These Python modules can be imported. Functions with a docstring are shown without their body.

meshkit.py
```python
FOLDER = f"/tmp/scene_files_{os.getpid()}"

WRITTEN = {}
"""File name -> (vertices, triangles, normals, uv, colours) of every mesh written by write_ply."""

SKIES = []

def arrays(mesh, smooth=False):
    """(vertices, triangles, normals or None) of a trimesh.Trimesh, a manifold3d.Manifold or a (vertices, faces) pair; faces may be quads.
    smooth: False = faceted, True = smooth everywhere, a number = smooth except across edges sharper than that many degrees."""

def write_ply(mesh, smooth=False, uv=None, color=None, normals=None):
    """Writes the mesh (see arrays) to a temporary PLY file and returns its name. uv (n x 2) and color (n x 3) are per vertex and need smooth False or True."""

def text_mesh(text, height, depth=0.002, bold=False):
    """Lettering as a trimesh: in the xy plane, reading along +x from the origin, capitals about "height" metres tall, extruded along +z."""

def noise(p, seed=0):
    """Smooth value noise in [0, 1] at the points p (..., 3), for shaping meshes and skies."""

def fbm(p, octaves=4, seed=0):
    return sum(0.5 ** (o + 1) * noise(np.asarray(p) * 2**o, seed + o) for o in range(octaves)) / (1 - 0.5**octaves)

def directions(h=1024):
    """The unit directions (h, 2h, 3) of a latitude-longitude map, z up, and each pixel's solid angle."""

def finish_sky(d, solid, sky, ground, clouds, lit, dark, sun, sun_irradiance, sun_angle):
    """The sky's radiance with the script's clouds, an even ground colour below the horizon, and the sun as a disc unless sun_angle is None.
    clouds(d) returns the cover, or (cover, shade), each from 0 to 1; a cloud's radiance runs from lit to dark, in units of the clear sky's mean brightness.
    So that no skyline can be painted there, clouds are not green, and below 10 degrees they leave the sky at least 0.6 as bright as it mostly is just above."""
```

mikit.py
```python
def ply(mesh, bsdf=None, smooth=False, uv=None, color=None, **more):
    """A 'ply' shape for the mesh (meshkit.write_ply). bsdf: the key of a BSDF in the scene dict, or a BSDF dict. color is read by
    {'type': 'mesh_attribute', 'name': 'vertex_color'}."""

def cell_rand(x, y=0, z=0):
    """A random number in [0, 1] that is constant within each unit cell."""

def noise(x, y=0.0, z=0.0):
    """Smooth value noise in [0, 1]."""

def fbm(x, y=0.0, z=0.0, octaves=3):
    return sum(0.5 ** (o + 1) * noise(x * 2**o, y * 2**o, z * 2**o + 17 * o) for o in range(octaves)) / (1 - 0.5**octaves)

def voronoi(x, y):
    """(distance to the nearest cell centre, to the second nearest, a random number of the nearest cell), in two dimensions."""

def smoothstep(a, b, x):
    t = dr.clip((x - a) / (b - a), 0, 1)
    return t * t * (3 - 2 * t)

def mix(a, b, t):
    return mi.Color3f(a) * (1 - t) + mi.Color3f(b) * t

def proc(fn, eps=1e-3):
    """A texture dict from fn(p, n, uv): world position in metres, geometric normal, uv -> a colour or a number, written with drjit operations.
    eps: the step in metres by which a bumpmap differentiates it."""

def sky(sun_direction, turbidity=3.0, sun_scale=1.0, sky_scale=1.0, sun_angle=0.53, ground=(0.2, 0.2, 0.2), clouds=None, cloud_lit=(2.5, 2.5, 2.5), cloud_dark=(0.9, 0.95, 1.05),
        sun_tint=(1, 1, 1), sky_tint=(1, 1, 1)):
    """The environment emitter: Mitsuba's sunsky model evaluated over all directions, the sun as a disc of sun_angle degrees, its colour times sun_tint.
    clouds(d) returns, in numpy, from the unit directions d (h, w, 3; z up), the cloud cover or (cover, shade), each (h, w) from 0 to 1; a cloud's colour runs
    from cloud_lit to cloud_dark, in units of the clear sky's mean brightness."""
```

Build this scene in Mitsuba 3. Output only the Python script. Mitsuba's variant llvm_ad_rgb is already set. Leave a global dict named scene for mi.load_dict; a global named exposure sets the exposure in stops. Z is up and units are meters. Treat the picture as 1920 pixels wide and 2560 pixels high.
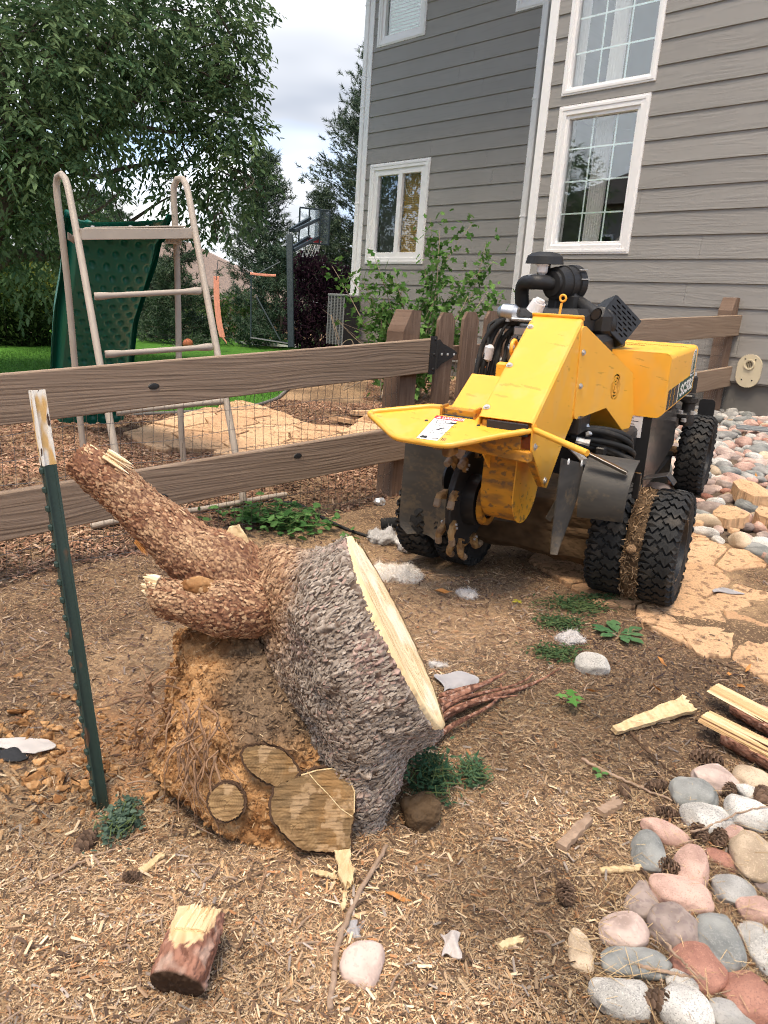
import math, random
import numpy as np, trimesh, drjit as dr, mitsuba as mi, mikit, meshkit
from mikit import noise, fbm, smoothstep, mix, voronoi, cell_rand
from meshkit import noise as nnoise, fbm as nfbm
from scipy.interpolate import RBFInterpolator
from scipy.spatial import ConvexHull, Delaunay
from shapely.geometry import Polygon, box as sbox
from shapely.ops import unary_union

# ------------------------------------------------------------------ camera, sky, exposure
F, PITCH, ROLL, TH = 1847.6, .25646, .07192, .76672          # focal length in photo pixels, camera pitch / roll, yaw of the house wall
cp, sp, cr, sr = math.cos(PITCH), math.sin(PITCH), math.cos(ROLL), math.sin(ROLL)
FW = np.array([0, cp, -sp]); _up = np.array([0, sp, cp]); _rt = np.array([1., 0, 0])
CR, CU = cr * _rt + sr * _up, -sr * _rt + cr * _up
EYE = np.array([0, 0, 1.5])
scene, labels = {}, {}
scene['camera'] = dict(type='perspective', fov=math.degrees(2 * math.atan(960 / F)), fov_axis='x', near_clip=.05, far_clip=400.,
                       to_world=mi.ScalarTransform4f().look_at(origin=EYE.tolist(), target=(EYE + FW).tolist(), up=CU.tolist()))
exposure = 3.02

def clouds(d):
    p = d / np.maximum(d[..., 2:] + .25, .05) 
    c = nfbm(p * [1.3, 1.3, 1.3] + [3.1, 7.7, 0], 5, 4)
    s = nfbm(p * [.9, 1.5, 1.3] + [11, 2, 5], 5, 9)
    cover = np.clip((c - .37) * 7, 0, 1) * .80 + .20
    return cover, np.clip((s - .40) * 3.6, 0, 1)
scene['sky'] = mikit.sky((-.12, -.35, .93), turbidity=3, sun_scale=.32, sun_angle=20, clouds=clouds, cloud_lit=(1.9, 1.9, 1.92), cloud_dark=(.62, .70, .85), ground=(.25, .22, .19), sun_tint=(1., .99, .98))

# ------------------------------------------------------------------ helpers
def ray(x, y): return (x - 960) / F * CR - (y - 1280) / F * CU + FW
def at(x, y, depth): return EYE + ray(x, y) * depth
def on_plane(x, y, N, P0):
    r, N = ray(x, y), np.asarray(N, float)
    return EYE + r * (((np.asarray(P0) - EYE) @ N) / (r @ N))
def unit(v): v = np.asarray(v, float); return v / (np.linalg.norm(v) + 1e-12)
def key_for(k):
    if k not in scene and not any(q.startswith(k + '__') for q in scene) and k not in labels: return k
    i = 1
    while f'{k}_{i:03d}' in scene or f'{k}_{i:03d}' in labels: i += 1
    return f'{k}_{i:03d}'
COUNT = {}; UNIT = 1.2
def nextkey(k):
    i = COUNT.get(k, -1) + 1; COUNT[k] = i
    return k if i == 0 else f'{k}_{i:03d}'
def put(key, mesh, bsdf, smooth=30, color=None, **lab):
    k = nextkey(key)
    if key.startswith(('house', 'neighbour_house', 'rail_fence', 'garden_gate')): mesh = TM(np.asarray(mesh.vertices) * UNIT + [0, 0, 1.5 * (1 - UNIT)], mesh.faces)     # houses and fences are drawn in units of 1.2 m, their zero .3 m below the datum
    if color is not None:
        v, f = np.asarray(mesh.vertices), np.asarray(mesh.faces)
        c = np.asarray(color, float)
        if c.ndim == 1: c = np.tile(c, (len(v), 1))
        if smooth is False: c = c[f].reshape(-1, 3); mesh = trimesh.Trimesh(v[f].reshape(-1, 3), np.arange(len(f) * 3).reshape(-1, 3), process=False)
        scene[k] = mikit.ply(mesh, bsdf, smooth=bool(smooth), color=c)
    else: scene[k] = mikit.ply(mesh, bsdf, smooth=smooth)
    if lab: labels[k] = lab
    return k
def thing(key, label, cat, group=None, **kw):
    k = nextkey(key); labels[k] = dict(label=label, category=cat, **kw)
    if group: labels[k]['group'] = group
    return k
def rename(k, **lab): labels.setdefault(k, {}).update(lab)
def TM(v, f): return trimesh.Trimesh(np.asarray(v, float), np.asarray(f), process=False)
def cat(ms): return trimesh.util.concatenate([m for m in ms if m is not None]) if len(ms) > 1 else ms[0]
def hull(pts):
    m = trimesh.Trimesh(pts, ConvexHull(pts).simplices, process=False); m.fix_normals(); m.remove_unreferenced_vertices(); return m
def cbox(sx, sy, sz, ch=.004, c=(0, 0, 0)):
    P = []
    for a in (-1, 1):
        for b in (-1, 1):
            for d in (-1, 1):
                for k in range(3):
                    o = [ch, ch, ch]; o[k] = 0
                    P.append([a * (sx / 2 - o[0]), b * (sy / 2 - o[1]), d * (sz / 2 - o[2])])
    return hull(np.array(P) + c)
def frame(m, X, Y, Z, o):
    """local axes X, Y, Z at o"""
    v = np.asarray(m.vertices); w = v[:, :1] * np.asarray(X) + v[:, 1:2] * np.asarray(Y) + v[:, 2:3] * np.asarray(Z) + np.asarray(o)
    f = np.asarray(m.faces)
    if np.dot(np.cross(X, Y), Z) < 0: f = f[:, ::-1]
    return TM(w, f)
def bar(a, b, w, t, side, ch=.003):
    """a board from a to b: width w along side, thickness t"""
    a, b = np.asarray(a, float), np.asarray(b, float); X = unit(b - a); Y = unit(np.asarray(side) - X * np.dot(side, X)); Z = np.cross(X, Y)
    return frame(cbox(np.linalg.norm(b - a), w, t, ch), X, Y, Z, (a + b) / 2)
def tube(pts, r, n=8, cap=True, flat=None):
    p = np.asarray(pts, float); k = len(p); r = np.broadcast_to(np.asarray(r, float), (k,))
    t = np.gradient(p, axis=0); t /= np.linalg.norm(t, axis=1, keepdims=True) + 1e-12
    a = np.cross(t[0], [0, 0, 1.] if abs(t[0][2]) < .9 else [1., 0, 0]); a = unit(a); A = [a]
    for i in range(1, k): a = unit(A[-1] - t[i] * np.dot(A[-1], t[i])); A.append(a)
    A = np.array(A); B = np.cross(t, A); th = np.arange(n) * 2 * np.pi / n
    v = (p[:, None] + r[:, None, None] * (np.cos(th)[None, :, None] * A[:, None] + np.sin(th)[None, :, None] * B[:, None])).reshape(-1, 3)
    i, j = np.meshgrid(np.arange(k - 1), np.arange(n), indexing='ij'); j2 = (j + 1) % n
    f = np.concatenate([np.stack([i * n + j, i * n + j2, (i + 1) * n + j2], -1).reshape(-1, 3), np.stack([i * n + j, (i + 1) * n + j2, (i + 1) * n + j], -1).reshape(-1, 3)])
    if cap:
        v = np.vstack([v, p[0], p[-1]]); J = np.arange(n); J2 = (J + 1) % n
        f = np.vstack([f, np.stack([J2, J, J * 0 + k * n], 1), np.stack([(k - 1) * n + J, (k - 1) * n + J2, J * 0 + k * n + 1], 1)])
    return TM(v, f)
def curve(pts, n=24, spline=False):
    """smooth curve through control points"""
    p = np.asarray(pts, float); t = np.r_[0, np.cumsum(np.linalg.norm(np.diff(p, axis=0), axis=1))]
    from scipy.interpolate import CubicSpline, PchipInterpolator
    if len(p) < 3: return p[0] + (p[1] - p[0]) * np.linspace(0, 1, n)[:, None]
    return (CubicSpline if spline else PchipInterpolator)(t, p)(np.linspace(0, t[-1], n))
def rounded(pts, r=.03, n=5):
    """polyline with its corners rounded"""
    p = [np.asarray(q, float) for q in pts]; out = [p[0]]
    for a, b, c in zip(p, p[1:], p[2:]):
        l = min(r, np.linalg.norm(b - a) * .45, np.linalg.norm(c - b) * .45); s, e = b + unit(a - b) * l, b + unit(c - b) * l
        for t in np.linspace(0, 1, n): out.append((1 - t) ** 2 * s + 2 * t * (1 - t) * b + t * t * e)
    return np.array(out + [p[-1]])
def lathe(prof, n=24, closed=False):
    """profile (r, z) turned about z"""
    p = np.asarray(prof, float); k = len(p); th = np.arange(n) * 2 * np.pi / n
    v = np.stack([p[:, None, 0] * np.cos(th), p[:, None, 0] * np.sin(th), np.broadcast_to(p[:, None, 1], (k, n))], -1).reshape(-1, 3)
    i, j = np.meshgrid(np.arange(k if closed else k - 1), np.arange(n), indexing='ij'); i2 = (i + 1) % k; j2 = (j + 1) % n
    f = np.concatenate([np.stack([i * n + j, i * n + j2, i2 * n + j2], -1).reshape(-1, 3), np.stack([i * n + j, i2 * n + j2, i2 * n + j], -1).reshape(-1, 3)])
    return TM(v, f)
def prism(poly, h):
    """shapely polygon or points extruded along +z from 0 to h"""
    if not isinstance(poly, Polygon) and not hasattr(poly, 'geoms'): poly = Polygon(poly)
    return cat([trimesh.creation.extrude_polygon(g, h, engine='earcut') for g in getattr(poly, 'geoms', [poly]) if g.area > 1e-9])
def rpoly(pts, r=.02, n=4):
    p = Polygon(pts); return p.buffer(-r, join_style=2).buffer(r, quad_segs=n)
def jitter(m, amp, freq, seed=0):
    v = np.asarray(m.vertices, float); n = np.asarray(m.vertex_normals)
    return TM(v + n * ((nfbm(v * freq, 4, seed) - .5) * 2 * amp)[:, None], m.faces)
def grid_mesh(fn, nu, nv, wrap=False):
    U, V = np.meshgrid(np.linspace(0, 1, nu), np.linspace(0, 1, nv), indexing='ij'); v = fn(U, V).reshape(-1, 3)
    i, j = np.meshgrid(np.arange(nu - 1), np.arange(nv - 1), indexing='ij'); a = i * nv + j
    return TM(v, np.concatenate([np.stack([a, a + nv, a + nv + 1], -1).reshape(-1, 3), np.stack([a, a + nv + 1, a + 1], -1).reshape(-1, 3)]))
def thick(m, t):
    """a sheet given thickness t against its normals"""
    v = np.asarray(m.vertices); f = np.asarray(m.faces); n = np.asarray(m.vertex_normals); k = len(v)
    e = np.sort(np.vstack([f[:, [0, 1]], f[:, [1, 2]], f[:, [2, 0]]]), axis=1); d = np.vstack([f[:, [0, 1]], f[:, [1, 2]], f[:, [2, 0]]])
    _, inv, cnt = np.unique(e, axis=0, return_inverse=True, return_counts=True); b = d[cnt[inv.ravel()] == 1]
    return TM(np.vstack([v, v - n * t]), np.vstack([f, f[:, ::-1] + k, np.stack([b[:, 1], b[:, 0], b[:, 0] + k], 1), np.stack([b[:, 1], b[:, 0] + k, b[:, 1] + k], 1)]))
def scatter(base_v, base_f, M, o):
    """copies of a small mesh: M (n,3,3) rows are the local axes, o (n,3)"""
    v = np.einsum('kj,njd->nkd', base_v, M) + o[:, None]
    return TM(v.reshape(-1, 3), (base_f[None] + (np.arange(len(o)) * len(base_v))[:, None, None]).reshape(-1, 3))
def rot_frames(rng, n, tilt=.3):
    a = rng.uniform(0, 2 * np.pi, n); X = np.stack([np.cos(a), np.sin(a), rng.normal(0, tilt, n)], 1); X /= np.linalg.norm(X, axis=1, keepdims=True)
    Y = np.cross(np.stack([rng.normal(0, tilt, n), rng.normal(0, tilt, n), np.ones(n)], 1), X); Y /= np.linalg.norm(Y, axis=1, keepdims=True)
    return np.stack([X, Y, np.cross(X, Y)], 1)

# ------------------------------------------------------------------ materials
def two(b): return dict(type='twosided', bsdf=b)
def col(c): return dict(type='rgb', value=list(map(float, c))) if isinstance(c, (tuple, list)) else c
def prin(c, rough=.6, spec=.4, bump=None, scale=.01, **k):
    b = dict(type='principled', base_color=col(c), roughness=rough, specular=spec, **k)
    if bump is not None: b = dict(type='bumpmap', tex=mikit.proc(bump, 2e-3), bsdf=b, scale=scale)
    return two(b)
VC = dict(type='mesh_attribute', name='vertex_color')
mat = lambda name, b: scene.__setitem__(name, b)
mat('m_vc', prin(VC, .85, .25))                      # matt things whose colour is theirs alone
mat('m_vc_gloss', prin(VC, .45, .4))
mat('m_leaf', two(dict(type='principled', base_color=VC, roughness=.55, specular=.35)))
mat('m_leaf_thin', dict(type='principledthin', base_color=VC, roughness=.5, spec_trans=0., diff_trans=.7))
# ------------------------------------------------------------------ setting: ground
WU, WN = np.array([math.cos(TH), -math.sin(TH), 0]), np.array([math.sin(TH), math.cos(TH), 0])    # along the house wall; into the house
D1, D2 = 9.2642, 8.0359                                                                            # recessed and projecting wall planes
_G = np.array([(0, -8, 0), (-8, -6, 0), (8, -6, .1), (0, 0, 0), (0, 1.2, 0), (-.8, 1.9, .01), (-1.6, 2., .03), (0, 2.2, .01), (.6, 2.2, .0), (1.2, 1.7, .0), (1.25, 3.75, .145), (1.55, 3.72, .148), (2.37, 5.7, .36), (.28, 4.45, .03), (.6, 4.25, .08), (0, 3.7, .10),
     (2.6, 3.8, .2), (4.55, 9., .62), (3.3, 10.2, .62), (6.6, 7.1, .65), (.08, 5.45, .215), (4., 9.25, .62), (-1.87, 3.5, .08), (-1.9, 4.2, .14), (1.4, 6.7, .36), (2.2, 7.5, .44), (-.5, 8, .32), (-2, 10, .40), (-3, 5, .24),
     (-5, 3, .2), (-1, 14, .46), (-4, 18, .47), (1, 16, .5), (-12, 12, .42), (-10, 25, .5), (5, 25, .55), (20, 20, .6), (-30, 40, .6), (30, 60, .6), (-40, 0, .3), (30, 0, .5), (0, 80, .7), (-40, 80, .7)], float)
_H = RBFInterpolator(_G[:, :2], _G[:, 2], kernel='linear', smoothing=.05)
def HH(xy): return _H(np.atleast_2d(np.asarray(xy, float)))
def bumps(x, y):
    """small relief of the disturbed ground near the stump"""
    p = np.stack([x, y, x * 0], -1); near = np.clip(1.4 - np.abs(y - 2.4) / 3, 0, 1)
    return near * ((nfbm(p * 3.2, 3, 5) - .5) * .05 + (nfbm(p * 16, 3, 6) - .5) * .022 + (nfbm(p * 55, 2, 7) - .5) * .008) - .05 * np.exp(-((x - .22) ** 2 + (y - 1.93) ** 2) / .012) - .07 * np.exp(-((x + .79) ** 2 + (y - 1.97) ** 2) / .0012)
def GZ(x, y):
    x, y = np.broadcast_arrays(np.asarray(x, float), np.asarray(y, float))
    return (HH(np.stack([x.ravel(), y.ravel()], 1)).reshape(x.shape) + bumps(x, y))
def gpt(px, py, lift=0.):
    """the ground point seen at a photo pixel"""
    r = ray(px, py); t = (EYE[2] - .1) / max(-r[2], .01)
    for _ in range(14): t = t * .4 + .6 * (EYE[2] - float(GZ(EYE[0] + r[0] * t, EYE[1] + r[1] * t))) / max(-r[2], .01)
    p = EYE + r * t; p[2] = float(GZ(p[0], p[1])) + lift
    return p
def axis(parts): return np.unique(np.round(np.concatenate([np.arange(a, b, s) for a, b, s in parts]), 4))
gx = axis([(-60, -12, 4), (-12, -2.2, .35), (-2.2, 3.2, .026), (3.2, 9, .2), (9, 61, 4)])
gy = axis([(-14, .6, .6), (.6, 4.6, .026), (4.6, 9, .09), (9, 30, .7), (30, 101, 5)])
X, Y = np.meshgrid(gx, gy, indexing='ij'); Z = GZ(X, Y)
i, j = np.meshgrid(np.arange(len(gx) - 1), np.arange(len(gy) - 1), indexing='ij'); a = i * len(gy) + j; b = a + len(gy)
ground = TM(np.stack([X, Y, Z], -1).reshape(-1, 3), np.concatenate([np.stack([a, b, b + 1], -1).reshape(-1, 3), np.stack([a, b + 1, a + 1], -1).reshape(-1, 3)]))

def soil(p, n, uv):
    a = fbm(p.x * 2.1, p.y * 2.1, 0, 3); b = fbm(p.x * 34, p.y * 34, p.z * 34, 3); c = fbm(p.x * 130, p.y * 130, 3, 2)
    base = mix((.125, .083, .054), (.29, .195, .118), smoothstep(.3, .72, a))
    base = mix(base, (.075, .046, .030), smoothstep(.52, .75, b) * .6)
    base = mix(base, (.50, .34, .19), smoothstep(.60, .74, c) * .55)
    return mix(base, (.42, .22, .105), smoothstep(.5, .7, fbm(p.x * 4 + 7, p.y * 4, 0, 3)) * smoothstep(.75, .25, dr.norm(mi.Vector2f(p.x + .72, p.y - 2.15))) * .7)
mat('m_soil', prin(mikit.proc(soil), .95, .1, lambda p, n, uv: fbm(p.x * 60, p.y * 60, p.z * 60, 3), .012))
put('ground', ground, 'm_soil', True, kind='structure')

# ------------------------------------------------------------------ setting: house
def wall_grain(p):
    uu = p.x * float(WU[0]) + p.y * float(WU[1]); k = cell_rand(dr.floor(((p.z + .3) / 1.2 - .008) / .24 + .47), 3.)
    w = noise(uu * 1.7 + k * 40, p.z * 7) * 3.2
    return uu, k, fbm(uu * 2.3 + k * 90, p.z * 62 + w * 2.2, 0, 3)
def siding(p, n, uv):
    uu, k, g = wall_grain(p)
    c = mix((.275, .264, .248), (.298, .287, .270), k)
    c = c * (1. - .05 * smoothstep(.56, .72, g))
    d = fbm(uu * 1.3, p.z * .8, 0, 3)
    return c * (.95 + .10 * d)
mat('m_siding', prin(mikit.proc(siding), .62, .35, lambda p, n, uv: smoothstep(.42, .66, wall_grain(p)[2]), .0016))
mat('m_white', prin(mikit.proc(lambda p, n, uv: mi.Color3f(.83, .825, .82) * (.97 + .06 * fbm(p.x * 5, p.y * 5, p.z * 3, 3))), .5, .4))
mat('m_foundation', prin(mikit.proc(lambda p, n, uv: mi.Color3f(.165, .157, .145) * (.8 + .4 * fbm(p.x * 3, p.y * 3, p.z * 3, 4))), .85, .2, lambda p, n, uv: fbm(p.x * 40, p.y * 40, p.z * 40, 2), .004))
mat('m_pane', dict(type='blendbsdf', weight=.16, a=dict(type='thindielectric', int_ior=1.55), b=two(dict(type='conductor', material='none', specular_reflectance=dict(type='rgb', value=[.78, .90, .97])))))
mat('m_inside', prin((.30, .26, .21), .9, .1))
mat('m_grid', prin((.62, .74, .70), .5, .4))
mat('m_fabric', dict(type='twosided', bsdf=dict(type='diffuse', reflectance=dict(type='rgb', value=[.74, .75, .73]))))
mat('m_dark', prin((.03, .03, .032), .6, .3))
mat('m_roof', prin(mikit.proc(lambda p, n, uv: mix((.055, .047, .042), (.10, .088, .078), cell_rand(dr.floor(p.x * 4), dr.floor(p.y * 4), dr.floor(p.z * 9)))), .9, .2))

def wbox(d, u0, u1, z0, z1, o0, o1, ch=.003):
    """a box on a wall plane d: along u, up z, proud of it from o0 to o1"""
    return frame(cbox(u1 - u0, z1 - z0, o1 - o0, min(ch, (o1 - o0) * .3)), WU, [0, 0, 1], -WN, WU * (u0 + u1) / 2 + np.array([0, 0, (z0 + z1) / 2]) + WN * (d - (o0 + o1) / 2))
def wframe(d, u0, u1, z0, z1, w, o0, o1):
    return cat([wbox(d, u0, u0 + w, z0, z1, o0, o1), wbox(d, u1 - w, u1, z0, z1, o0, o1), wbox(d, u0 + w, u1 - w, z1 - w, z1, o0, o1 - .002), wbox(d, u0 + w, u1 - w, z0, z0 + w, o0, o1 - .002)])
HOUSE = thing('house', 'grey lap sided two storey house with white trimmed windows behind the grinder', 'house')
WINS = [(D1, -9.79, -8.445, 2.375, 3.955), (D1, -9.81, -8.765, 5.70, 7.35), (D1, -7.085, -6.25, 5.667, 6.9), (D2, -5.363, -4.225, 4.10, 5.75), (D2, -5.365, -4.248, 2.375, 3.99)]
rngH = np.random.default_rng(3)
def sheet_wall(d, u0, u1, z0, z1, zline, holes):
    """lap boards from z1 down to z0, one mesh each, cut out round the windows"""
    h = unary_union([sbox(a + .03, c + .03, b - .03, e - .03) for _, a, b, c, e in holes]) if holes else Polygon()
    back = prism(sbox(u0, z0, u1, z1).difference(h), .12)
    put(HOUSE + '__wall', frame(back, WU, [0, 0, 1], -WN, WN * (d + .125)), 'm_siding', False)
    k0 = math.floor((zline - z1) / .24)
    z = zline - k0 * .24
    while z > z0 - .1:
        zb, zt = max(z, z0), min(z + .246, z1 + .2)
        cuts = [u0] + sorted(rngH.uniform(u0 + .6, u1 - .6, 1) if u1 - u0 > 3.7 else []) + [u1]
        for a, b in zip(cuts, cuts[1:]):
            q = sbox(a + (a > u0) * .002, zb, b, zt).difference(unary_union([sbox(A + .02, C + .02, B - .02, E - .02) for _, A, B, C, E in holes]) if holes else Polygon())
            for g in getattr(q, 'geoms', [q]):
                if g.area < .002: continue
                m = prism(g, 1.); v = np.array(m.vertices); t = (v[:, 1] - zb) / .246
                v[:, 2] = np.where(v[:, 2] > .5, .021 - .015 * t, .001); v[(v[:, 2] > .01) & (t < .01), 1] += .002
                put(HOUSE + '__wall__lap_board', frame(TM(v, m.faces), WU, [0, 0, 1], -WN, WN * d), 'm_siding', False)
        z -= .24
sheet_wall(D1, -9.93, -5.70, .9, 7.7, 5.648, [w for w in WINS if w[0] == D1])
sheet_wall(D2, -5.56, .8, 1.1, 7.7, 4.718, [w for w in WINS if w[0] == D2])
labels['house__wall_001'] = dict(label='wall of the part that stands forward with the two grid windows')
put(HOUSE + '__foundation', cat([wbox(D2 + .05, -5.62, .8, -.4, 1.10, -.1, .028), wbox(D1 + .05, -10.1, -5.6, -.4, .93, -.1, .028)]), 'm_foundation', False)
put(HOUSE + '__corner_board', wbox(D2, -5.645, -5.53, .8, 7.7, -.02, .028), 'm_white')
put(HOUSE + '__corner_board', wbox(D1, -10.01, -9.905, .8, 7.7, -.02, .028), 'm_white')
# walls out of view close the body, with floors and a roof
def wslab(u0, u1, z0, z1, y0, y1): return wbox(0, u0, u1, z0, z1, -y1, -y0, .001)
put(HOUSE + '__wall', cat([wslab(-10.0, -9.9, .2, 7.7, D1 + .13, 18), wslab(-5.66, -5.56, .2, 7.7, D2 + .125, D1 + .3), wslab(.7, .8, .2, 7.7, D2 + .13, 18), wslab(-10, .8, .2, 7.7, 18, 18.1)]), 'm_siding', False)
put(HOUSE + '__floor', cat([wslab(-9.89, .69, 4.03, 4.09, D1 + .14, 17.9), wslab(-5.55, .69, 4.03, 4.09, D2 + .14, D1 + .13), wslab(-9.89, .69, 1.1, 1.2, D1 + .14, 17.9), wslab(-5.55, .69, 1.1, 1.2, D2 + .14, D1 + .13)]), 'm_inside', False)
put(HOUSE + '__inner_wall', cat([wslab(-9.89, .69, 1.2, 7.6, D1 + 4, D1 + 4.1), wslab(-7.6, -7.5, 1.2, 7.6, D1 + .14, D1 + 3.9)]), 'm_inside', False)
rf = np.array([[u, y, z] for u, y, z in ((-10.5, D2 - .45, 7.55), (1.3, D2 - .45, 7.55), (1.3, 18.6, 7.55), (-10.5, 18.6, 7.55), (-7.5, 13, 10.2), (-1.7, 13, 10.2))])
rfw = rf[:, :1] * WU + rf[:, 1:2] * WN + rf[:, 2:] * [0, 0, 1]
put(HOUSE + '__roof', hull(np.vstack([rfw, rfw[:4] + [0, 0, .16]])), 'm_roof', False)
# downspouts
def spout(u, d, off, z0, z1, kick):
    k = kick; path = [WU * u + WN * (d - off) + np.array([0, 0, z]) for z in (z1, z0 + .12)] + [WU * (u + k[0]) + WN * (d - off - k[1]) + np.array([0, 0, z0])]
    m = [bar(path[0], path[1] - [0, 0, .02], .1, .07, WU, .01), bar(path[1], path[2], .1, .07, np.cross(path[2] - path[1], WN) if abs(k[0]) > .01 else WU, .008)]
    m += [wbox(d, u - .056, u + .056, z, z + .025, off - .05, off + .04) for z in np.arange(z0 + .5, z1, 1.5)]
    return cat(m)
put(HOUSE + '__downspout', spout(-6.55, D1, .06, 1.0, 7.6, (0, .12)), 'm_white')
put(HOUSE + '__downspout', spout(-10.07, D1, .005, 1.35, 7.6, (-.15, .02)), 'm_white')

def window(wi, glass, cols, rows, casing=.085, extra=None, label=None, vsplit=None, rail=False):
    d, u0, u1, z0, z1 = WINS[wi]; g0, g1, h0, h1 = glass
    k = nextkey(HOUSE + '__window')
    put(k + '__casing', cat([wframe(d, u0, u1, z0, z1, casing, -.02, .032), wframe(d, u0 + .02, u1 - .02, z0 + .02, z1 - .02, .03, .032, .040)]), 'm_white')
    put(k + '__frame', cat([wframe(d, u0 + casing - .004, u1 - casing + .004, z0 + casing - .004, z1 - casing + .004, max(.02, g0 - u0 - casing), -.06, .012)] + ([wbox(d, vsplit[0], vsplit[1], z0 + casing, z1 - casing, -.058, .010)] if vsplit else [])), 'm_white')
    if rows * cols > 1:
        for n_ in range(1, cols): put(k + '__muntin', wbox(d, g0 + (g1 - g0) * n_ / cols - .009, g0 + (g1 - g0) * n_ / cols + .009, h0, h1, -.048, -.040), 'm_grid')
        zr = [h0 + (3.89 - 2.48) / 4 * n_ for n_ in range(1, 9) if h0 + .3525 * n_ < h1 - .1]
        for z in zr: put(k + '__muntin', wbox(d, g0, g1, z - .009, z + .009, -.047, -.041), 'm_grid')
    us = [g0, *(vsplit or ()), g1]
    for a, b in zip(us[::2], us[1::2]):
        q = np.array([[a - .01, h0 - .01], [b + .01, h0 - .01], [b + .01, h1 + .01], [a - .01, h1 + .01]])
        put(k + '__pane', TM(q[:, :1] * WU + q[:, 1:] * [0, 0, 1] + WN * (d + .034), [[0, 1, 2], [0, 2, 3]]), 'm_pane', False)
    if label: labels[k] = dict(label=label)
    return k
def blind(k, d, u0, u1, z0, z1, c, pitch, back=.09, bsdf='m_vc'):
    m = []
    for z in np.arange(z0, z1, pitch): m.append(frame(cbox(u1 - u0, pitch * 1.02, .003, .0008), WU, unit(np.array([0, 0, 1]) * .93 + WN * .36), np.cross(WU, unit(np.array([0, 0, 1]) * .93 + WN * .36)), WU * (u0 + u1) / 2 + [0, 0, z] + WN * (d + back)))
    put(k + '__blind', cat(m), bsdf, False, color=c, kind='stuff')
k = window(0, (-9.60, -8.545, 2.53, 3.81), 1, 1, .10, vsplit=(-9.14, -9.05), label='sliding window with a brown blind in its right half, behind the green bush')
blind(k, D1, -9.06, -8.5, 2.5, 3.85, (.40, .26, .08), .028)
put(k + '__insect_screen', wbox(D1, -9.59, -9.14, 2.53, 3.81, -.085, -.083), 'm_dark', False)
k = window(1, (-9.66, -8.867, 5.805, 7.25), 1, 1, .085, label='upper window with a closed pale green blind')
blind(k, D1, -9.66, -8.86, 5.75, 7.3, (.27, .42, .36), .05)
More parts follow.
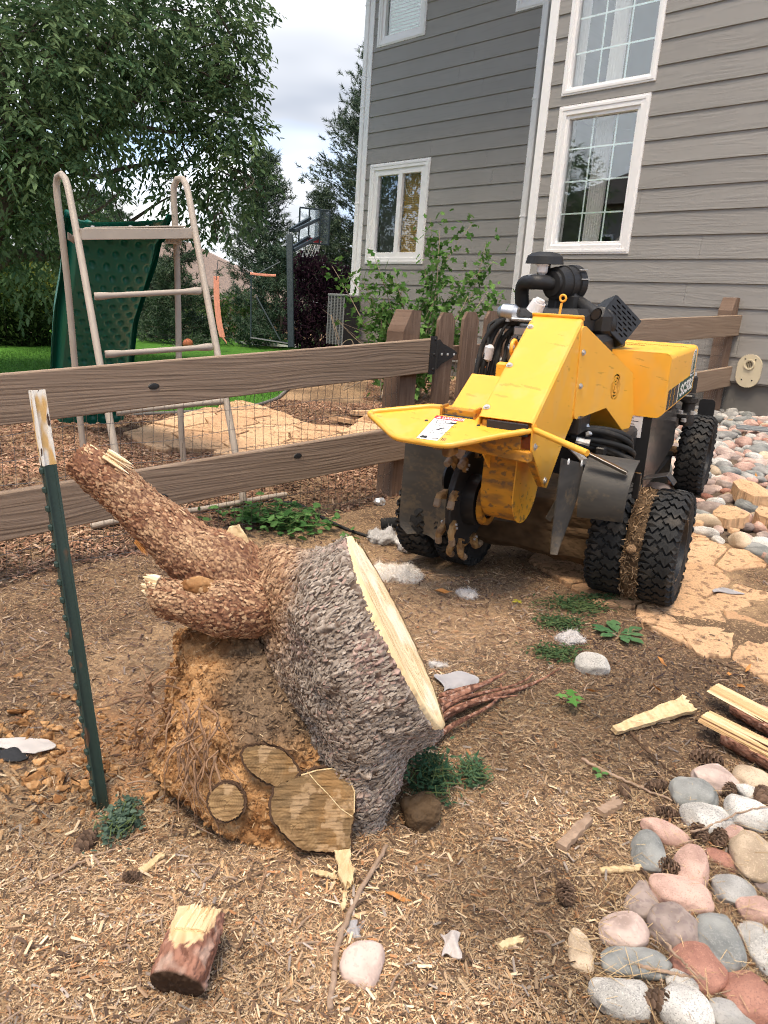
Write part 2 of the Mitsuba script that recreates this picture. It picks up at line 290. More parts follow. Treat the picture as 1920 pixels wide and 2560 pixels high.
k = window(2, (-6.92, -6.42, 5.76, 6.8), 1, 1, .085, label='small window cut by the upper edge of the picture')
k = window(3, (-5.276, -4.304, 4.185, 5.66), 3, 4, .06, label='upper window with white grid reflecting pale sky')
k3 = k
k = window(4, (-5.222, -4.356, 2.48, 3.89), 3, 4, .10, label='lower window with pale green grid of twelve panes')
def curtain(k, d, u0, u1, z0, z1, back=.25, folds=7, amp=.03):
    m = grid_mesh(lambda a, b: (u0 + (u1 - u0) * a)[..., None] * WU + (z0 + (z1 - z0) * b)[..., None] * np.array([0, 0, 1.]) + (d + back + amp * np.sin(a * folds * 6.283 + b * .8))[..., None] * WN, 70, 8)
    put(k + '__curtain', m, 'm_fabric', True)
curtain(k, D2, -5.02, -4.80, 2.3, 3.95); curtain(k, D2, -5.5, -5.3, 2.3, 3.95)
curtain(k3, D2, -4.98, -4.78, 4.1, 5.7, folds=6); curtain(k3, D2, -5.5, -5.28, 4.1, 5.7)
put(k + '__sill_table', wbox(D2, -4.75, -4.3, 2.30, 2.62, -.9, -.5, .04), 'm_inside')
# vent plate
def wpt(u, z, off, d=D2): return WU * u + WN * (d - off) + np.array([0, 0, z])
vc = rpoly([(-.118, -.165), (.118, -.165), (.118, .165), (-.118, .165)], .115, 12)
mat('m_cream', prin((.62, .54, .38), .55, .4))
vk = nextkey(HOUSE + '__vent_cover')
pl = prism(vc.difference(Polygon([(.048 * math.cos(t), .062 + .048 * math.sin(t)) for t in np.linspace(0, 6.28, 25)])), .03)
put(vk, frame(pl, WU, [0, 0, 1], -WN, wpt(-2.742, 1.236, .005)), 'm_cream', 30, label='cream oval vent cover low on the wall')
put(vk + '__ring', frame(lathe([(.036, 0), (.036, .014), (.05, .016), (.052, 0)], 20), WU, [0, 0, 1], -WN, wpt(-2.742, 1.298, .033)), 'm_cream', 30)
for q in (-.026, -.009, .009, .026): put(vk + '__slat', wbox(D2, -2.742 + q - .0025, -2.742 + q + .0025, 1.262, 1.334, .012, .036, .001), 'm_cream')
put(vk + '__opening', wbox(D2, -2.79, -2.69, 1.25, 1.35, .004, .009, .001), 'm_dark')
for a, b in ((-.05, .115), (.05, .115), (-.05, -.09), (.05, -.09)): put(vk + '__screw', frame(lathe([(0, .004), (.006, .004), (.008, 0)], 8), WU, [0, 0, 1], -WN, wpt(-2.742 + a, 1.236 + b, .035)), 'm_dark')

# the house across the side yard, behind the camera: only its reflection shows in the panes
NB = thing('neighbour_house', 'house with dark shingled roof mirrored in the lower grid window', 'house')
put(NB + '__wall', wslab(-18, 5, -.2, 6.3, -19, -11.2), 'm_siding', False)
for zc in np.arange(.2, 6.2, .24): put(NB + '__lap_board', wbox(-11.19, -18, 5, zc, zc + .236, -.018, -.002, .002), 'm_siding', False)
for u0 in (-16.4, -12.5, -5):
    w = nextkey(NB + '__window')
    put(w + '__frame', wframe(-11.22, u0, u0 + 1.2, 3.6, 5.2, .1, -.05, -.01), 'm_white'); put(w + '__pane', wbox(-11.2, u0 + .1, u0 + 1.1, 3.7, 5.1, -.034, -.03, .001), 'm_dark', False)
rb = np.array([(-18.6, -10.6, 6.2), (5.6, -10.6, 6.2), (5.6, -19.6, 6.2), (-18.6, -19.6, 6.2), (-14.2, -15, 8.9), (1.5, -15, 8.9)])
put(NB + '__roof', hull((rb[:, :1] * WU + rb[:, 1:2] * WN + rb[:, 2:] * [0, 0, 1.])), 'm_roof', False)

# ------------------------------------------------------------------ setting: fence
def wood(c0, c1, ax):
    A = [float(q) for q in ax]
    def f(p, n, uv):
        l = p.x * A[0] + p.y * A[1] + p.z * A[2]; q = p - mi.Point3f(*A) * l if False else p
        a, b = p.x - l * A[0], p.y - l * A[1]; zz = p.z - l * A[2]
        g = fbm(l * 2.2, (a + b) * 60, zz * 60 + 5 * noise(l * 1.6, zz * 9, 0), 4)
        c = mix(c0, c1, smoothstep(.25, .75, g)); d = fbm(l * 1.1, a * 5, zz * 5, 3)
        c = c * (.88 + .24 * d)
        kn = noise(l * 2.3 + 9, zz * 7 + 3 * b, 5)
        return c
    def h(p, n, uv):
        l = p.x * A[0] + p.y * A[1] + p.z * A[2]; zz = p.z - l * A[2]; a, b = p.x - l * A[0], p.y - l * A[1]
        return fbm(l * 2.5, (a + b) * 85, zz * 85 + 5 * noise(l * 1.6, zz * 9, 0), 3)
    return prin(mikit.proc(f), .88, .15, h, .006)
FD = unit([.714, .70, .04]); FN = unit([.70, -.714, 0])                      # along the fence; out of it, towards the yard with the grinder
mat('m_rail', wood((.232, .168, .122), (.278, .206, .154), FD))
mat('m_post', wood((.15, .098, .070), (.23, .160, .120), (0, 0, 1)))
mat('m_wire', dict(type='roughconductor', material='none', alpha=.35, specular_reflectance=dict(type='rgb', value=[.30, .28, .26])))
mat('m_iron', prin((.02, .02, .021), .5, .5))
mat('m_steel', prin((.50, .50, .49), .35, .6, metallic=.55))
def fpt(t, z, off=0.):
    """t metres along the fence from the gate post"""
    return np.array([.07 + .714 * t + FN[0] * off, 4.52 + .70 * t + FN[1] * off, z])
def railm(t0, t1, z0, z1, h=.202):
    m = bar(fpt(t0, z0, .02), fpt(t1, z1, .02), h, .042, (0, 0, 1), .005)
    m = m.subdivide().subdivide(); return jitter(m, .0022, 9, int(t0 * 7) + 3)
def postm(t, z0, z1, slant=True, off=-.075, w=.14):
    top = [(-.5 * w, 0), (.5 * w, 0), (.5 * w, z1 - z0), (-.05 * w, z1 - z0), (-.5 * w, z1 - z0 - .13)] if slant else [(-.5 * w, 0), (.5 * w, 0), (.5 * w, z1 - z0), (-.5 * w, z1 - z0)]
    m = prism(Polygon(top).buffer(-.006).buffer(.006, join_style=1), w); v = np.array(m.vertices) - [0, 0, w / 2]
    return frame(TM(v, m.faces), unit([.714, .70, 0]), [0, 0, 1], FN * -1 if np.dot(np.cross(unit([.714, .70, 0]), [0, 0, 1]), FN) < 0 else FN, fpt(t, z0, off))
def mesh_wire(t0, t1, zb, zt, off=-.012, dt=.0508, dz=.1016, seed=1):
    r = np.random.default_rng(seed); m = []
    wob = lambda t, z: np.array([0, 0, 0]) + FN * (.012 * math.sin(t * 5 + z * 9) + .004 * math.sin(t * 23)) 
    for t in np.arange(t0, t1, dt):
        dx = r.normal(0, .004); m.append(tube([fpt(t + dx * math.sin(z * 17), z, off) + wob(t, z) for z in np.linspace(zb(t), zt(t), 7)], .0012, 4, False))
    for k in range(12):
        pts = [fpt(t, zb(t) + k * dz + .008 * math.sin(t * 9 + k), off + .002) + wob(t, zb(t) + k * dz) for t in np.arange(t0, t1 + .01, .1)]
        if pts[0][2] < zt(t0): m.append(tube(pts, .0012, 4, False))
    return cat(m)
LF = thing('rail_fence', 'brown two rail fence with wire mesh on the left, in front of the slide', 'fence')
put(LF + '__post', postm(.03, .3, 1.556), 'm_post', False); put(LF + '__post', postm(-2.62, .1, 1.25), 'm_post', False)
put(LF + '__rail', railm(-3.4, .19, .985, 1.297), 'm_rail', False)
put(LF + '__rail', railm(-3.4, .10, .53, .775), 'm_rail', False)
put(LF + '__wire_mesh', mesh_wire(-3.4, .12, lambda t: .36 + .06 * t, lambda t: 1.20 + .088 * t), 'm_wire', True)
for kx, ky in ((232, 1167), (407, 1243), (385, 966), (745, 1140)):
    p = on_plane(kx, ky, FN, fpt(0, 0, .0425)); put(LF + '__knot', frame(lathe([(0, .002), (.008, .0025), (.013, .001), (.015, -.002)], 10), FD * 1.9, np.cross(FN, FD), FN, p), 'm_iron')
RF = thing('rail_fence', 'short brown rail fence with wire mesh ending at the house wall on the right', 'fence')
put(RF + '__post', postm(4.64, .5, 1.94), 'm_post', False); put(RF + '__post', postm(1.62, .3, 1.7), 'm_post', False)
put(RF + '__rail', railm(1.55, 4.90, 1.455, 1.688), 'm_rail', False); put(RF + '__rail', railm(1.55, 4.92, .92, 1.178), 'm_rail', False)
put(RF + '__wire_mesh', mesh_wire(1.6, 4.86, lambda t: .42 + .075 * t, lambda t: 1.42 + .07 * t, seed=2), 'm_wire', True)
fl = fpt(4.75, .95, .06)
put(RF + '__loose_mesh', cat([tube([fl + FD * (a + .03 * math.sin(b * 5)) + FN * (.05 + .25 * b * a) + np.array([0, 0, -b * .32]) for b in np.linspace(0, 1, 6)], .0014, 4, False) for a in np.arange(0, .36, .07)] + [tube([fl + FD * a + FN * (.05 + .25 * b * a) + np.array([0, 0, -b * .32]) for a in np.linspace(0, .35, 6)], .0014, 4, False) for b in (.1, .5, .9)]), 'm_wire', True, label='torn end of the wire mesh hanging loose')
GT = thing('garden_gate', 'brown picket gate hung on a black strap hinge behind the grinder', 'gate')
for n_, t in enumerate((.31, .535, .76, .985, 1.21, 1.43)):
    z0 = .50 + .04 * t; zt = 1.535 + .075 * t; w = .148
    pk = Polygon([(-w / 2, 0), (w / 2, 0), (w / 2, zt - z0 - .05), (w / 2 - .035, zt - z0), (-w / 2 + .035, zt - z0), (-w / 2, zt - z0 - .05)])
    m = prism(pk.buffer(-.003).buffer(.003), .022); m = frame(m, unit([.714, .70, 0]), [0, 0, 1], -np.cross([0, 0, 1], unit([.714, .70, 0])) * 1., fpt(t, z0, .0 + .004 * (n_ % 2)))
    put(GT + '__picket', jitter(m.subdivide().subdivide(), .0018, 8, n_), 'm_post', False)
for z in (.75, 1.28): put(GT + '__rail', bar(fpt(.22, z + .02, -.03), fpt(1.5, z + .10, -.03), .09, .04, (0, 0, 1)), 'm_post', False)
hk = nextkey(GT + '__hinge'); hc = fpt(.14, 1.33, .046)
hz = np.array([0, 0, 1.]); HD = unit([.714, .70, .05])
strap = Polygon([(0, -.075), (.03, -.085), (.06, -.06), (.17, -.018), (.20, 0), (.17, .018), (.06, .06), (.03, .085), (0, .075)]).buffer(.004)
put(hk, frame(prism(strap, .005), HD, hz, FN, fpt(.215, 1.305, .026)), 'm_iron', False, label='black strap hinge')
put(hk + '__plate', frame(prism(rpoly([(-.055, -.115), (.0, -.115), (.0, .115), (-.055, .115)], .008), .005), HD, hz, FN, fpt(.205, 1.30, .0435)), 'm_iron', False)
put(hk + '__pin', tube([fpt(.21, 1.215, .046), fpt(.21, 1.39, .046)], .009, 10), 'm_iron')
for a, b, o in ((.06, 0, .031), (.115, 0, .031), (.175, 0, .031), (-.028, -.09, .049), (-.028, .0, .049), (-.028, .09, .049)):
    put(hk + '__bolt', frame(lathe([(0, .005), (.006, .004), (.010, 0)], 10), HD, hz, FN, fpt(.215 + a, 1.305 + b, o)), 'm_steel' if a > 0 else 'm_iron')
# ------------------------------------------------------------------ the stump grinder: X to its right side, Y to its far end, Z up, in metres from under the right outer tyre
GB = unit(ray(2080, 686)); GR = unit(np.cross(GB, [0, 0, 1])); GU = np.cross(GR, GB); GC = np.array([1.526, 3.729, .148])
def gl(m): return frame(m, GR, GB, GU, GC)
def px(poly, x0, x1): return frame(prism(poly, x1 - x0), [0, 1, 0], [0, 0, 1], [1, 0, 0], [x0, 0, 0])       # a (Y, Z) outline from X = x0 to x1
def py(poly, y0, y1): return frame(prism(poly, y1 - y0), [1, 0, 0], [0, 0, 1], [0, -1, 0], [0, y1, 0])      # a (X, Z) outline
def lx(prof, c, n=28): return frame(lathe(prof, n), [0, 1, 0], [0, 0, 1], [1, 0, 0], c)                       # turned about the X axis
def mudmask(p): return fbm(p.x * 9, p.y * 9, p.z * 9, 4)
def paint(p, n, uv):
    c = mi.Color3f(.86, .43, .045) * (.97 + .06 * noise(p.x * 3, p.y * 3, p.z * 3))
    d = smoothstep(.60, .74, fbm(p.x * 70, p.y * 70, p.z * 40, 4) - .30 * smoothstep(.6, 1.0, p.z) + .14 * smoothstep(.75, .35, p.z) + .06 * (noise(p.x * 7, p.y * 7, p.z * 7) - .5))
    c = mix(c, (.66, .47, .22), smoothstep(.50, .78, fbm(p.x * 12, p.y * 12, p.z * 5, 4)) * .22); c = c * (1 - .22 * smoothstep(.73, .76, fbm(p.x * 14 + p.z * 60, p.y * 14, p.z * 30, 3)))
    return mix(c, (.24, .15, .075), d * .75)
mat('m_yellow', two(dict(type='principled', base_color=mikit.proc(paint), roughness=.34, specular=.5, clearcoat=.35, clearcoat_gloss=.85)))
mat('m_orange', prin(mikit.proc(lambda p, n, uv: mix(mix((.60, .27, .025), (.34, .16, .035), smoothstep(.35, .65, fbm(p.x * 11, p.y * 11, p.z * 24, 4))), (.16, .10, .055), smoothstep(.56, .68, fbm(p.x * 45, p.y * 45, p.z * 45, 3)) * .8)), .55, .35))
mat('m_black', prin((.016, .016, .017), .42, .5))
mat('m_blacksheet', two(dict(type='principled', base_color=col((.022, .021, .022)), roughness=.18, specular=.6)))
mat('m_plastic', prin((.020, .020, .021), .5, .4))
mat('m_rubber', prin(mikit.proc(lambda p, n, uv: mix((.017, .018, .019), (.075, .064, .052), smoothstep(.5, .75, fbm(p.x * 14, p.y * 14, p.z * 14, 4)) * .55)), .72, .35))
mat('m_flap', prin(mikit.proc(lambda p, n, uv: mix(mix((.030, .030, .031), (.075, .070, .062), fbm(p.x * 6, p.y * 6, p.z * 22, 4)), (.125, .096, .062), smoothstep(.46, .72, .45 * fbm(p.x * 60 + 3, p.y * 60, p.z * 60, 4) + .55 * fbm(p.x * 8 + 3, p.y * 8, p.z * 8, 3) - .45 * (p.z - .6)) * .7)), .5, .4))
mat('m_mud', prin(mikit.proc(lambda p, n, uv: mix((.045, .030, .020), (.16, .105, .060), fbm(p.x * 22, p.y * 22, p.z * 22, 4))), .95, .1, lambda p, n, uv: fbm(p.x * 70, p.y * 70, p.z * 70, 3), .012))
mat('m_rust', prin(mikit.proc(lambda p, n, uv: mix((.15, .082, .034), (.36, .215, .085), smoothstep(.3, .7, fbm(p.x * 26, p.y * 26, p.z * 26, 3)))), .6, .4))
mat('m_aluminium', dict(type='roughconductor', material='none', alpha=.3, specular_reflectance=dict(type='rgb', value=[.55, .56, .57])))
mat('m_clear', two(dict(type='principled', base_color=col((.72, .70, .70)), roughness=.15, specular=.6)))
G = thing('stump_grinder', 'yellow and black self propelled stump grinder with chunky dual tyres parked before the gate', 'stump grinder')
g = lambda part, m, b, s=30, **l: put(G + '__' + part, gl(m), b, s, **l)
def sub(parent, part, m, b, s=30, **l): return put(parent + '__' + part, gl(m), b, s, **l)

def wheel(cx, cy, cz, R_, W, tag=None, phase=0., rimside=1):
    k = nextkey(G + '__wheel')
    if tag: labels[k] = dict(label=tag)
    h = W / 2; r0 = R_ - .016
    prof = [(.165, -h * .72), (.185, -h * .95), (.235, -h * 1.03), (r0 - .03, -h * .99), (r0 - .006, -h * .86), (r0, -h * .5), (r0 + .002, 0), (r0, h * .5), (r0 - .006, h * .86), (r0 - .03, h * .99), (.235, h * 1.03), (.185, h * .95), (.165, h * .72)]
    sub(k, 'tyre', lx(prof, (cx, cy, cz), 64), 'm_rubber', 40)
    n = 30; circ = 2 * math.pi * r0; pitch = circ / n; P = []
    from shapely.geometry import LineString
    for i_ in range(n):
        for sgn in (-1, 1):
            s = i_ * pitch + (pitch / 2 if sgn > 0 else 0)
            zz = LineString([(sgn * h * 1.0, s - .012), (sgn * h * .70, s + .018), (sgn * h * .50, s - .006), (sgn * h * .26, s + .022), (sgn * h * .02, s + .004)])
            P.append(zz.buffer(pitch * .21, cap_style=2, join_style=2))
            P.append(LineString([(sgn * h * .62, s + pitch * .42), (sgn * h * .44, s + pitch * .30), (sgn * h * .1, s + pitch * .62)]).buffer(pitch * .085, cap_style=2, join_style=2))
    ms = []
    for q in P:
        m = trimesh.creation.extrude_polygon(q.segmentize(.03), 1., engine='earcut'); v = np.array(m.vertices); x, s, hh = v.T
        drop = np.clip((np.abs(x) / h - .80) / .2, 0, 1.2) ** 2 * .022; rr = np.where(hh > .5, R_ - drop, r0 - .012 - drop); a_ = s / r0 + phase
        ms.append(TM(np.stack([cx + x, cy + rr * np.sin(a_), cz + rr * np.cos(a_)], 1), m.faces))
    for i_ in range(n):                                             # shoulder blocks on both side walls
        for sgn in (-1, 1):
            a_ = (i_ + (.5 if sgn > 0 else 0)) * pitch / r0 + phase
            m = cbox(.012, pitch * .45, .03, .002); c_, s_ = math.cos(a_), math.sin(a_)
            ms.append(frame(m, [1, 0, 0], [0, c_, -s_], [0, s_, c_], [cx + sgn * h * .985, cy + (r0 - .018) * s_, cz + (r0 - .018) * c_]))
    sub(k, 'tread', cat(ms), 'm_rubber', False, kind='stuff')
    e = rimside
    sub(k, 'rim', lx([(.168, e * h * .75), (.172, e * h * .9), (.160, e * h * .9), (.150, e * h * .5), (.14, e * h * .2), (.09, e * h * .12), (.085, e * h * .25), (.05, e * h * .28), (.0, e * h * .28)], (cx, cy, cz), 32), 'm_black', 30)
    for t in np.arange(6) * math.pi / 3: sub(k, 'wheel_nut', frame(lathe([(0, .014), (.010, .014), (.011, 0)], 6), [0, 1, 0], [0, 0, e], [e, 0, 0], [cx + e * h * .14, cy + .115 * math.cos(t), cz + .115 * math.sin(t)]), 'm_steel', False)
    return k
W0 = wheel(-.032, 0, .298, .302, .172, 'outer right front tyre with a bare side wall', .1)
wheel(-.29, 0, .298, .302, .178, phase=.25); wheel(-1.155, .0, .26, .302, .19, phase=.4, rimside=-1); wheel(-1.40, 0, .255, .302, .19, phase=.0, rimside=-1)
wheel(-.20, 2.14, .33, .302, .20, 'tyre at the far right corner', .2); wheel(-1.27, 2.14, .30, .302, .20, phase=.5, rimside=-1)
rg = np.random.default_rng(5)
# chassis
g('axle', cat([lx([(0, -1.5), (.05, -1.5), (.05, -.02), (0, -.02)], (0, 0, .29)), lx([(0, -1.3), (.04, -1.3), (.04, -.15), (0, -.15)], (0, 2.14, .33))]), 'm_mud')
mud = cat([jitter(cbox(.78, .42, .40, .05).subdivide().subdivide().subdivide().subdivide(), .035, 7, 3)]); mud.apply_translation([-.74, .16, .30])
g('gearbox', mud, 'm_mud', 60, label='mud caked drive housing between the front wheels')
g('chassis_frame', cat([cbox(.10, 2.2, .16, .008, (-.42, 1.25, .58)), cbox(.10, 2.2, .16, .008, (-1.05, 1.25, .58)), cbox(.75, .3, .35, .02, (-.74, .45, .62)), cbox(.62, 1.2, .24, .02, (-.74, 1.15, .72)), cbox(.7, .25, .3, .02, (-.74, 2.0, .62))]), 'm_black')
g('belly_plate', cbox(.80, 1.75, .012, .004, (-.74, 1.15, .33)), 'm_black'); g('rear_skirt', cbox(.80, .012, .26, .004, (-.74, 1.95, .24)), 'm_flap')
sp_ = nextkey(G + '__side_panel')
put(sp_, gl(px(Polygon([(.60, .85), (1.55, .77), (1.62, .50), (1.35, .46), (.80, .40), (.62, .40)]), -.305, -.298)), 'm_blacksheet', False)
put(sp_ + '__front_plate', gl(py(Polygon([(-.60, .40), (-.296, .40), (-.296, .862), (-.46, .90), (-.60, .90)]), .592, .599)), 'm_black', False)
lb = nextkey(G + '__data_plate')
put(lb, gl(py(rpoly([(-.485, .735), (-.345, .725), (-.345, .862), (-.485, .872)], .006), .588, .5905)), 'm_clear', False, label='white data plate with a bar code')
def gtext(s, hgt, X_, Y_, Z_, o, bsdf, key, bold=True, depth=.0012): return put(key, gl(frame(meshkit.text_mesh(s, hgt, depth, bold), X_, Y_, Z_, o)), bsdf, False)
for r_, (w_, hh) in enumerate(((.035, .005), (.095, .004), (.05, .004))): put(lb + '__print', gl(cbox(w_, .0008, hh, .0002, (-.415, .5874, .84 - r_ * .018))), 'm_black', False)
put(lb + '__bar_code', gl(cat([cbox(rg.choice([.0012, .0022, .0034]), .0008, .016, .0001, (-.447 + .0045 * i_, .5874, .777)) for i_ in range(15)])), 'm_black', False)
# hood
hx0, hx1, hy0, hy1, hz0, hz1 = -1.08, -.235, .585, 1.62, .855, 1.225
hd = py(Polygon([(hx0, hz0), (hx1 - .03, hz0), (hx1, hz0 + .03), (hx1, hz1), (hx0, hz1)]).buffer(-.035).buffer(.035, quad_segs=6), hy0, hy1)
v = np.array(hd.vertices); v[:, 2] += np.where(v[:, 2] > 1.0, -.03 * (v[:, 1] - hy0), 0); hd = TM(v, hd.faces)
hk = nextkey(G + '__hood'); put(hk, gl(hd), 'm_yellow', 35)
put(hk + '__seam', gl(cbox(.6, .004, .0015, .0005, (-.55, 1.28, 1.2051))), 'm_dark', False)
put(hk + '__slot', gl(cbox(.13, .018, .0015, .0005, (-.56, 1.12, 1.2105))), 'm_dark', False)
put(hk + '__bolt', gl(frame(lathe([(0, .012), (.011, .011), (.013, 0)], 6), [1, 0, 0], [0, 0, 1], [0, -1, 0], [-.455, hy0 + .001, .885])), 'm_steel', False)
mat('m_green_band', prin((.012, .060, .042), .35, .5)); mat('m_grey_band', prin((.035, .033, .034), .35, .5)); mat('m_letter', prin((.72, .72, .70), .4, .4))
xs = hx1 + .0012
def side(y0, y1, z0, z1, b, key, o=0.): return put(key, gl(cbox(.0016, y1 - y0, z1 - z0, .0003, (xs + o, (y0 + y1) / 2, (z0 + z1) / 2))), b, False)
bd = nextkey(hk + '__band'); side(1.02, 1.585, .895, 1.01, 'm_green_band', bd)
labels[bd] = dict(label='dark green band lettered SC382')
for y0, y1 in ((.64, .72), (.745, .84), (.865, .975)): side(y0, y1, .895, 1.01, 'm_grey_band', hk + '__stripe')
side(.99, 1.005, .895, 1.01, 'm_letter', hk + '__stripe')
tx_ = meshkit.text_mesh('SC382', .072, .0012, True); tx_.apply_transform(np.array([[1.62, .22, 0, 0], [0, 1, 0, 0], [0, 0, 1, 0], [0, 0, 0, 1.]]))
sc = .50 / np.ptp(tx_.vertices[:, 0]); tx_.apply_transform(np.diag([sc, 1, 1, 1.]))
put(hk + '__lettering', gl(frame(tx_, [0, 1, 0], [0, 0, 1], [1, 0, 0], [xs + .0012, 1.055, .917])), 'm_letter', False)
eb = nextkey(hk + '__emblem')
arch = Polygon([(-.085, 0), (.085, 0), (.085, .10)] + [(.085 * math.cos(t), .10 + .075 * math.sin(t)) for t in np.linspace(0, math.pi, 14)] + [(-.085, .10)])
def ew(poly, o, b): put(eb + '_piece' if False else eb, gl(px(Polygon([(1.49 + a_, 1.005 + c_) for a_, c_ in poly.exterior.coords]), xs + o, xs + o + .0008)), b, False)
for poly, o, b in ((arch, .0, 'm_letter'), (arch.buffer(-.012), .0009, 'm_green_band'), (arch.buffer(-.022), .0018, 'm_cream')): put(eb if o == 0 else eb + '__layer', gl(px(Polygon([(1.49 + a_, 1.005 + c_) for a_, c_ in poly.exterior.coords]), xs + o, xs + o + .0008)), b, False, **(dict(label='white arched emblem with a tree on the hood side') if o == 0 else {}))
for tri in ([(-.05, .03), (0, .12), (.05, .03)], [(-.04, .07), (0, .145), (.04, .07)], [(-.008, .0), (.008, .0), (.008, .035), (-.008, .035)]): put(eb + '__tree', gl(px(Polygon([(1.49 + a_, 1.012 + c_) for a_, c_ in tri]), xs + .0027 + .0002 * len(tri), xs + .0038)), 'm_green_band', False)
# arm: sloping face, cheeks, belt guard
fy0, fz0, fy1, fz1 = -.075, 1.425, -.715, 1.005; x0, x1 = -.845, -.58
sl = unit([0, fy1 - fy0, fz1 - fz0]); nf = np.cross([1, 0, 0], sl); nf = nf if nf[2] > 0 else -nf
fk = nextkey(G + '__arm_cover')
prof = rounded([np.array([x0, 0, -.10]), np.array([x0, 0, 0]), np.array([x1, 0, 0]), np.array([x1, 0, -.10])], .014, 5)[:, [0, 2]]
sheet = grid_mesh(lambda a, b: None, 2, 2) if False else None
Lf = math.hypot(fy1 - fy0, fz1 - fz0); ring = Polygon(prof).buffer(0)
shell = prism(Polygon(np.vstack([prof, (prof * [.97, 1] + [(x0 + x1) / 2 * .03, -.004])[::-1]])).buffer(0), Lf)
put(fk, gl(frame(shell, [1, 0, 0], nf, -sl if np.dot(np.cross([1, 0, 0], nf), sl) < 0 else sl, np.array([0, fy0, fz0]) if np.dot(np.cross([1, 0, 0], nf), sl) > 0 else np.array([0, fy1, fz1]))), 'm_yellow', 30, label='long sloping yellow cover over the cutter arm')
put(fk + '__top_lip', gl(bar((x0 - .004, fy0 + .006, fz0 + .004), (x1 + .004, fy0 + .006, fz0 + .004), .03, .012, nf, .004)), 'm_yellow')
def bolt(P, nrm, r=.013, key=None): 
    nrm = unit(nrm); a_ = unit(np.cross(nrm, [0, 0, 1.] if abs(nrm[2]) < .9 else [1, 0, 0]))
    put(key or fk + '__bolt', gl(frame(cat([lathe([(0, .010), (r * .8, .010), (r * .85, .002)], 6), lathe([(0, .003), (r * 1.25, .003), (r * 1.3, 0)], 14)]), a_, np.cross(nrm, a_), nrm, P)), 'm_steel', False)
for t in (.12, .52, .92): bolt(np.array([x0 + .02, fy0, fz0]) + sl * Lf * t + nf * .001, nf)
ck = Polygon([(fy0 - .01, fz0 - .015), (-.06, .915), (-.22, .80), (-.41, .625), (-.455, .64), (-.70, .875), (fy1 + .004, fz1 - .012)])
put(G + '__arm_side', gl(px(rpoly(ck.exterior.coords[:-1], .012), x1 - .006, x1 + .002)), 'm_yellow', False)
put(G + '__arm_side', gl(px(rpoly(ck.exterior.coords[:-1], .012), x0 - .002, x0 + .006)), 'm_yellow', False)
put(G + '__arm_flange', gl(cat([bar((x1 - .02, -.70, .872), (x1 - .02, -.425, .632), .045, .006, (1, 0, 0)), bar((x0 + .02, -.705, .93), (x1 - .05, -.705, .93), .12, .006, (0, 0, 1)), bar((-.95, -.66, .85), (x1, -.70, .845), .05, .05, (0, 0, 1), .004)])), 'm_orange')
put(G + '__arm_opening', gl(cbox(.20, .01, .06, .004, (-.70, -.712, .965))), 'm_dark')
for P in ((x1 + .002, -.66, .885), (x1 + .002, -.455, .675)): bolt(np.array(P), (1, 0, 0))
GA = unit(np.array([.175, .6, 0])); GO = np.array([-.574, -.10, 0]); GNn = np.array([GA[1], -GA[0], 0])      # the guard leans out to the right
def gpl(poly, o0, o1): return frame(prism(poly, o1 - o0), GA, [0, 0, 1], GNn, GO + GNn * o0)
gp_ = [(-.004, 1.412), (.579, 1.116), (.652, .885), (.628, .79), (.561, .782), (.334, .945), (.018, .914)]
gk = nextkey(G + '__belt_guard'); gpoly = rpoly(gp_, .03, 5); cut = []
vcx, vcz = .408, 1.052
for r_ in (.016, .033, .050, .067):
    for a0 in range(3):
        A_ = np.linspace(a0 * 2.094 + r_ * 40, a0 * 2.094 + r_ * 40 + 1.75, 12)
        cut.append(Polygon([(vcx + (r_ + .0050) * math.cos(t) * .70, vcz + (r_ + .0050) * math.sin(t)) for t in A_] + [(vcx + (r_ - .0050) * math.cos(t) * .70, vcz + (r_ - .0050) * math.sin(t)) for t in A_[::-1]]))
put(gk, gl(gpl(gpoly.difference(unary_union(cut)), -.005, 0)), 'm_yellow', False, label='yellow belt guard with round louvred vent')
rim_ = gpoly.exterior.coords; rimm = []
for (sa, za), (sb, zb) in zip(rim_, list(rim_)[1:]):
    qa, qb = GO + GA * sa + [0, 0, za], GO + GA * sb + [0, 0, zb]; w_ = np.array([-.22, 0, 0])
    rimm.append(TM([qa - GNn * .003, qb - GNn * .003, qb + w_, qa + w_], [[0, 1, 2], [0, 2, 3]]))
rimm = cat(rimm); rimm.merge_vertices(); put(gk + '__rim', gl(rimm), 'm_yellow', 40)
put(gk + '__vent_backing', gl(gpl(sbox(vcx - .08, vcz - .08, vcx + .08, vcz + .08), -.03, -.025)), 'm_dark', False)
for yz in ((.035, 1.261), (.044, 1.09)): bolt(GO + GA * yz[0] + np.array([0, 0, yz[1]]) + GNn * .001, GNn, .012, gk + '__bolt')
# low step at the left of the face, lifting ring
put(G + '__step_cover', gl(cat([bar((-.945, -.33, 1.135), (-.945, -.60, .975), .215, .012, (1, 0, 0), .004), bar((-.945, -.33, 1.135), (-.945, -.25, 1.03), .215, .012, (1, 0, 0), .004), px(Polygon([(-.33, 1.135), (-.25, 1.03), (-.42, .9), (-.60, .975)]), -1.052, -1.044)])), 'm_yellow')
tor = lathe([(.036 + .010 * math.cos(t), .010 * math.sin(t)) for t in np.linspace(0, 6.283, 13)[:-1]], 20, True)
put(G + '__lifting_ring', gl(cat([frame(tor, [0, 1, 0], [0, 0, 1], [1, 0, 0], [-.872, -.24, 1.275]), cbox(.02, .07, .06, .004, (-.872, -.22, 1.22)), cbox(.06, .05, .08, .01, (-.90, -.30, 1.165))])), 'm_yellow')
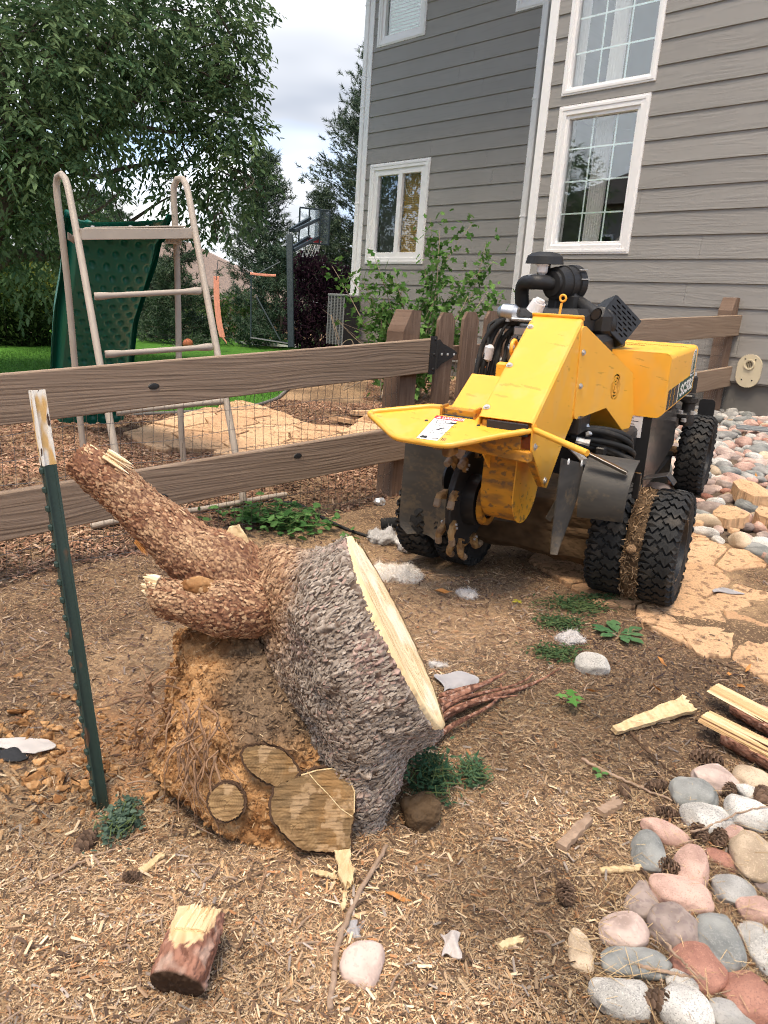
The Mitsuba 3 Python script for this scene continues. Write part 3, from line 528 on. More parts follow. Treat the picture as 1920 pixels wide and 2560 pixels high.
# chip deflector: plate in a bent tube
ph = math.radians(15); tcy, tcz = -.65, .97
def tp(X_, Y_, o=0.): return np.array([X_, Y_ - o * math.sin(ph), tcz + (Y_ - tcy) * math.tan(ph) + o * math.cos(ph)])
dk = nextkey(G + '__chip_deflector')
pl_ = Polygon([(-1.41, -.745), (-1.15, -.935), (-.89, -.935), (-.75, -.82), (-.60, -.70), (-.62, -.635), (-.76, -.60), (-.87, -.59), (-.89, -.66), (-1.055, -.66), (-1.07, -.59), (-1.16, -.60)]).buffer(-.004).buffer(.004)
m = prism(pl_, .006); v = np.array(m.vertices); m = TM(np.array([tp(a_, b_, c_) for a_, b_, c_ in v]), m.faces)
put(dk, gl(m), 'm_yellow', False, label='yellow deflector plate with bent tube rim and danger sticker')
loop = [tp(-.295, -.822, .008), tp(-.58, -.685, .008), tp(-.75, -.82, .008), tp(-.89, -.945, .008), tp(-1.15, -.945, .008), tp(-1.425, -.742, .008), tp(-1.15, -.588, .008), tp(-.92, -.580, .008), tp(-.74, -.602, .008), tp(-.575, -.675, .012)]
put(dk + '__rim_tube', gl(cat([tube(rounded(loop[:2] + [loop[1] + (loop[2] - loop[1]) * .02], .03), .0145, 14), tube(rounded(loop[1:], .045, 7), .0145, 14)])), 'm_yellow', 60)
put(dk + '__hinge_block', gl(cat([cbox(.165, .05, .045, .004, (-.972, -.615, .985)), cbox(.012, .08, .07, .002, (-1.06, -.625, .985)), cbox(.012, .08, .07, .002, (-.885, -.625, .985))])), 'm_orange')
put(dk + '__hinge_gap', gl(cbox(.16, .02, .03, .003, (-.972, -.645, .962))), 'm_dark')
for X_, Y_ in ((-1.10, -.735), (-.84, -.71), (-.66, -.665)): put(dk + '__hole', gl(frame(lathe([(0, .0012), (.009, .001), (.0095, 0)], 12), [1, 0, 0], unit([0, math.cos(ph), math.sin(ph)]), [0, -math.sin(ph), math.cos(ph)], tp(X_, Y_, .0065))), 'm_dark', False)
sk = nextkey(dk + '__warning_sticker'); TX = unit(np.array([1, .07, 0])); TY = unit(np.array([0, math.cos(ph), math.sin(ph)]) - TX * .07); TZ = np.array([0, -math.sin(ph), math.cos(ph)])
o0 = tp(-1.060, -.915, .0066)
def stk(poly, o, b, key=None): put(key or sk + '__print', gl(frame(prism(poly, .0006), TX, TY, TZ, o0 + TZ * o)), b, False)
mat('m_red', prin((.55, .03, .045), .4, .4)); mat('m_ink', prin((.02, .02, .02), .5, .3)); mat('m_paper', prin((.78, .77, .75), .4, .4))
stk(sbox(0, 0, .150, .252), 0, 'm_ink', sk); stk(sbox(.002, .002, .148, .25), .0007, 'm_paper'); stk(sbox(.002, .216, .148, .25), .0014, 'm_red')
put(sk + '__lettering', gl(frame(meshkit.text_mesh('DANGER', .020, .0006, True).apply_transform(np.diag([1.0, 1, 1, 1])), TX, TY, TZ, o0 + TX * .038 + TY * .223 + TZ * .0021)), 'm_paper', False)
stk(Polygon([(.012, .222), (.034, .222), (.023, .243)]), .0021, 'm_paper'); stk(Polygon([(.022, .226), (.024, .226), (.0245, .238), (.0215, .238)]), .0026, 'm_red')
wob = Polygon([(.05 + .024 * (1 + .18 * (i_ % 2)) * math.cos(i_ * .35), .185 + .018 * (1 + .2 * (i_ % 2)) * math.sin(i_ * .35)) for i_ in range(18)]).buffer(0)
stk(wob.difference(wob.buffer(-.003)), .0014, 'm_ink'); stk(Polygon([(.07, .178), (.125, .182), (.13, .196), (.115, .192), (.10, .198), (.09, .188)]), .0014, 'm_ink')
def pt(s, h_, x, y): put(sk + '__lettering', gl(frame(meshkit.text_mesh(s, h_, .0005), TX, TY, TZ, o0 + TX * x + TY * y + TZ * .0014)), 'm_ink', False)
pt('Rotating Cutters', .0105, .030, .148); pt('Thrown Objects', .0095, .036, .085); pt('Keep Bystanders Away', .0085, .022, .069)
stk(unary_union([sbox(.055, .105, .085, .108).buffer(.001), Polygon([(.06, .108), (.075, .130), (.08, .128), (.068, .108)]), Polygon([(.07, .12), (.10, .126), (.10, .122), (.075, .116)]), Polygon([(.078, .13), (.086, .138), (.09, .131), (.083, .127)])]), .0014, 'm_ink')
stk(unary_union([Polygon([(.012, .012), (.045, .012), (.05, .024), (.04, .034), (.022, .036), (.012, .026)]), Polygon([(.072, .020), (.080, .027), (.080, .022), (.094, .022), (.094, .027), (.102, .020), (.094, .013), (.094, .018), (.080, .018), (.080, .013)])]), .0014, 'm_ink')
stk(unary_union([sbox(.118 + .008 * i_, .008, .122 + .008 * i_, .034) for i_ in range(3)]), .0014, 'm_ink')
# rod that carries the right curtain, black stop bar
put(G + '__curtain_bar', gl(bar((-.405, -.36, .818), (-.212, -.36, .752), .016, .03, (0, 0, 1), .002)), 'm_blacksheet')
# round belt drum, cutter wheel
dc = np.array([-.36, .60]); R_ = .185
drum = unary_union([Polygon([(dc[0] + R_ * math.cos(t), dc[1] + R_ * math.sin(t)) for t in np.linspace(0, 6.283, 49)[:-1]]), Polygon([(dc[0] - R_ * .98, dc[1] + .04), (dc[0] - .16, .86), (dc[0] + .30, .86), (dc[0] + R_, dc[1])])])
bk = nextkey(G + '__drive_drum'); put(bk, gl(px(drum, -.872, -.703)), 'm_orange', 25, label='dirty round drum beside the cutter wheel')
put(bk + '__face', gl(px(drum.buffer(.006), -.703, -.697)), 'm_yellow', 25)
put(bk + '__clamp', gl(cbox(.06, .07, .05, .012, (-.885, -.50, .80))), 'm_orange')
wc = np.array([-1.02, -.345, .475])
wk = nextkey(G + '__cutter_wheel')
put(wk, gl(lx([(0, -.016), (.255, -.016), (.262, -.008), (.262, .008), (.255, .016), (0, .016)], wc, 48)), 'm_iron', 30, label='cutter wheel with rusty paired teeth')
put(wk + '__hub', gl(lx([(0, .10), (.085, .10), (.085, .07), (.135, .065), (.14, .02), (.14, -.03), (.0, -.03)], wc + [.02, 0, 0], 32)), 'm_black')
put(wk + '__hub_ring', gl(lx([(.09, .13), (.125, .13), (.125, .098), (.09, .098)], wc, 32)), 'm_orange')
mat('m_tip', prin(mikit.proc(lambda p, n, uv: mix((.17, .115, .07), (.33, .24, .16), fbm(p.x * 60, p.y * 60, p.z * 60, 3))), .5, .4))
for n_, t in enumerate(np.radians(np.arange(9) * 40 + 6)):
    for s_ in (-1, 1):
        e1 = np.array([0, math.cos(t), math.sin(t)]); e2 = np.array([0, -math.sin(t), math.cos(t)]); ex = np.array([s_, 0, 0.])                   # out, along the turn, to the side
        b0 = wc + e1 * .245 - e2 * .02 + ex * .024; tk = nextkey(wk + '__tooth')
        pocket = hull(np.vstack([[b0 + e1 * i_ * .022 + e2 * j_ * .024 + ex * k__ * .010 for i_ in (-1, 1) for j_ in (-1, 1) for k__ in (-1, 1)], [b0 + e1 * .052 + e2 * (.012 + .014 * j_) + ex * (.008 + k__ * .013) for j_ in (-1, 1) for k__ in (-1, 1)]])).subdivide()
        put(tk, gl(cat([pocket, tube(curve([b0 + e1 * .030 + ex * .004, b0 + e1 * .056 + e2 * .006 + ex * .010, b0 + e1 * .066 + e2 * .030 + ex * .014], 7), [.018, .019, .018, .017, .017, .016, .016], 9)])), 'm_rust', 35)
        q0 = b0 + e1 * .064 + e2 * .024 + ex * .014
        put(tk + '__tip', gl(tube([q0, q0 + e2 * .004, q0 + e2 * .040 + e1 * .006, q0 + e2 * .046 + e1 * .007], [.014, .0185, .0185, .012], 10)), 'm_tip', 40)
        for q_ in (-.012, .014): put(tk + '__bolt', gl(lx([(0, s_ * .012), (.007, s_ * .011), (.008, 0)], b0 + ex * .010 + e2 * q_ - e1 * .004, 8)), 'm_steel' if n_ % 2 else 'm_black')
put(wk + '__guard_disc', gl(lx([(0, -.012), (.075, -.012), (.08, 0), (0, 0)], np.array([-1.09, -.44, .60]), 24)), 'm_black'); put(wk + '__guard_disc__bolt', gl(lx([(0, -.012), (.011, -.011), (.013, 0)], np.array([-1.102, -.44, .60]), 8)), 'm_steel', False)
g('cutter_bracket', cat([cbox(.05, .10, .16, .01, (-1.0, -.66, .86)), cbox(.10, .06, .06, .008, (-1.03, -.68, .84))]), 'm_rust')
# rubber curtains
def flap(fn, t=.006, nu=14, nv=16, **l): put(G + '__rubber_flap', gl(thick(grid_mesh(fn, nu, nv), t)), 'm_flap', 40, **l)
def leftflap(a, b):
    rr = np.where(b < .18, np.sqrt(np.clip(1 - ((.18 - b) / .18) ** 2, 0, 1)), 1.); w = .145 - (1 - rr) * .06
    return np.stack([-1.295 + (a - .5) * 2 * w - .01 * (1 - b), -.30 + .05 * np.sin(a * 3.1) * (1 - b) - .03 * (1 - b), .185 + .53 * b], -1)
flap(leftflap, label='square dirty rubber flap left of the cutter wheel')
flap(lambda a, b: np.stack([-.97 + .13 * a + 0 * b, -.13 + .03 * a + 0 * b, .30 + .5 * b], -1))
def rightflap(a, b):
    yl = -.665 + .03 * b; yr = np.interp(b, [0, .15, .35, .6, .85, 1], [-.65, -.56, -.45, -.34, -.29, -.315]); z0 = .385; top = .845 - .09 * a
    return np.stack([-.452 + .022 * (1 - b) * np.sin(a * 2.5) + .015 * a, yl + (yr - yl) * a, z0 + (top - z0) * b], -1)
flap(rightflap, label='pointed rubber flap hanging from the right end of the tube')
for yz in ((-.60, .825), (-.36, .765)): put(G + '__flap_bolt', gl(frame(lathe([(0, .004), (.012, .004), (.016, 0)], 12), [0, 1, 0], [0, 0, 1], [1, 0, 0], [-.432, *yz])), 'm_letter', False)
def fender(a, b):
    th = np.interp(b, [0, .35, .7, 1], [-.35, .1, .75, 1.45]); rr = .205
    return np.stack([-.415 + .22 * a + .02 * b * (a - .5), -.20 - rr * np.cos(th) + .0 * a, .585 + rr * np.sin(th) - .015 * (1 - b) * (1 - a)], -1)
flap(fender, .007, 12, 20, label='bent rubber fender over the inner right front tyre')
put(G + '__rubber_flap', gl(thick(grid_mesh(lambda a, b: np.stack([-.44 - .10 * (1 - b) - .02 * a, -.36 - .02 * a - .06 * (1 - b), .46 + .27 * b + .0 * a + .02 * a], -1), 5, 9), .005)), 'm_flap', 40)
g('fender_bracket', cbox(.03, .02, .13, .002, (-.185, -.22, .66)), 'm_blacksheet'); g('fender_bracket', cat([bar((-.20, .02, .64), (-.08, .02, .68), .09, .006, (0, 1, 0)), bar((-.08, .02, .68), (-.04, .02, .635), .09, .006, (0, 1, 0))]), 'm_blacksheet')
# mud packed between the right tyres
def mudring(a, b):
    t = (a - .42) * 2.9; w = .044; rr = .265 + .035 * nfbm(np.stack([t * 3, b * 3, t * 0 + 2], -1), 3, 3) + .012 * np.sin(b * 3.14)
    return np.stack([-.152 + (b - .5) * 2 * w, -rr * np.cos(t), .298 + rr * np.sin(t)], -1)
put(G + '__packed_mud', gl(jitter(grid_mesh(mudring, 70, 12), .008, 22, 4)), 'm_mud', 60, label='mud and needles packed between the right dual tyres')
mr = np.random.default_rng(9); mv = [ (t, b_) for t, b_ in zip(mr.uniform(-1.3, 1.5, 420), mr.uniform(-.045, .045, 420))]; mo = np.array([[-.152 + b_, -.305 * math.cos(t), .298 + .305 * math.sin(t)] for t, b_ in mv]); mf = rot_frames(mr, 420, .9) * np.stack([mr.uniform(.012, .04, 420), mr.uniform(.002, .007, 420), mr.uniform(.002, .004, 420)], 1)[:, :, None]
mm = scatter(np.array([(-.5, -.5, 0), (.5, -.4, 0), (.55, .1, .3), (.4, .5, 0), (-.5, .4, 0), (-.5, 0, .3)]), np.array([(0, 1, 2), (0, 2, 5), (5, 2, 3), (5, 3, 4)]), mf, mo); put(G + '__packed_mud__chip', gl(mm), 'm_vc', False, color=np.repeat(np.array([.20, .135, .08]) * mr.uniform(.5, 2.2, (420, 1)), 6, 0), kind='stuff')
# hoses under the guard
hz_ = []
for q in range(7):
    a_ = rg.uniform(-.03, .03, 3)
    hz_.append(tube(curve([np.array([-.64, .0 + q * .02, .84 - q * .02]) + a_, np.array([-.46, .12 + .02 * q, .83 - .030 * q]) + a_, np.array([-.345 + .006 * q, .33, .76 - .035 * q]) + a_ * .3, np.array([-.36, .42, .66 - .02 * q]), np.array([-.45, .30, .60 - .012 * q]), np.array([-.62, .15, .62 - .012 * q])], 26), .0165, 8, False))
for q, m in enumerate(hz_): g('hydraulic_hose', m, 'm_rubber', 60)
for P, Q in (((-.56, -.02, .80), (-.49, -.01, .79)), ((-.60, .02, .75), (-.48, -.10, .71)), ((-.55, .1, .86), (-.52, .08, .81))): g('hose_fitting', tube([P, np.array(P) * .4 + np.array(Q) * .6, Q], [.018, .016, .020], 6), 'm_steel', False)
g('valve_block', cat([cbox(.16, .2, .1, .01, (-.62, .05, .88)), cbox(.05, .06, .05, .006, (-.46, .14, .72))]), 'm_black')
# steering knuckle by the far tyre
g('steering_knuckle', cat([frame(lathe([(0, 0), (.05, 0), (.055, .04), (.045, .1), (.045, .16), (.06, .17), (.06, .2), (0, .2)], 18), [1, 0, 0], [0, 1, 0], [0, 0, 1], [-.27, 1.86, .60]), cbox(.18, .12, .05, .01, (-.33, 1.86, .80)), cbox(.14, .10, .04, .01, (-.32, 1.80, .68)), frame(lathe([(0, 0), (.032, 0), (.032, .11), (.02, .12), (0, .12)], 14), [1, 0, 0], [0, 1, 0], [0, 0, 1], [-.265, 1.84, .84])]), 'm_black')
for P in ((-.265, 1.84, .96), (-.31, 1.75, .83), (-.30, 1.72, .70), (-.22, 1.74, .70), (-.35, 1.72, .645), (-.27, 1.72, .645)): g('hex_bolt', frame(lathe([(0, .025), (.018, .024), (.02, 0)], 6), [1, 0, 0], [0, 1, 0], [0, 0, 1], P), 'm_steel', False)
g('mud_guard', py(rpoly([(-.27, .48), (-.15, .48), (-.15, .71), (-.27, .71)], .03), 2.45, 2.458), 'm_black', False)

# engine
g('engine_block', cat([cbox(.46, .62, .42, .03, (-.80, .62, 1.10)), cbox(.36, .35, .12, .05, (-.88, .40, 1.38)), cbox(.50, .30, .16, .04, (-.83, .62, 1.37))]), 'm_plastic')
g('engine_shroud', hull(np.array([[x, y, z] for x, y, z in ((-1.09, .18, 1.37), (-.66, .18, 1.40), (-.66, .5, 1.45), (-1.09, .5, 1.44), (-1.05, .22, 1.44), (-.70, .22, 1.455), (-1.09, .18, 1.33), (-.66, .18, 1.33), (-.66, .5, 1.33), (-1.09, .5, 1.33))])), 'm_plastic', False)
g('cylinder_head', cat([cbox(.10, .10, .09, .012, (-.905, .06, 1.33)), cbox(.17, .08, .018, .005, (-.885, -.02, 1.40)), cbox(.12, .05, .05, .008, (-.90, -.01, 1.34))] + [cbox(.11, .12, .004, .001, (-.93, .08, 1.22 + .012 * i_)) for i_ in range(8)] + [tube([(-.97, .0, 1.19), (-.95, -.03, 1.25), (-.91, -.04, 1.27)], [.03, .035, .02], 10)]), 'm_aluminium')
g('oil_filter', lx([(0, -.06), (.028, -.06), (.045, -.035), (.045, .03), (.03, .05), (0, .05)], (-1.0, .0, 1.43), 18), 'm_aluminium')
g('breather', tube([(-1.0, -.02, 1.385), (-1.0, -.02, 1.43)], .016, 8), 'm_steel')
g('filler_cap', cat([tube([(-.885, .06, 1.44), (-.86, .055, 1.49)], [.045, .038], 14), tube([(-.86, .055, 1.49), (-.853, .055, 1.505)], [.03, .026], 14)]), 'm_clear')
g('dipstick', cat([tube([(-.745, .05, 1.40), (-.74, .06, 1.49)], .007, 8), frame(lathe([(.016 + .006 * math.cos(t), .006 * math.sin(t)) for t in np.linspace(0, 6.283, 9)[:-1]], 14, True), [1, 0, 0], [0, 0, 1], [0, -1, 0], [-.735, .06, 1.515])]), 'm_yellow')
mat('m_hi_orange', prin((.75, .14, .02), .45, .4))
for q in range(9):
    a_ = rg.normal(0, .018, (5, 3)); o = np.array([-1.06 + .014 * q, -.06 + .012 * q, 0])
    g('cable', tube(curve(np.array([(.05, .06, 1.40), (-.01, .0, 1.36), (-.045, -.02, 1.24), (-.055, -.05, 1.12), (-.075, -.06, .98)]) + o * [1, 1, 0] + a_, 20), .0085 if q % 3 else .014, 7, False), 'm_rubber', 60)
g('fuel_filter', cat([tube([(-1.08, -.08, 1.175), (-1.075, -.08, 1.185), (-1.067, -.08, 1.25), (-1.064, -.08, 1.262)], [.012, .026, .026, .014], 14)]), 'm_clear', 40, label='clear plastic fuel filter with black cap')
g('cable_clip', tube([(-1.10, -.085, 1.09), (-1.087, -.085, 1.15)], .017, 8), 'm_hi_orange'); g('cable_clip', tube([(-.93, -.05, 1.105), (-.90, -.05, 1.13)], .018, 8), 'm_hi_orange')
g('wiring_box', cbox(.06, .05, .26, .02, (-.985, .02, 1.14)), 'm_plastic'); g('wiring_box', cbox(.05, .04, .12, .02, (-.94, .0, 1.19)), 'm_plastic')
# air cleaner
ac = np.array([-.905, .36, 1.578]); ad = unit([.42, .90, .02]); au = unit(np.cross(ad, [0, 0, 1])); av = np.cross(au, ad)
def alongad(prof, o, n=28): return frame(lathe(prof, n), au, av, ad, ac + ad * o)
ak = nextkey(G + '__air_cleaner')
put(ak, gl(alongad([(0, -.03), (.032, -.03), (.036, .0), (.068, .004), (.072, .02), (.088, .024), (.092, .05), (.092, .09), (.098, .092), (.098, .105), (.092, .107), (.092, .15), (.10, .153), (.10, .20), (.088, .21), (0, .21)], 0)), 'm_plastic', 30, label='black air cleaner canister above the engine')
put(ak + '__mount', gl(cat([cbox(.14, .10, .14, .02, (-.83, .46, 1.46)), cbox(.05, .06, .14, .01, (-.90, .43, 1.47))])), 'm_plastic')
put(ak + '__intake_pipe', gl(tube(rounded([ac - ad * .02 + [0, 0, .005], ac - ad * .02 + [-.055, -.06, .008], ac + [-.18, .02, .0], ac + [-.17, .06, -.20]], .075, 9), .040, 16)), 'm_plastic', 60)
put(ak + '__hose_clamp', gl(tube([ac + [-.085, -.045, .008], ac + [-.097, -.038, .008]], .044, 18)), 'm_steel')
cc = np.array([-.965, .40, 1.695])
put(ak + '__rain_cap', gl(frame(lathe([(0, .05), (.035, .052), (.075, .044), (.098, .028), (.107, -.012), (.100, -.014), (.09, -.006), (.03, .0), (0, .0)], 32), [1, 0, 0], [0, 1, 0], [0, 0, 1], cc + [0, 0, .0])), 'm_plastic', 35, label='mushroom shaped rain cap')
put(ak + '__rain_cap_stem', gl(tube([cc + [.0, .0, .01], cc + [.0, .0, -.09]], .036, 16)), 'm_plastic')
put(ak + '__dust_bowl', gl(frame(lathe([(0, -.052), (.012, -.05), (.02, -.032), (.030, -.022), (.032, .012), (.036, .014), (.036, .026), (0, .03)], 20), [1, 0, 0], [0, 1, 0], [0, 0, 1], cc + [.01, -.06, -.035])), 'm_clear', 35)
for t in (-.02, .03): put(ak + '__latch', gl(frame(cbox(.012, .006, .06, .002), au, av, ad, ac + ad * .17 + au * (.09 + t * .4) + av * (.055 - t))), 'm_steel')
# silencer
mk = nextkey(G + '__silencer')
put(mk, gl(frame(lathe([(0, 0), (.08, 0), (.10, .02), (.10, .26), (.08, .28), (0, .28)], 24), [1, 0, 0], [0, 0, 1], [0, -1, 0], (-.66, .82, 1.36))), 'm_black')
put(mk + '__tail_pipe', gl(tube(rounded([np.array(q) for q in ((-.80, .52, 1.49), (-.755, .47, 1.475), (-.635, .38, 1.425))], .04), .0375, 16, False)), 'm_iron', 60)
put(mk + '__tail_pipe_bore', gl(tube([(-.70, .43, 1.452), (-.637, .381, 1.4255)], .032, 14)), 'm_dark')
A0, A1, A2, A3 = [L_ for L_ in (np.array([-.592, .62, 1.525]), np.array([-.455, .70, 1.385]), np.array([-.480, .60, 1.205]), np.array([-.625, .52, 1.36]))]
e1, e2 = unit(A1 - A0), unit(A3 - A0); e2 = unit(e2 - e1 * np.dot(e1, e2)); e3 = np.cross(e1, e2); e3 = e3 if e3[1] < 0 else -e3
w1, w2 = np.linalg.norm(A1 - A0) * 1.02, .185
hs = sbox(0, 0, w1, w2); slots = [sbox(.018 + .045 * i_ + .02 * (j_ % 2), .018 + .022 * j_, .050 + .045 * i_ + .02 * (j_ % 2), .026 + .022 * j_) for i_ in range(4) for j_ in range(7)]
shield = prism(hs.buffer(-.008).buffer(.008).difference(unary_union(slots)), .003)
fl_ = 1 if np.dot(np.cross(e1, e2), e3) > 0 else -1
sh = nextkey(mk + '__heat_shield')
put(sh, gl(frame(shield, e1, e2, e3, A0)), 'm_black', False, label='slotted black heat shield')
put(sh + '__side', gl(cat([frame(prism(rpoly([(0, 0), (w2, 0), (w2, -.2), (.07, -.2), (0, -.13)], .01), .003), e2, e3, np.cross(e2, e3), A0), frame(prism(sbox(0, -.15, w1, 0), .003), e1, e3, np.cross(e1, e3), A0), frame(prism(sbox(0, -.15, w1, 0), .003), e1, e3, np.cross(e1, e3), A0 + e2 * w2), frame(prism(sbox(0, -.15, w2, 0), .003), e2, e3, np.cross(e2, e3), A0 + e1 * w1)])), 'm_black', False)
# ------------------------------------------------------------------ the uprooted stump
from scipy.spatial import cKDTree
import manifold3d as m3
ICO = trimesh.creation.icosphere(2, 1.).vertices
def mani(m): return m3.Manifold(m3.Mesh(np.asarray(m.vertices, np.float32), np.asarray(m.faces, np.uint32)))
def from_m(m): q = m.to_mesh(); t = trimesh.Trimesh(np.array(q.vert_properties[:, :3], float), np.array(q.tri_verts), process=False); t.merge_vertices(); return t
def sph(p, r): return ICO * r + np.asarray(p)
def chain(nodes, edge=.006, smooth=12, pre=.018, extra=None, cut=None):
    """tapered limb through the (point, radius) nodes as one smooth surface"""
    M_ = None
    for (p, r), (q, s) in zip(nodes, nodes[1:]):
        h_ = mani(hull(np.vstack([sph(p, r), sph(q, s)]))); M_ = h_ if M_ is None else M_ + h_
    for e in extra or []: M_ = M_ + mani(e)
    t = from_m(M_.refine_to_length(pre)); trimesh.smoothing.filter_taubin(t, .5, .53, smooth)
    M_ = mani(t)
    for N_, P_ in cut or []: M_ = M_.trim_by_plane(N_.tolist(), float(np.dot(N_, P_)))
    return from_m(M_.refine_to_length(edge))
def flaky(m, A, cell, stretch, height, tilt, seed, ramp=.35):
    """bark plates: cells stretched along A, each raised and tilted, open cracks between; returns mesh, cell number's random values, crack value"""
    r = np.random.default_rng(seed); v = np.array(m.vertices); n = np.array(m.vertex_normals)
    A = unit(A); e1 = unit(np.cross(A, [.3, .2, .9])); e2 = np.cross(A, e1); T_ = np.stack([A / stretch, e1, e2])
    w = v + (np.stack([nfbm(v * 14, 3, seed + q) for q in range(3)], 1) - .5) * cell * 1.6
    q = w @ T_.T / cell; lo, hi = q.min(0) - 1, q.max(0) + 1
    c = r.uniform(lo, hi, (int(np.prod(hi - lo) * 1.0), 3)); d, ix = cKDTree(c).query(q, 2)
    gap = np.clip((d[:, 1] - d[:, 0]) / ramp, 0, 1); rnd = r.random(len(c)); tl = r.normal(0, tilt, (len(c), 3)) + [tilt * 1.3, 0, 0]
    lift = np.einsum('ij,ij->i', (q - c[ix[:, 0]]), tl[ix[:, 0]])
    h = height * (gap * (.35 + .65 * rnd[ix[:, 0]]) + lift * gap) + (nfbm(v * 60, 3, seed + 7) - .5) * height * .8
    return TM(v + n * h[:, None], m.faces), rnd[ix[:, 0]], gap
def lerp(a, b, t): return np.asarray(a) + (np.asarray(b) - np.asarray(a)) * np.asarray(t)[:, None]
ST = thing('tree_stump', 'big uprooted conifer stump lying on its side with sawn roots and soil on its base', 'tree stump')
M_ax = unit(.451 * CR - .892 * CU); A_ax = unit(.87 * CR + .44 * CU - .05 * FW); N_ax = np.cross(A_ax, M_ax); N_ax = N_ax if N_ax @ FW < 0 else -N_ax
C0 = at(990, 1576, 2.36); RC = .333
circ = lambda c, r, k=40, e=1.: np.array([c + r * (math.cos(t) * M_ax + e * math.sin(t) * N_ax) for t in np.linspace(0, 2 * math.pi, k, endpoint=False)])
top_ = mani(hull(np.vstack([circ(C0 + A_ax * .0, RC), circ(C0 - A_ax * .16, RC * 1.03)])))
body = mani(hull(np.vstack([circ(C0 - A_ax * .13, RC * 1.02), circ(C0 - A_ax * .20, RC * .98), sph(at(893, 2085, 2.25), .045), sph(at(902, 1985, 2.28), .055), sph(at(800, 1700, 2.42), .075), sph(at(712, 1490, 2.46), .11), sph(at(692, 1445, 2.47), .098)])))
tr = from_m((top_ + body).refine_to_length(.02)); trimesh.smoothing.filter_taubin(tr, .5, .53, 30)
tr = from_m(mani(tr).trim_by_plane((-A_ax).tolist(), float(-A_ax @ (C0 - A_ax * .004))).refine_to_length(.0056))
_q = np.array(tr.vertices); grow = (nfbm(_q * 5, 3, 21) - .5) * .075 + (nfbm((_q - np.outer((_q - C0) @ A_ax, A_ax) * .72) * 17, 3, 29) - .5) * .034; rim_d = np.clip((C0 - np.array(tr.vertices)) @ A_ax / .03, 0, 1)
tr = TM(np.array(tr.vertices) + np.array(tr.vertex_normals) * (grow * rim_d)[:, None], tr.faces)
cutside = (C0 - np.array(tr.vertices)) @ A_ax < .012
trf, rn, gap = flaky(tr, A_ax, .0118, 3.0, .0115, .7, 31)
vv = np.where(cutside[:, None] & (np.array(tr.vertex_normals) @ A_ax > .6)[:, None], np.array(tr.vertices), np.array(trf.vertices)); trf = TM(vv, trf.faces)
tint = nfbm(np.array(tr.vertices) * 7, 3, 5)
c_ = lerp((.225, .182, .148), (.455, .39, .33), rn); c_ = lerp(c_, np.tile((.46, .30, .26), (len(c_), 1)), np.clip((tint - .55) * 4, 0, .7)); 
dust = np.clip((.42 - (np.array(tr.vertices) - at(610, 1400, 2.35)) @ unit(CR)) * 0 + (nfbm(np.array(tr.vertices) * 4 + 9, 3, 8) - .45) * 3, 0, 1) * np.clip((at(760, 1500, 2.3) - np.array(tr.vertices)) @ CR / .12, 0, 1)
c_ = lerp(c_, np.tile((.50, .33, .185), (len(c_), 1)), np.clip(dust, 0, .85)); c_ = lerp(np.tile((.125, .085, .064), (len(c_), 1)), c_, np.clip(gap * 1.35 - .1, 0, 1))
collar = lambda v_: np.clip(np.exp(-(((v_ - at(640, 1450, 2.36)) / [.17, .3, .24]) ** 2).sum(1)) * 1.5 + (nfbm(v_ * 9, 3, 71) - .5) * .8, 0, .95) * np.clip((at(790, 1500, 2.3) - v_) @ CR / .08, 0, 1)
c_ = lerp(c_, lerp((.25, .125, .07), (.52, .35, .21), rn), collar(np.array(tr.vertices)))
put(ST + '__trunk', trf, 'm_vc', True, color=c_)
# loose curls of bark standing off the trunk
rs = np.random.default_rng(12); fc = np.array(tr.triangles_center); fnm = np.array(tr.face_normals); okf = np.where(((fnm @ -FW) > -.1) & ((C0 - fc) @ A_ax > .02))[0]
pk_ = rs.choice(okf, 7000, p=np.array(tr.area_faces)[okf] / np.array(tr.area_faces)[okf].sum())
nn = fnm[pk_]; ax_ = A_ax + rs.normal(0, .28, (len(pk_), 3)); ax_ -= nn * np.einsum('ij,ij->i', ax_, nn)[:, None]; ax_ /= np.linalg.norm(ax_, axis=1, keepdims=True); ay_ = np.cross(nn, ax_)
tl_ = rs.uniform(.03, .36, len(pk_))[:, None]; ax2 = ax_ * np.cos(tl_) + nn * np.sin(tl_); az_ = np.cross(ax2, ay_)
L_ = (rs.uniform(.008, .024, len(pk_)) * rs.uniform(.6, 1.1, len(pk_)))[:, None, None]; Wd = rs.uniform(.003, .008, len(pk_))[:, None, None]
flv = np.array([(-.5, -.5, 0), (.5, -.35, .04), (.62, .1, .0), (.4, .5, .03), (-.5, .45, 0), (-.5, -.5, -.09), (.5, -.35, -.06), (.62, .1, -.05), (.4, .5, -.06), (-.5, .45, -.09)])
flf = np.array([(0, 1, 2), (0, 2, 3), (0, 3, 4), (5, 7, 6), (5, 8, 7), (5, 9, 8)] + [q for i_ in range(5) for q in ((i_, i_ + 5, (i_ + 1) % 5), ((i_ + 1) % 5, i_ + 5, (i_ + 1) % 5 + 5))])
Ms = np.stack([ax2[:, None] * L_, ay_[:, None] * Wd, az_[:, None] * L_ * .8], 1)[:, :, 0]
fm = scatter(flv, flf, Ms, fc[pk_] + nn * rs.uniform(.004, .013, len(pk_))[:, None])
fcx = lerp((.215, .172, .138), (.495, .43, .365), rs.random(len(pk_))); pkm = rs.random(len(pk_)) < .07; fcx[pkm] = (.44, .31, .26); fcx = lerp(fcx, lerp((.22, .10, .055), (.60, .41, .25), rs.random(len(pk_))), collar(fc[pk_]))
put(ST + '__trunk__bark_flake', fm, 'm_vc', False, color=np.repeat(fcx, len(flv), 0), kind='stuff')
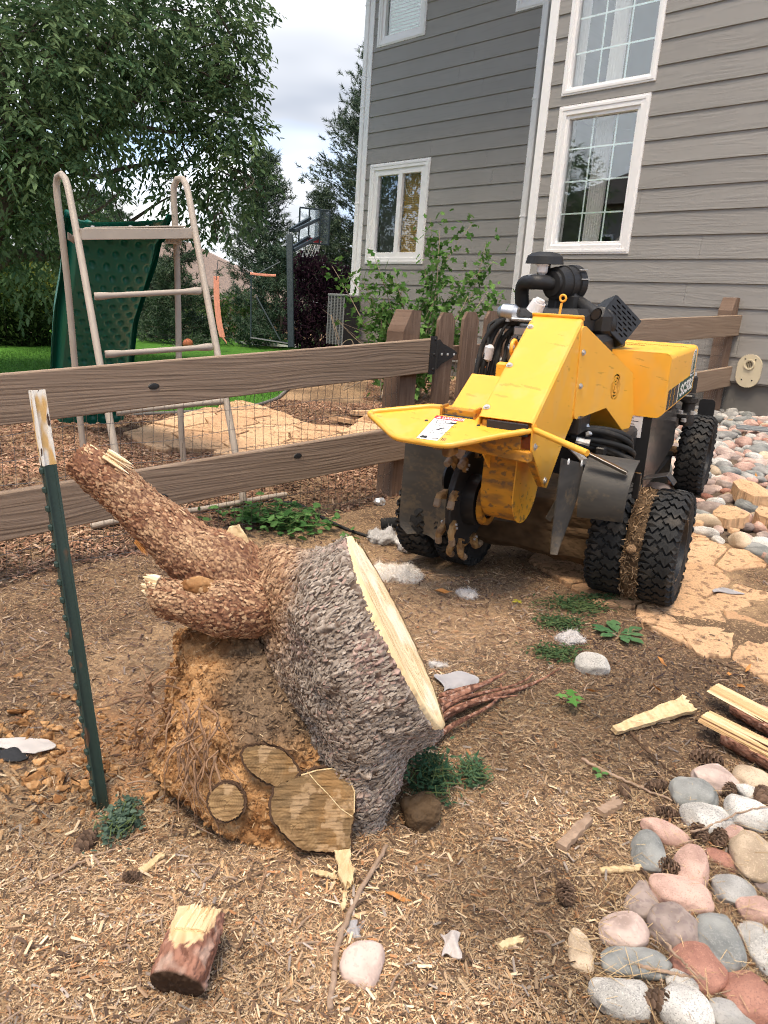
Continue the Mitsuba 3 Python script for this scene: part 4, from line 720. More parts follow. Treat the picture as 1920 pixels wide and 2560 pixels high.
# sawn end
ra = np.linspace(0, 2 * math.pi, 240, endpoint=False); rr = RC * (.985 + .03 * nfbm(np.stack([np.cos(ra) * 3, np.sin(ra) * 3, ra * 0], 1), 3, 4) + .014 * (rs.random(240) - .5))
lv = [C0 + A_ax * .006]; fs = []
for k_, f_ in enumerate((.3, .55, .75, .9, 1.)):
    for a_, r_ in zip(ra, rr): lv.append(C0 + A_ax * (.005 + .004 * (nfbm(np.array([[math.cos(a_) * f_ * r_ * 40, math.sin(a_) * f_ * r_ * 6, 1.]]), 2, 2)[0] - .5)) + f_ * r_ * (math.cos(a_) * M_ax + math.sin(a_) * N_ax))
n_ = 240
for j_ in range(n_): fs.append((0, 1 + j_, 1 + (j_ + 1) % n_))
for k_ in range(4):
    for j_ in range(n_): a_, b_ = 1 + k_ * n_ + j_, 1 + k_ * n_ + (j_ + 1) % n_; fs += [(a_, a_ + n_, b_), (b_, a_ + n_, b_ + n_)]
lv = np.array(lv); back = [len(lv) + j_ for j_ in range(n_)]; lv = np.vstack([lv, lv[1 + 4 * n_:1 + 5 * n_] - A_ax * .02]); fs += [q for j_ in range(n_) for q in ((1 + 4 * n_ + j_, back[j_], 1 + 4 * n_ + (j_ + 1) % n_), (1 + 4 * n_ + (j_ + 1) % n_, back[j_], back[(j_ + 1) % n_]))]
uvw = np.stack([(lv - C0) @ M_ax, (lv - C0) @ N_ax], 1)
def sawn(p, n, uv):
    a, b = uv.x, uv.y
    st = fbm(b * 130 + 2 * noise(a * 9, b * 9), a * 7, 3, 4); big = fbm(a * 9, b * 5, 1, 3); ring = noise(dr.sqrt(a * a + b * b) * 160 + 3 * noise(a * 14, b * 14), 0, 2)
    c = mix((.50, .33, .15), (.84, .70, .47), smoothstep(.25, .72, st * .75 + ring * .25)); c = mix(c, (.90, .83, .70), smoothstep(.5, .75, big) * .55)
    return mix(c, (.78, .60, .34), smoothstep(.275, .33, dr.sqrt(a * a + b * b)) * .8)
mat('m_sawn', prin(mikit.proc(sawn), .85, .2, lambda p, n, uv: fbm(uv.y * 210, uv.x * 16, 1, 3), .004))
def puv(key, m, b, uv, **lab):
    k = nextkey(key); scene[k] = mikit.ply(m, b, smooth=True, uv=uv)
    if lab: labels[k] = lab
    return k
puv(ST + '__sawn_end', TM(lv, fs), 'm_sawn', uvw, label='pale freshly sawn end of the trunk')
# the long root, the short root and their collar
SC_ = lambda P_: [(at(a, b, d), r) for a, b, d, r in P_]
def rootbark(key, nodes, seed, red, lab, cut=None, extra=None):
    m = chain(SC_(nodes), .0052, 14, cut=cut, extra=extra); ax = at(*nodes[-1][:3]) - at(*nodes[0][:3])
    v0 = np.array(m.vertices); m = TM(v0 + np.array(m.vertex_normals) * ((nfbm(v0 * 9, 3, seed) - .5) * .022)[:, None], m.faces)
    f_, rn_, gp2 = flaky(m, ax, .0100, 1.7, .0068, .6, seed)
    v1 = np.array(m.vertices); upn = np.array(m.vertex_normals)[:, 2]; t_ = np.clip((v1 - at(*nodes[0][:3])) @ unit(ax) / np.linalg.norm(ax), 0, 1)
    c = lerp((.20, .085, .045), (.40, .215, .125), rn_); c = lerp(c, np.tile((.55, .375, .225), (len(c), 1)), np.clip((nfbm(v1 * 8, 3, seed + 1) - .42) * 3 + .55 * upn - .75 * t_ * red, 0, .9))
    c = lerp(np.tile((.13, .06, .038), (len(c), 1)), c, np.clip(gp2 * 1.4 - .12, 0, 1))
    k = put(ST + '__root', f_, 'm_vc', True, color=c, label=lab)
    tc, nm_ = np.array(m.triangles_center), np.array(m.face_normals); r = np.random.default_rng(seed); ok = np.where(nm_ @ -FW > -.3)[0]; q = r.choice(ok, 1100)
    nn = nm_[q]; a1 = unit(ax) + r.normal(0, .35, (len(q), 3)); a1 -= nn * np.einsum('ij,ij->i', a1, nn)[:, None]; a1 /= np.linalg.norm(a1, axis=1, keepdims=True); b1 = np.cross(nn, a1); tl = r.uniform(.05, .45, len(q))[:, None]
    a2 = a1 * np.cos(tl) + nn * np.sin(tl); l = r.uniform(.006, .017, len(q))[:, None]
    fm_ = scatter(flv, flf, np.stack([a2 * l, b1 * l * .55, np.cross(a2, b1) * l * .7], 1), tc[q] + nn * r.uniform(.003, .008, len(q))[:, None])
    put(k + '__bark_flake', fm_, 'm_vc', False, color=np.repeat(lerp((.20, .085, .045), (.60, .41, .25), r.random(len(q)) ** 1.3), len(flv), 0), kind='stuff')
    return k
tipN = unit(at(260, 1190, 2.5) - at(160, 1125, 2.5))
kr = rootbark('r', [(612, 1468, 2.44, .125), (560, 1425, 2.43, .125), (488, 1388, 2.45, .102), (384, 1298, 2.48, .082), (290, 1216, 2.50, .073), (205, 1152, 2.52, .062), (150, 1122, 2.53, .055)], 41, .9, 'long thick root pointing up to the left', cut=[(tipN, at(196, 1148, 2.52))])
def splinter(c, ax, up, L, r, n, seed, cols=((.72, .55, .30), (.86, .74, .52)), key=None, spread=.5):
    r_ = np.random.default_rng(seed); ms = []; cc = []
    ax = unit(ax); u = unit(np.cross(ax, up)); w = np.cross(u, ax)
    for i_ in range(n):
        a = r_.uniform(0, 6.28); q = r * math.sqrt(r_.random()); b = np.asarray(c) + u * q * math.cos(a) + w * q * math.sin(a); l = L * r_.uniform(.3, 1.)
        d = unit(ax + spread * (u * math.cos(a) + w * math.sin(a)) * r_.uniform(0, .3)); t = r * r_.uniform(.12, .3)
        m = tube([b - ax * L * .4, b + d * l * .5, b + d * l], [t, t * .8, t * .15], 5); ms.append(m); cc.append(np.tile(lerp(cols[0], cols[1], [r_.random()]), (len(m.vertices), 1)))
    return cat(ms), np.vstack(cc)
m, c = splinter(at(215, 1150, 2.515), -tipN, [0, 0, 1], .035, .045, 60, 2, spread=1.); put(kr + '__broken_end', m, 'm_vc', False, color=c, kind='stuff')
m, c = splinter(at(285, 1150, 2.47), at(330, 1185, 2.45) - at(225, 1118, 2.47), CU, .075, .022, 26, 3, ((.66, .48, .26), (.90, .80, .62)), spread=.3); put(kr + '__torn_wood', m, 'm_vc', False, color=c, kind='stuff')
m, c = splinter(at(352, 1362, 2.445), at(380, 1400, 2.43) - at(330, 1340, 2.45), CU, .05, .014, 14, 6, ((.45, .18, .05), (.66, .33, .10)), spread=.3); put(kr + '__torn_wood', m, 'm_vc', False, color=c, kind='stuff')
k2 = rootbark('r', [(625, 1520, 2.34, .09), (560, 1520, 2.30, .088), (500, 1515, 2.29, .070), (430, 1496, 2.29, .058), (385, 1478, 2.28, .045), (360, 1465, 2.28, .04)], 42, .2, 'short broken root below the long one', cut=[(unit(CR + .2 * CU), at(378, 1470, 2.28))])
m, c = splinter(at(384, 1465, 2.275), -CR + .3 * CU, CU, .035, .034, 40, 9); put(k2 + '__broken_end', m, 'm_vc', False, color=c, kind='stuff')
m, c = splinter(at(505, 1455, 2.235), -CR * .6 + CU, CU, .02, .035, 30, 19, ((.50, .33, .18), (.60, .42, .25))); put(k2 + '__dust', jitter(trimesh.creation.icosphere(3, .04).apply_transform(np.diag([1.3, 1, .7, 1])).apply_translation(at(498, 1466, 2.265)), .012, 40, 2), 'm_clay', True)
stub = hull(np.array([at(a, b, d) for d in (2.40, 2.50) for a, b in ((558, 1345), (575, 1318), (598, 1312), (618, 1345), (625, 1375), (565, 1375))])); put(ST + '__stub', jitter(stub.subdivide().subdivide().subdivide(), .006, 30, 1), 'm_wood_pale', False, label='small pale stub on the collar')
mat('m_wood_pale', prin(mikit.proc(lambda p, n, uv: mix(mix((.50, .34, .16), (.78, .63, .40), fbm(p.x * 90 + p.z * 30, p.y * 30, p.z * 60, 3)), (.30, .19, .10), smoothstep(.6, .75, fbm(p.x * 25, p.y * 25, p.z * 25, 4)) * .5)), .8, .2, lambda p, n, uv: fbm(p.x * 160, p.y * 60, p.z * 160, 2), .004))
# clay and soil held between the roots
def P3(L_): return np.array([at(*q) for q in L_])
clay_pts = P3([(462, 1985, 2.13), (535, 2065, 2.10), (612, 2100, 2.11), (700, 2140, 2.12), (880, 2138, 2.16), (500, 1850, 2.17), (590, 1860, 2.13), (720, 1870, 2.15), (470, 1590, 2.40), (560, 1588, 2.38), (640, 1600, 2.36), (770, 1790, 2.26), (860, 2020, 2.2),
               (440, 1585, 2.62), (395, 1790, 2.52), (370, 1880, 2.45), (395, 1960, 2.38), (640, 1600, 2.75), (820, 1800, 2.6), (840, 2080, 2.5), (455, 2020, 2.3), (600, 2110, 2.4)])
cm = from_m(mani(hull(clay_pts)).refine_to_length(.03)); trimesh.smoothing.filter_taubin(cm, .5, .53, 8); cm = from_m(mani(cm).refine_to_length(.008))
v = np.array(cm.vertices); nrm = np.array(cm.vertex_normals); big = (nfbm(v * 6, 3, 51) - .5) * .10; big -= .09 * np.exp(-((v - at(505, 1900, 2.15)) ** 2).sum(1) / .006) + .05 * np.exp(-((v - at(540, 1760, 2.2)) ** 2).sum(1) / .005)
clod = cKDTree(np.random.default_rng(8).uniform(v.min(0), v.max(0), (9000, 3))).query(v)[0]; amp = .45 + .9 * nfbm(v * 5, 2, 77)
front = np.exp(-((v - at(700, 2040, 2.12)) ** 2).sum(1) / .03)
v2 = v + nrm * (big * (1 - .8 * front) + (.5 - clod / .03) * .020 * amp * (1 - .6 * front) + (nfbm(v * 45, 4, 3) - .5) * .022)[:, None]
DK = at(690, 1720, 2.28)
def clay(p, n, uv):
    q = p - mi.Point3f(*[float(t) for t in DK]); dk = smoothstep(.25, .12, dr.norm(q * mi.Vector3f(1, .8, .95)) + .12 * (fbm(p.x * 11, p.y * 11, p.z * 11, 3) - .5))
    a = fbm(p.x * 15, p.y * 15, p.z * 15, 4); c = mix((.20, .092, .036), (.50, .29, .135), smoothstep(.28, .70, a))
    c = mix(c, (.62, .43, .25), smoothstep(.60, .75, fbm(p.x * 60, p.y * 60, p.z * 60, 2)) * .5)
    d = mix((.095, .065, .045), (.24, .175, .12), fbm(p.x * 70, p.y * 70, p.z * 70, 3)); d = mix(d, (.42, .31, .2), smoothstep(.70, .78, fbm(p.x * 190, p.y * 190, p.z * 190, 2)) * .6)
    return mix(c, d, dk * .93)
mat('m_clay', prin(mikit.proc(clay), .95, .1, lambda p, n, uv: fbm(p.x * 90, p.y * 90, p.z * 90, 3), .012))
put(ST + '__root_soil', TM(v2, cm.faces), 'm_clay', True, label='block of orange clay and dark soil between the roots')
# crumbs of earth and litter clinging to it
rk = np.random.default_rng(23); cmt = TM(v2, cm.faces); tc_, tn_, ar_ = np.array(cmt.triangles_center), np.array(cmt.face_normals), np.array(cmt.area_faces); okc = np.where((tn_ @ -FW > -.1) & (tc_[:, 2] > .01))[0]
ix = rk.choice(okc, 11000, p=ar_[okc] / ar_[okc].sum()); s_ = .0018 + .0075 * rk.random(len(ix)) ** 5; LUMP = hull(np.random.default_rng(1).normal(0, .6, (14, 3))); lumps = []
Q_ = rk.normal(size=(len(ix), 3, 3)); Q_ = np.linalg.qr(Q_)[0] * s_[:, None, None] * rk.uniform(.7, 1.2, (len(ix), 3, 1))
put(ST + '__root_soil__crumb', scatter(np.array(LUMP.vertices), np.array(LUMP.faces), Q_, tc_[ix] + tn_[ix] * s_[:, None] * .35), 'm_clay', False, kind='stuff')
okt = okc[(tn_[okc, 2] > .15)]; ix = rk.choice(okt, 420, p=ar_[okt] / ar_[okt].sum()); fr_ = rot_frames(rk, len(ix), .35); sz_ = np.stack([rk.uniform(.008, .035, len(ix)), rk.uniform(.0008, .003, len(ix)), rk.uniform(.0008, .002, len(ix))], 1)
put(ST + '__root_soil__litter', scatter(flv, flf, fr_ * sz_[:, :, None], tc_[ix] + tn_[ix] * .005), 'm_vc', False, color=np.repeat(lerp((.28, .17, .09), (.66, .50, .32), rk.random(len(ix))), len(flv), 0), kind='stuff')
# sawn roots facing the camera
c1, c2, c3 = at(600, 2010, 2.085), at(872, 2120, 2.10), at(650, 1890, 2.125)
CN = unit(np.cross(c2 - c1, c3 - c1)); CN = CN if CN @ FW < 0 else -CN; CX = unit(CR - CN * (CR @ CN)); CY = np.cross(CN, CX)
def cutpx(pts): return [((q - c1) @ CX, (q - c1) @ CY) for q in (on_plane(a, b, CN, c1) for a, b in pts)]
def rings(cen, sc, dark):
    cx, cy = float(cen[0]), float(cen[1])
    def f(p, n, uv):
        a, b = uv.x - cx, uv.y - cy; w = 1 + .25 * (noise(a * 11, b * 11) - .5); d = dr.sqrt(a * a + b * b * 1.25) * w
        ring = .5 + .5 * dr.sin(d * sc * 2.4 + 5 * noise(a * 12, b * 12, 2)); st = fbm(a * 14 + 3 * noise(a * 20, b * 20), b * 120, 1, 3); g = fbm(a * 12, b * 12, 5, 3)
        c = mix((.14, .082, .036), (.36, .235, .115), smoothstep(.15, .85, .10 * ring + .38 * g + .52 * st)); c = mix(c, (.26, .13, .04), smoothstep(.5, .7, g) * .5); c = mix(c, (.095, .066, .036), smoothstep(.46, .66, fbm(a * 9 + b * 6, b * 19 - a * 5, 7, 3)) * .55); c = mix(c, (.46, .32, .19), smoothstep(.60, .72, fbm(a * 32, b * 32, 2, 4)) * .5)
        cr_ = smoothstep(.0025, .0, dr.abs(dr.sin(dr.atan2(b, a) * 2 + 2.5 * noise(a * 50, b * 50))) * d) * smoothstep(.035, .01, d)
        return mix(c, (.03, .018, .01), cr_ * .7) * dark
    return f
def cutroot(pts, cen, sc, dark, lab, lift=.0, rimc=True):
    poly = Polygon(cutpx(pts)).buffer(.012).buffer(-.012).segmentize(.01); poly = Polygon([(x + .002 * math.sin(i_ * 1.7), y + .002 * math.sin(i_ * 2.3)) for i_, (x, y) in enumerate(poly.exterior.coords[:-1])]).buffer(0); poly = max(getattr(poly, 'geoms', [poly]), key=lambda q: q.area)
    k = nextkey(ST + '__sawn_root'); ce = cutpx([cen])[0]; mname = 'm_rings_%d' % (COUNT[ST + '__sawn_root'])
    mat(mname, prin(mikit.proc(rings(ce, sc, dark)), .8, .2, lambda p, n, uv: fbm(uv.x * 30, uv.y * 240, 1, 2) + .6 * fbm(uv.x * 60, uv.y * 60, 4, 3), .006))
    tri = trimesh.creation.triangulate_polygon(poly.segmentize(.012), engine='earcut'); v_ = np.array(tri[0]); f_ = np.array(tri[1])
    m = TM(np.c_[v_, np.zeros(len(v_)) + .012 + lift], f_); scene[k] = mikit.ply(frame(m, CX, CY, CN, c1), mname, smooth=True, uv=v_); labels[k] = dict(label=lab)
    ringp = poly.buffer(.0065).difference(poly); bm = prism(ringp, .10); v = np.array(bm.vertices); v[:, 2] += -.098 + lift + .008 * np.sin(v[:, 0] * 90) * (v[:, 2] > .05); put(k + '__bark', frame(jitter(TM(v, bm.faces), .004, 60, 3), CX, CY, CN, c1), 'm_rootbark', False)
    return k, poly
mat('m_rootbark', prin((.085, .052, .034), .95, .1))
ell = lambda cx, cy, a, b, rot=0, n=30: [(cx + a * math.cos(t) * math.cos(rot) - b * math.sin(t) * math.sin(rot), cy + a * math.cos(t) * math.sin(rot) + b * math.sin(t) * math.cos(rot)) for t in np.linspace(0, 6.283, n, endpoint=False)]
cutroot(ell(566, 2005, 44, 46), (568, 2005), 420, 1.15, 'small round sawn root at the lower left')
lob = [(688, 1965), (655, 1950), (617, 1920), (604, 1885), (618, 1868), (655, 1862), (700, 1872), (730, 1898), (745, 1928), (748, 1940)]
big_ = [(748, 1940), (790, 1925), (830, 1920), (868, 1938), (885, 1978), (884, 2030), (876, 2080), (874, 2124), (815, 2128), (755, 2124), (715, 2090), (683, 2050), (676, 2015), (688, 1965)]
cutroot(lob, (655, 1925), 300, 1.0, 'upper left lobe of the double sawn root', -.003)
kb, pb = cutroot(big_, (735, 2065), 260, 1.05, 'large sawn root with growth rings at the bottom of the stump')
seam = cutpx([(768, 1928), (790, 1955), (820, 1985), (850, 2020), (880, 2040)]); put(kb + '__sapwood', frame(cat([bar((*a, .0135), (*b, .0135), .0028, .0022, (0, 1, 0), .0008) for a, b in zip(seam, seam[1:])]), CX, CY, CN, c1), 'm_wood_pale', False)
edge_ = cutpx([(752, 1937), (790, 1925), (830, 1920), (868, 1938), (885, 1978), (884, 2030)]); put(kb + '__sapwood', frame(cat([bar((*a, .0135), (*b, .0135), .004, .0022, (0, 1, 0), .0008) for a, b in zip(edge_, edge_[1:])]), CX, CY, CN, c1), 'm_wood_pale', False)
# fine roots hanging and trailing
rr_ = np.random.default_rng(17)
for i_ in range(34):
    a0 = at(rr_.uniform(470, 570), rr_.uniform(1790, 1900), 2.12 + rr_.uniform(-.02, .06)); dx, dy = rr_.normal(-5, 60), rr_.uniform(60, 230)
    q = [a0]; p0 = np.array([rr_.uniform(440, 575), rr_.uniform(1740, 1900)])
    q = [at(p0[0] + dx * t + 9 * math.sin(t * 7 + i_), p0[1] + dy * t, 2.13 - .05 * math.sin(t * 3) + .02 * rr_.random()) for t in np.linspace(0, 1, 9)]
    q = [p if p[2] > .005 else np.array([p[0], p[1], .006]) for p in q]
    put(ST + '__fine_root', tube(curve(q, 18), np.linspace(rr_.uniform(.0018, .0055), .0009, 18), 5), 'm_rootlet', True)
for i_ in range(34):
    p0 = np.array([rr_.uniform(330, 470), rr_.uniform(1650, 1930)]); dx, dy = rr_.normal(-70, 60), rr_.normal(40, 60)
    q = [at(p0[0] + dx * t + 14 * math.sin(t * 6 + i_), p0[1] + dy * t + 8 * math.cos(t * 9 + i_), 2.33 + .12 * t + .05 * math.sin(t * 4 + i_)) for t in np.linspace(0, 1, 9)]
    q = [np.array([p[0], p[1], max(p[2], float(GZ(p[0], p[1])) + .006)]) for p in q]
    put(ST + '__fine_root', tube(curve(q, 18), np.linspace(rr_.uniform(.002, .007), .001, 18), 5), 'm_rootlet', True)
mat('m_rootlet', prin(mikit.proc(lambda p, n, uv: mix((.16, .085, .050), (.42, .27, .17), fbm(p.x * 30, p.y * 30, p.z * 30, 3))), .9, .15))
# steel fence stake
SB = gpt(272, 2022, -.12); r_ = ray(95, 975); SP = EYE + r_ * ((SB[1] + .03) / r_[1])
SX, SZ = unit(np.array([.75, .66, 0])), unit(SP - SB); SX = unit(SX - SZ * (SX @ SZ)); SY = np.cross(SZ, SX); HL = np.linalg.norm(SP - SB); wl = HL - .205
mat('m_stake', prin(mikit.proc(lambda p, n, uv: mix(mix((.018, .040, .034), (.035, .062, .052), fbm(p.x * 20, p.y * 20, p.z * 6, 3)), (.13, .07, .04), smoothstep(.62, .74, fbm(p.x * 25, p.y * 25, p.z * 9, 4)) * .9)), .5, .4))
mat('m_stake_white', prin(mikit.proc(lambda p, n, uv: mix(mix((.78, .75, .68), (.62, .40, .16), smoothstep(.54, .66, fbm(p.x * 40 + 5, p.y * 40, p.z * 7, 3))), (.06, .035, .025), smoothstep(.64, .68, fbm(p.x * 60, p.y * 60, p.z * 12, 4)))), .6, .3))
SK = thing('fence_stake', 'green steel fence stake with a chipped white tip, leaning beside the stump', 'fence stake')
sec = unary_union([sbox(-.017, -.002, .017, .002), sbox(-.0205, -.014, -.0165, .014), sbox(.010, -.0035, .0175, .0035)])
put(SK + '__post', frame(prism(sec, wl), SX, SY, SZ, SB), 'm_stake', False)
put(SK + '__tip', frame(prism(sec.buffer(.0008), HL - wl), SX, SY, SZ, SB + SZ * wl), 'm_stake_white', False, label='white painted tip, chipped to rust')
for i_, z_ in enumerate(np.arange(.2, wl - .01, .054)): put(SK + '__stud', frame(cbox(.010, .02, .017, .003), SX, SY, SZ, SB + SX * -.0235 + SZ * z_), 'm_stake', False)
# ------------------------------------------------------------------ back yard: lawn, edging, slide, hoop
def flatsheet(pts, lift, step=.25):
    """a sheet laid over the ground inside a polygon of world points"""
    P_ = Polygon(pts).buffer(0).segmentize(step); x0, y0, x1, y1 = P_.bounds
    if True:
        from shapely import contains_xy, prepare
        prepare(P_); xs, ys = np.meshgrid(np.arange(x0, x1, step), np.arange(y0, y1, step)); q = np.c_[xs.ravel(), ys.ravel()]; q = q[contains_xy(P_.buffer(-step * .4), q[:, 0], q[:, 1])]
        e = np.array(P_.exterior.coords[:-1]); A = np.vstack([e, q]); d = Delaunay(A).simplices; c = A[d].mean(1); d = d[contains_xy(P_, c[:, 0], c[:, 1])]
    return TM(np.c_[A, GZ(A[:, 0], A[:, 1]) + lift], d)
edge_px = [(-60, 1052), (120, 1046), (330, 1041), (500, 1033), (579, 1028), (642, 1017), (699, 995), (731, 966), (742, 945)]
EDGE = [gpt(*q) for q in edge_px]
LAWN = [p[:2] for p in EDGE] + [gpt(800, 905)[:2], gpt(905, 872)[:2], (2.2, 26.), (-16, 27), (-22, 12), (-9, 6.5)]
def grassc(p, n, uv): return mix((.035, .115, .012), (.095, .235, .035), fbm(p.x * 3, p.y * 3, 0, 4) * .6 + .4 * noise(p.x * 60, p.y * 60))
mat('m_grass', prin(mikit.proc(grassc), .9, .2, lambda p, n, uv: fbm(p.x * 80, p.y * 80, 0, 2), .02))
put('lawn', flatsheet(LAWN, .012, .5), 'm_grass', True, kind='structure')
rl = np.random.default_rng(6); LP_ = Polygon(LAWN).buffer(0)
from shapely import contains_xy, prepare
prepare(LP_)
q = np.c_[rl.uniform(-7, 1.5, 160000), 6 + 9 * rl.random(160000) ** 1.5]; q = q[contains_xy(LP_, q[:, 0], q[:, 1])][:50000]
o = np.c_[q, GZ(q[:, 0], q[:, 1]) + .008]; h_ = rl.uniform(.03, .065, len(o)); ang = rl.uniform(0, 6.28, len(o))
M_ = np.zeros((len(o), 3, 3)); M_[:, 0] = np.stack([np.cos(ang), np.sin(ang), ang * 0], 1) * .006; M_[:, 1] = np.stack([rl.normal(0, .3, len(o)), rl.normal(0, .3, len(o)), np.ones(len(o))], 1) * h_[:, None]; M_[:, 2] = M_[:, 0]
bl = scatter(np.array([(-.5, 0, 0), (.5, 0, 0), (.0, 1, 0.)]), np.array([(0, 1, 2)]), M_, o)
put('grass_blades', bl, 'm_leaf', False, color=np.repeat(lerp((.04, .13, .012), (.12, .29, .04), rl.random(len(o))), 3, 0), label='short bright green blades of the lawn', category='grass', kind='stuff')
ec = curve([p + [0, 0, .02] for p in EDGE], 80); put('lawn_edging', tube(ec, .022, 8), 'm_foundation', True, label='grey edging strip curving along the lawn', category='edging')

# play slide with its ladder
mat('m_tube', prin(mikit.proc(lambda p, n, uv: mi.Color3f(.40, .345, .29) * (.88 + .2 * fbm(p.x * 9, p.y * 9, p.z * 9, 3))), .55, .35))
mat('m_green', prin((.005, .125, .088), .38, .5))
PS = thing('play_slide', 'green plastic slide with a tan tube ladder standing behind the rail fence', 'slide')
def leg(key, pts): return put(PS + '__' + key, tube(curve([at(*q) for q in pts], 70, True), .0235, 14), 'm_tube', True)
leg('side_rail', [(300, 1195, 4.72), (236, 830, 4.85), (182, 530, 5.02), (170, 470, 5.06), (160, 442, 5.1), (150, 435, 5.13), (142, 447, 5.17), (142, 480, 5.2), (152, 560, 5.26), (180, 830, 5.5), (216, 1172, 5.80)])
leg('side_rail', [(609, 1254, 5.0), (545, 890, 5.14), (482, 545, 5.31), (470, 480, 5.35), (461, 453, 5.38), (449, 444, 5.41), (438, 455, 5.44), (434, 490, 5.47), (438, 560, 5.53), (446, 830, 5.72), (461, 1170, 5.98)])
for (xa, ya), (xb, yb), da, db in (((236, 741), (502, 727), 4.90, 5.21), ((263, 886), (530, 867), 4.83, 5.14), ((291, 1031), (556, 1003), 4.77, 5.08)):
    a, b = at(xa, ya, da), at(xb, yb, db); d = b - a; t = np.array([0, .045, .09, .16, .5, .84, .91, .955, 1]); rr_ = [.024, .026, .024, .0185, .0185, .0185, .024, .026, .024]
    m = tube([a + d * q for q in t], rr_, 12); put(PS + '__rung', m, 'm_tube', True)
a, b = at(203, 586, 4.985), at(487, 583, 5.29); bk_ = unit(np.array([-d[1], d[0], 0])); bk_ = bk_ if bk_[1] > 0 else -bk_
put(PS + '__platform', cat([bar(a, b, .072, .012, (0, 0, 1)), bar(a + bk_ * .21 + [0, 0, .030], b + bk_ * .21 + [0, 0, .030], .42, .014, bk_), bar(a + bk_ * .21 + [.03, 0, .045], b + bk_ * .21 + [-.06, 0, .045], .38, .010, bk_), bar(a, a + bk_ * .42, .06, .012, (0, 0, 1)), bar(b, b + bk_ * .42, .06, .012, (0, 0, 1))]), 'm_tube', 30)
for t in (.12, .45, .6): put(PS + '__platform_bolt', frame(lathe([(0, .012), (.012, .010), (.014, 0)], 10), [1, 0, 0], [0, 1, 0], [0, 0, 1], a + (b - a) * t + bk_ * .12 + [0, 0, .052]), 'm_steel')
put(PS + '__bracket', bar(at(170, 590, 5.0), at(185, 600, 5.22), .05, .006, (0, 0, 1)), 'm_tube'); put(PS + '__bracket', bar(at(418, 600, 5.3), at(450, 602, 5.5), .05, .03, (0, 0, 1)), 'm_tube')
# the chute, swept along its path; cups moulded into the underside
path = curve([at(*q) for q in ((301, 552, 5.35), (301, 562, 5.44), (292, 600, 5.52), (281, 680, 5.70), (266, 750, 5.93), (250, 815, 6.2), (243, 870, 6.45), (238, 930, 6.66), (233, 1000, 6.86), (230, 1054, 7.02))], 170)
wid = np.interp(np.linspace(0, 1, 170), [0, .1, .3, .55, .8, 1], [.39, .36, .345, .345, .36, .37])
tg = np.gradient(path, axis=0); tg /= np.linalg.norm(tg, axis=1)[:, None]; ac_ = unit(b - a); acr = ac_ - tg * (tg @ ac_)[:, None]; acr /= np.linalg.norm(acr, axis=1)[:, None]; nr_ = np.cross(acr, tg); nr_ *= np.sign(nr_[:, 2:3] + 1e-9)
nr_[:14] = nr_[14]
prof = np.array([(-1.0, .10), (-.98, .17), (-.93, .19), (-.88, .16), (-.84, .07), (-.76, .0)] + [(x, -.035 * (1 - (x / .76) ** 2)) for x in np.linspace(-.72, .72, 49)] + [(.76, .0), (.84, .07), (.88, .16), (.93, .19), (.98, .17), (1.0, .10)])
rampv = np.interp(np.linspace(0, 1, 170), [0, .04, .12], [.45, .6, 1.])
V_ = path[:, None] + acr[:, None] * (prof[None, :, :1] * wid[:, None, None]) + nr_[:, None] * prof[None, :, 1:] * rampv[:, None, None]
ss = np.r_[0, np.cumsum(np.linalg.norm(np.diff(path, axis=0), axis=1))]; X_, S_ = np.meshgrid(prof[:, 0] * .36, ss); dm = np.zeros_like(X_)
for r_ in range(24):
    for c__ in range(5):
        x_, s_ = (-.21 + .105 * c__ + (.05 if r_ % 2 else 0)), .12 + r_ * .105; dm += np.exp(-(((X_ - x_) / .022) ** 2 + ((S_ - s_) / .026) ** 2) ** 2)
V_ = V_ + nr_[:, None] * (.034 * np.clip(dm, 0, 1))[..., None]
n_, k_ = V_.shape[:2]; i_, j_ = np.meshgrid(np.arange(n_ - 1), np.arange(k_ - 1), indexing='ij'); q = i_ * k_ + j_
chute = TM(V_.reshape(-1, 3), np.concatenate([np.stack([q, q + k_, q + k_ + 1], -1).reshape(-1, 3), np.stack([q, q + k_ + 1, q + 1], -1).reshape(-1, 3)]))
put(PS + '__chute', chute, 'm_green', True, label='green chute with moulded cups on its underside')

# basketball hoop, balls, air conditioner, net frame
HP = thing('basketball_hoop', 'dark basketball hoop with a clear backboard behind the purple shrub', 'basketball hoop')
hd_ = 16.; H0 = at(728, 870, hd_); H1 = at(724, 588, hd_)
put(HP + '__pole', bar(H0, H1, .13, .13, (1, 0, 0), .01), 'm_slate'); mat('m_slate', prin((.035, .055, .065), .5, .4))
bx, by = unit(np.array([.95, .32, 0])), np.array([0, 0, 1.]); BC = at(786, 566, hd_ + 1.0); bz = np.cross(bx, by)
put(HP + '__backboard', frame(cbox(.74, .78, .012, .003), bx, by, bz, BC), 'm_pane', False)
put(HP + '__frame', frame(cat([cbox(.72, .035, .03, .004, (0, s * .37, 0)) for s in (-1, 1)] + [cbox(.035, .72, .03, .004, (s, 0, 0)) for s in (-.35, -.13, .13, .35)]), bx, by, bz, BC), 'm_slate')
put(HP + '__target', frame(cat([cbox(.26, .02, .006, .001, (0, .06, -.01)), cbox(.26, .02, .006, .001, (0, -.12, -.01)), cbox(.02, .2, .006, .001, (-.13, -.03, -.01)), cbox(.02, .2, .006, .001, (.13, -.03, -.01))]), bx, by, bz, BC), 'm_letter')
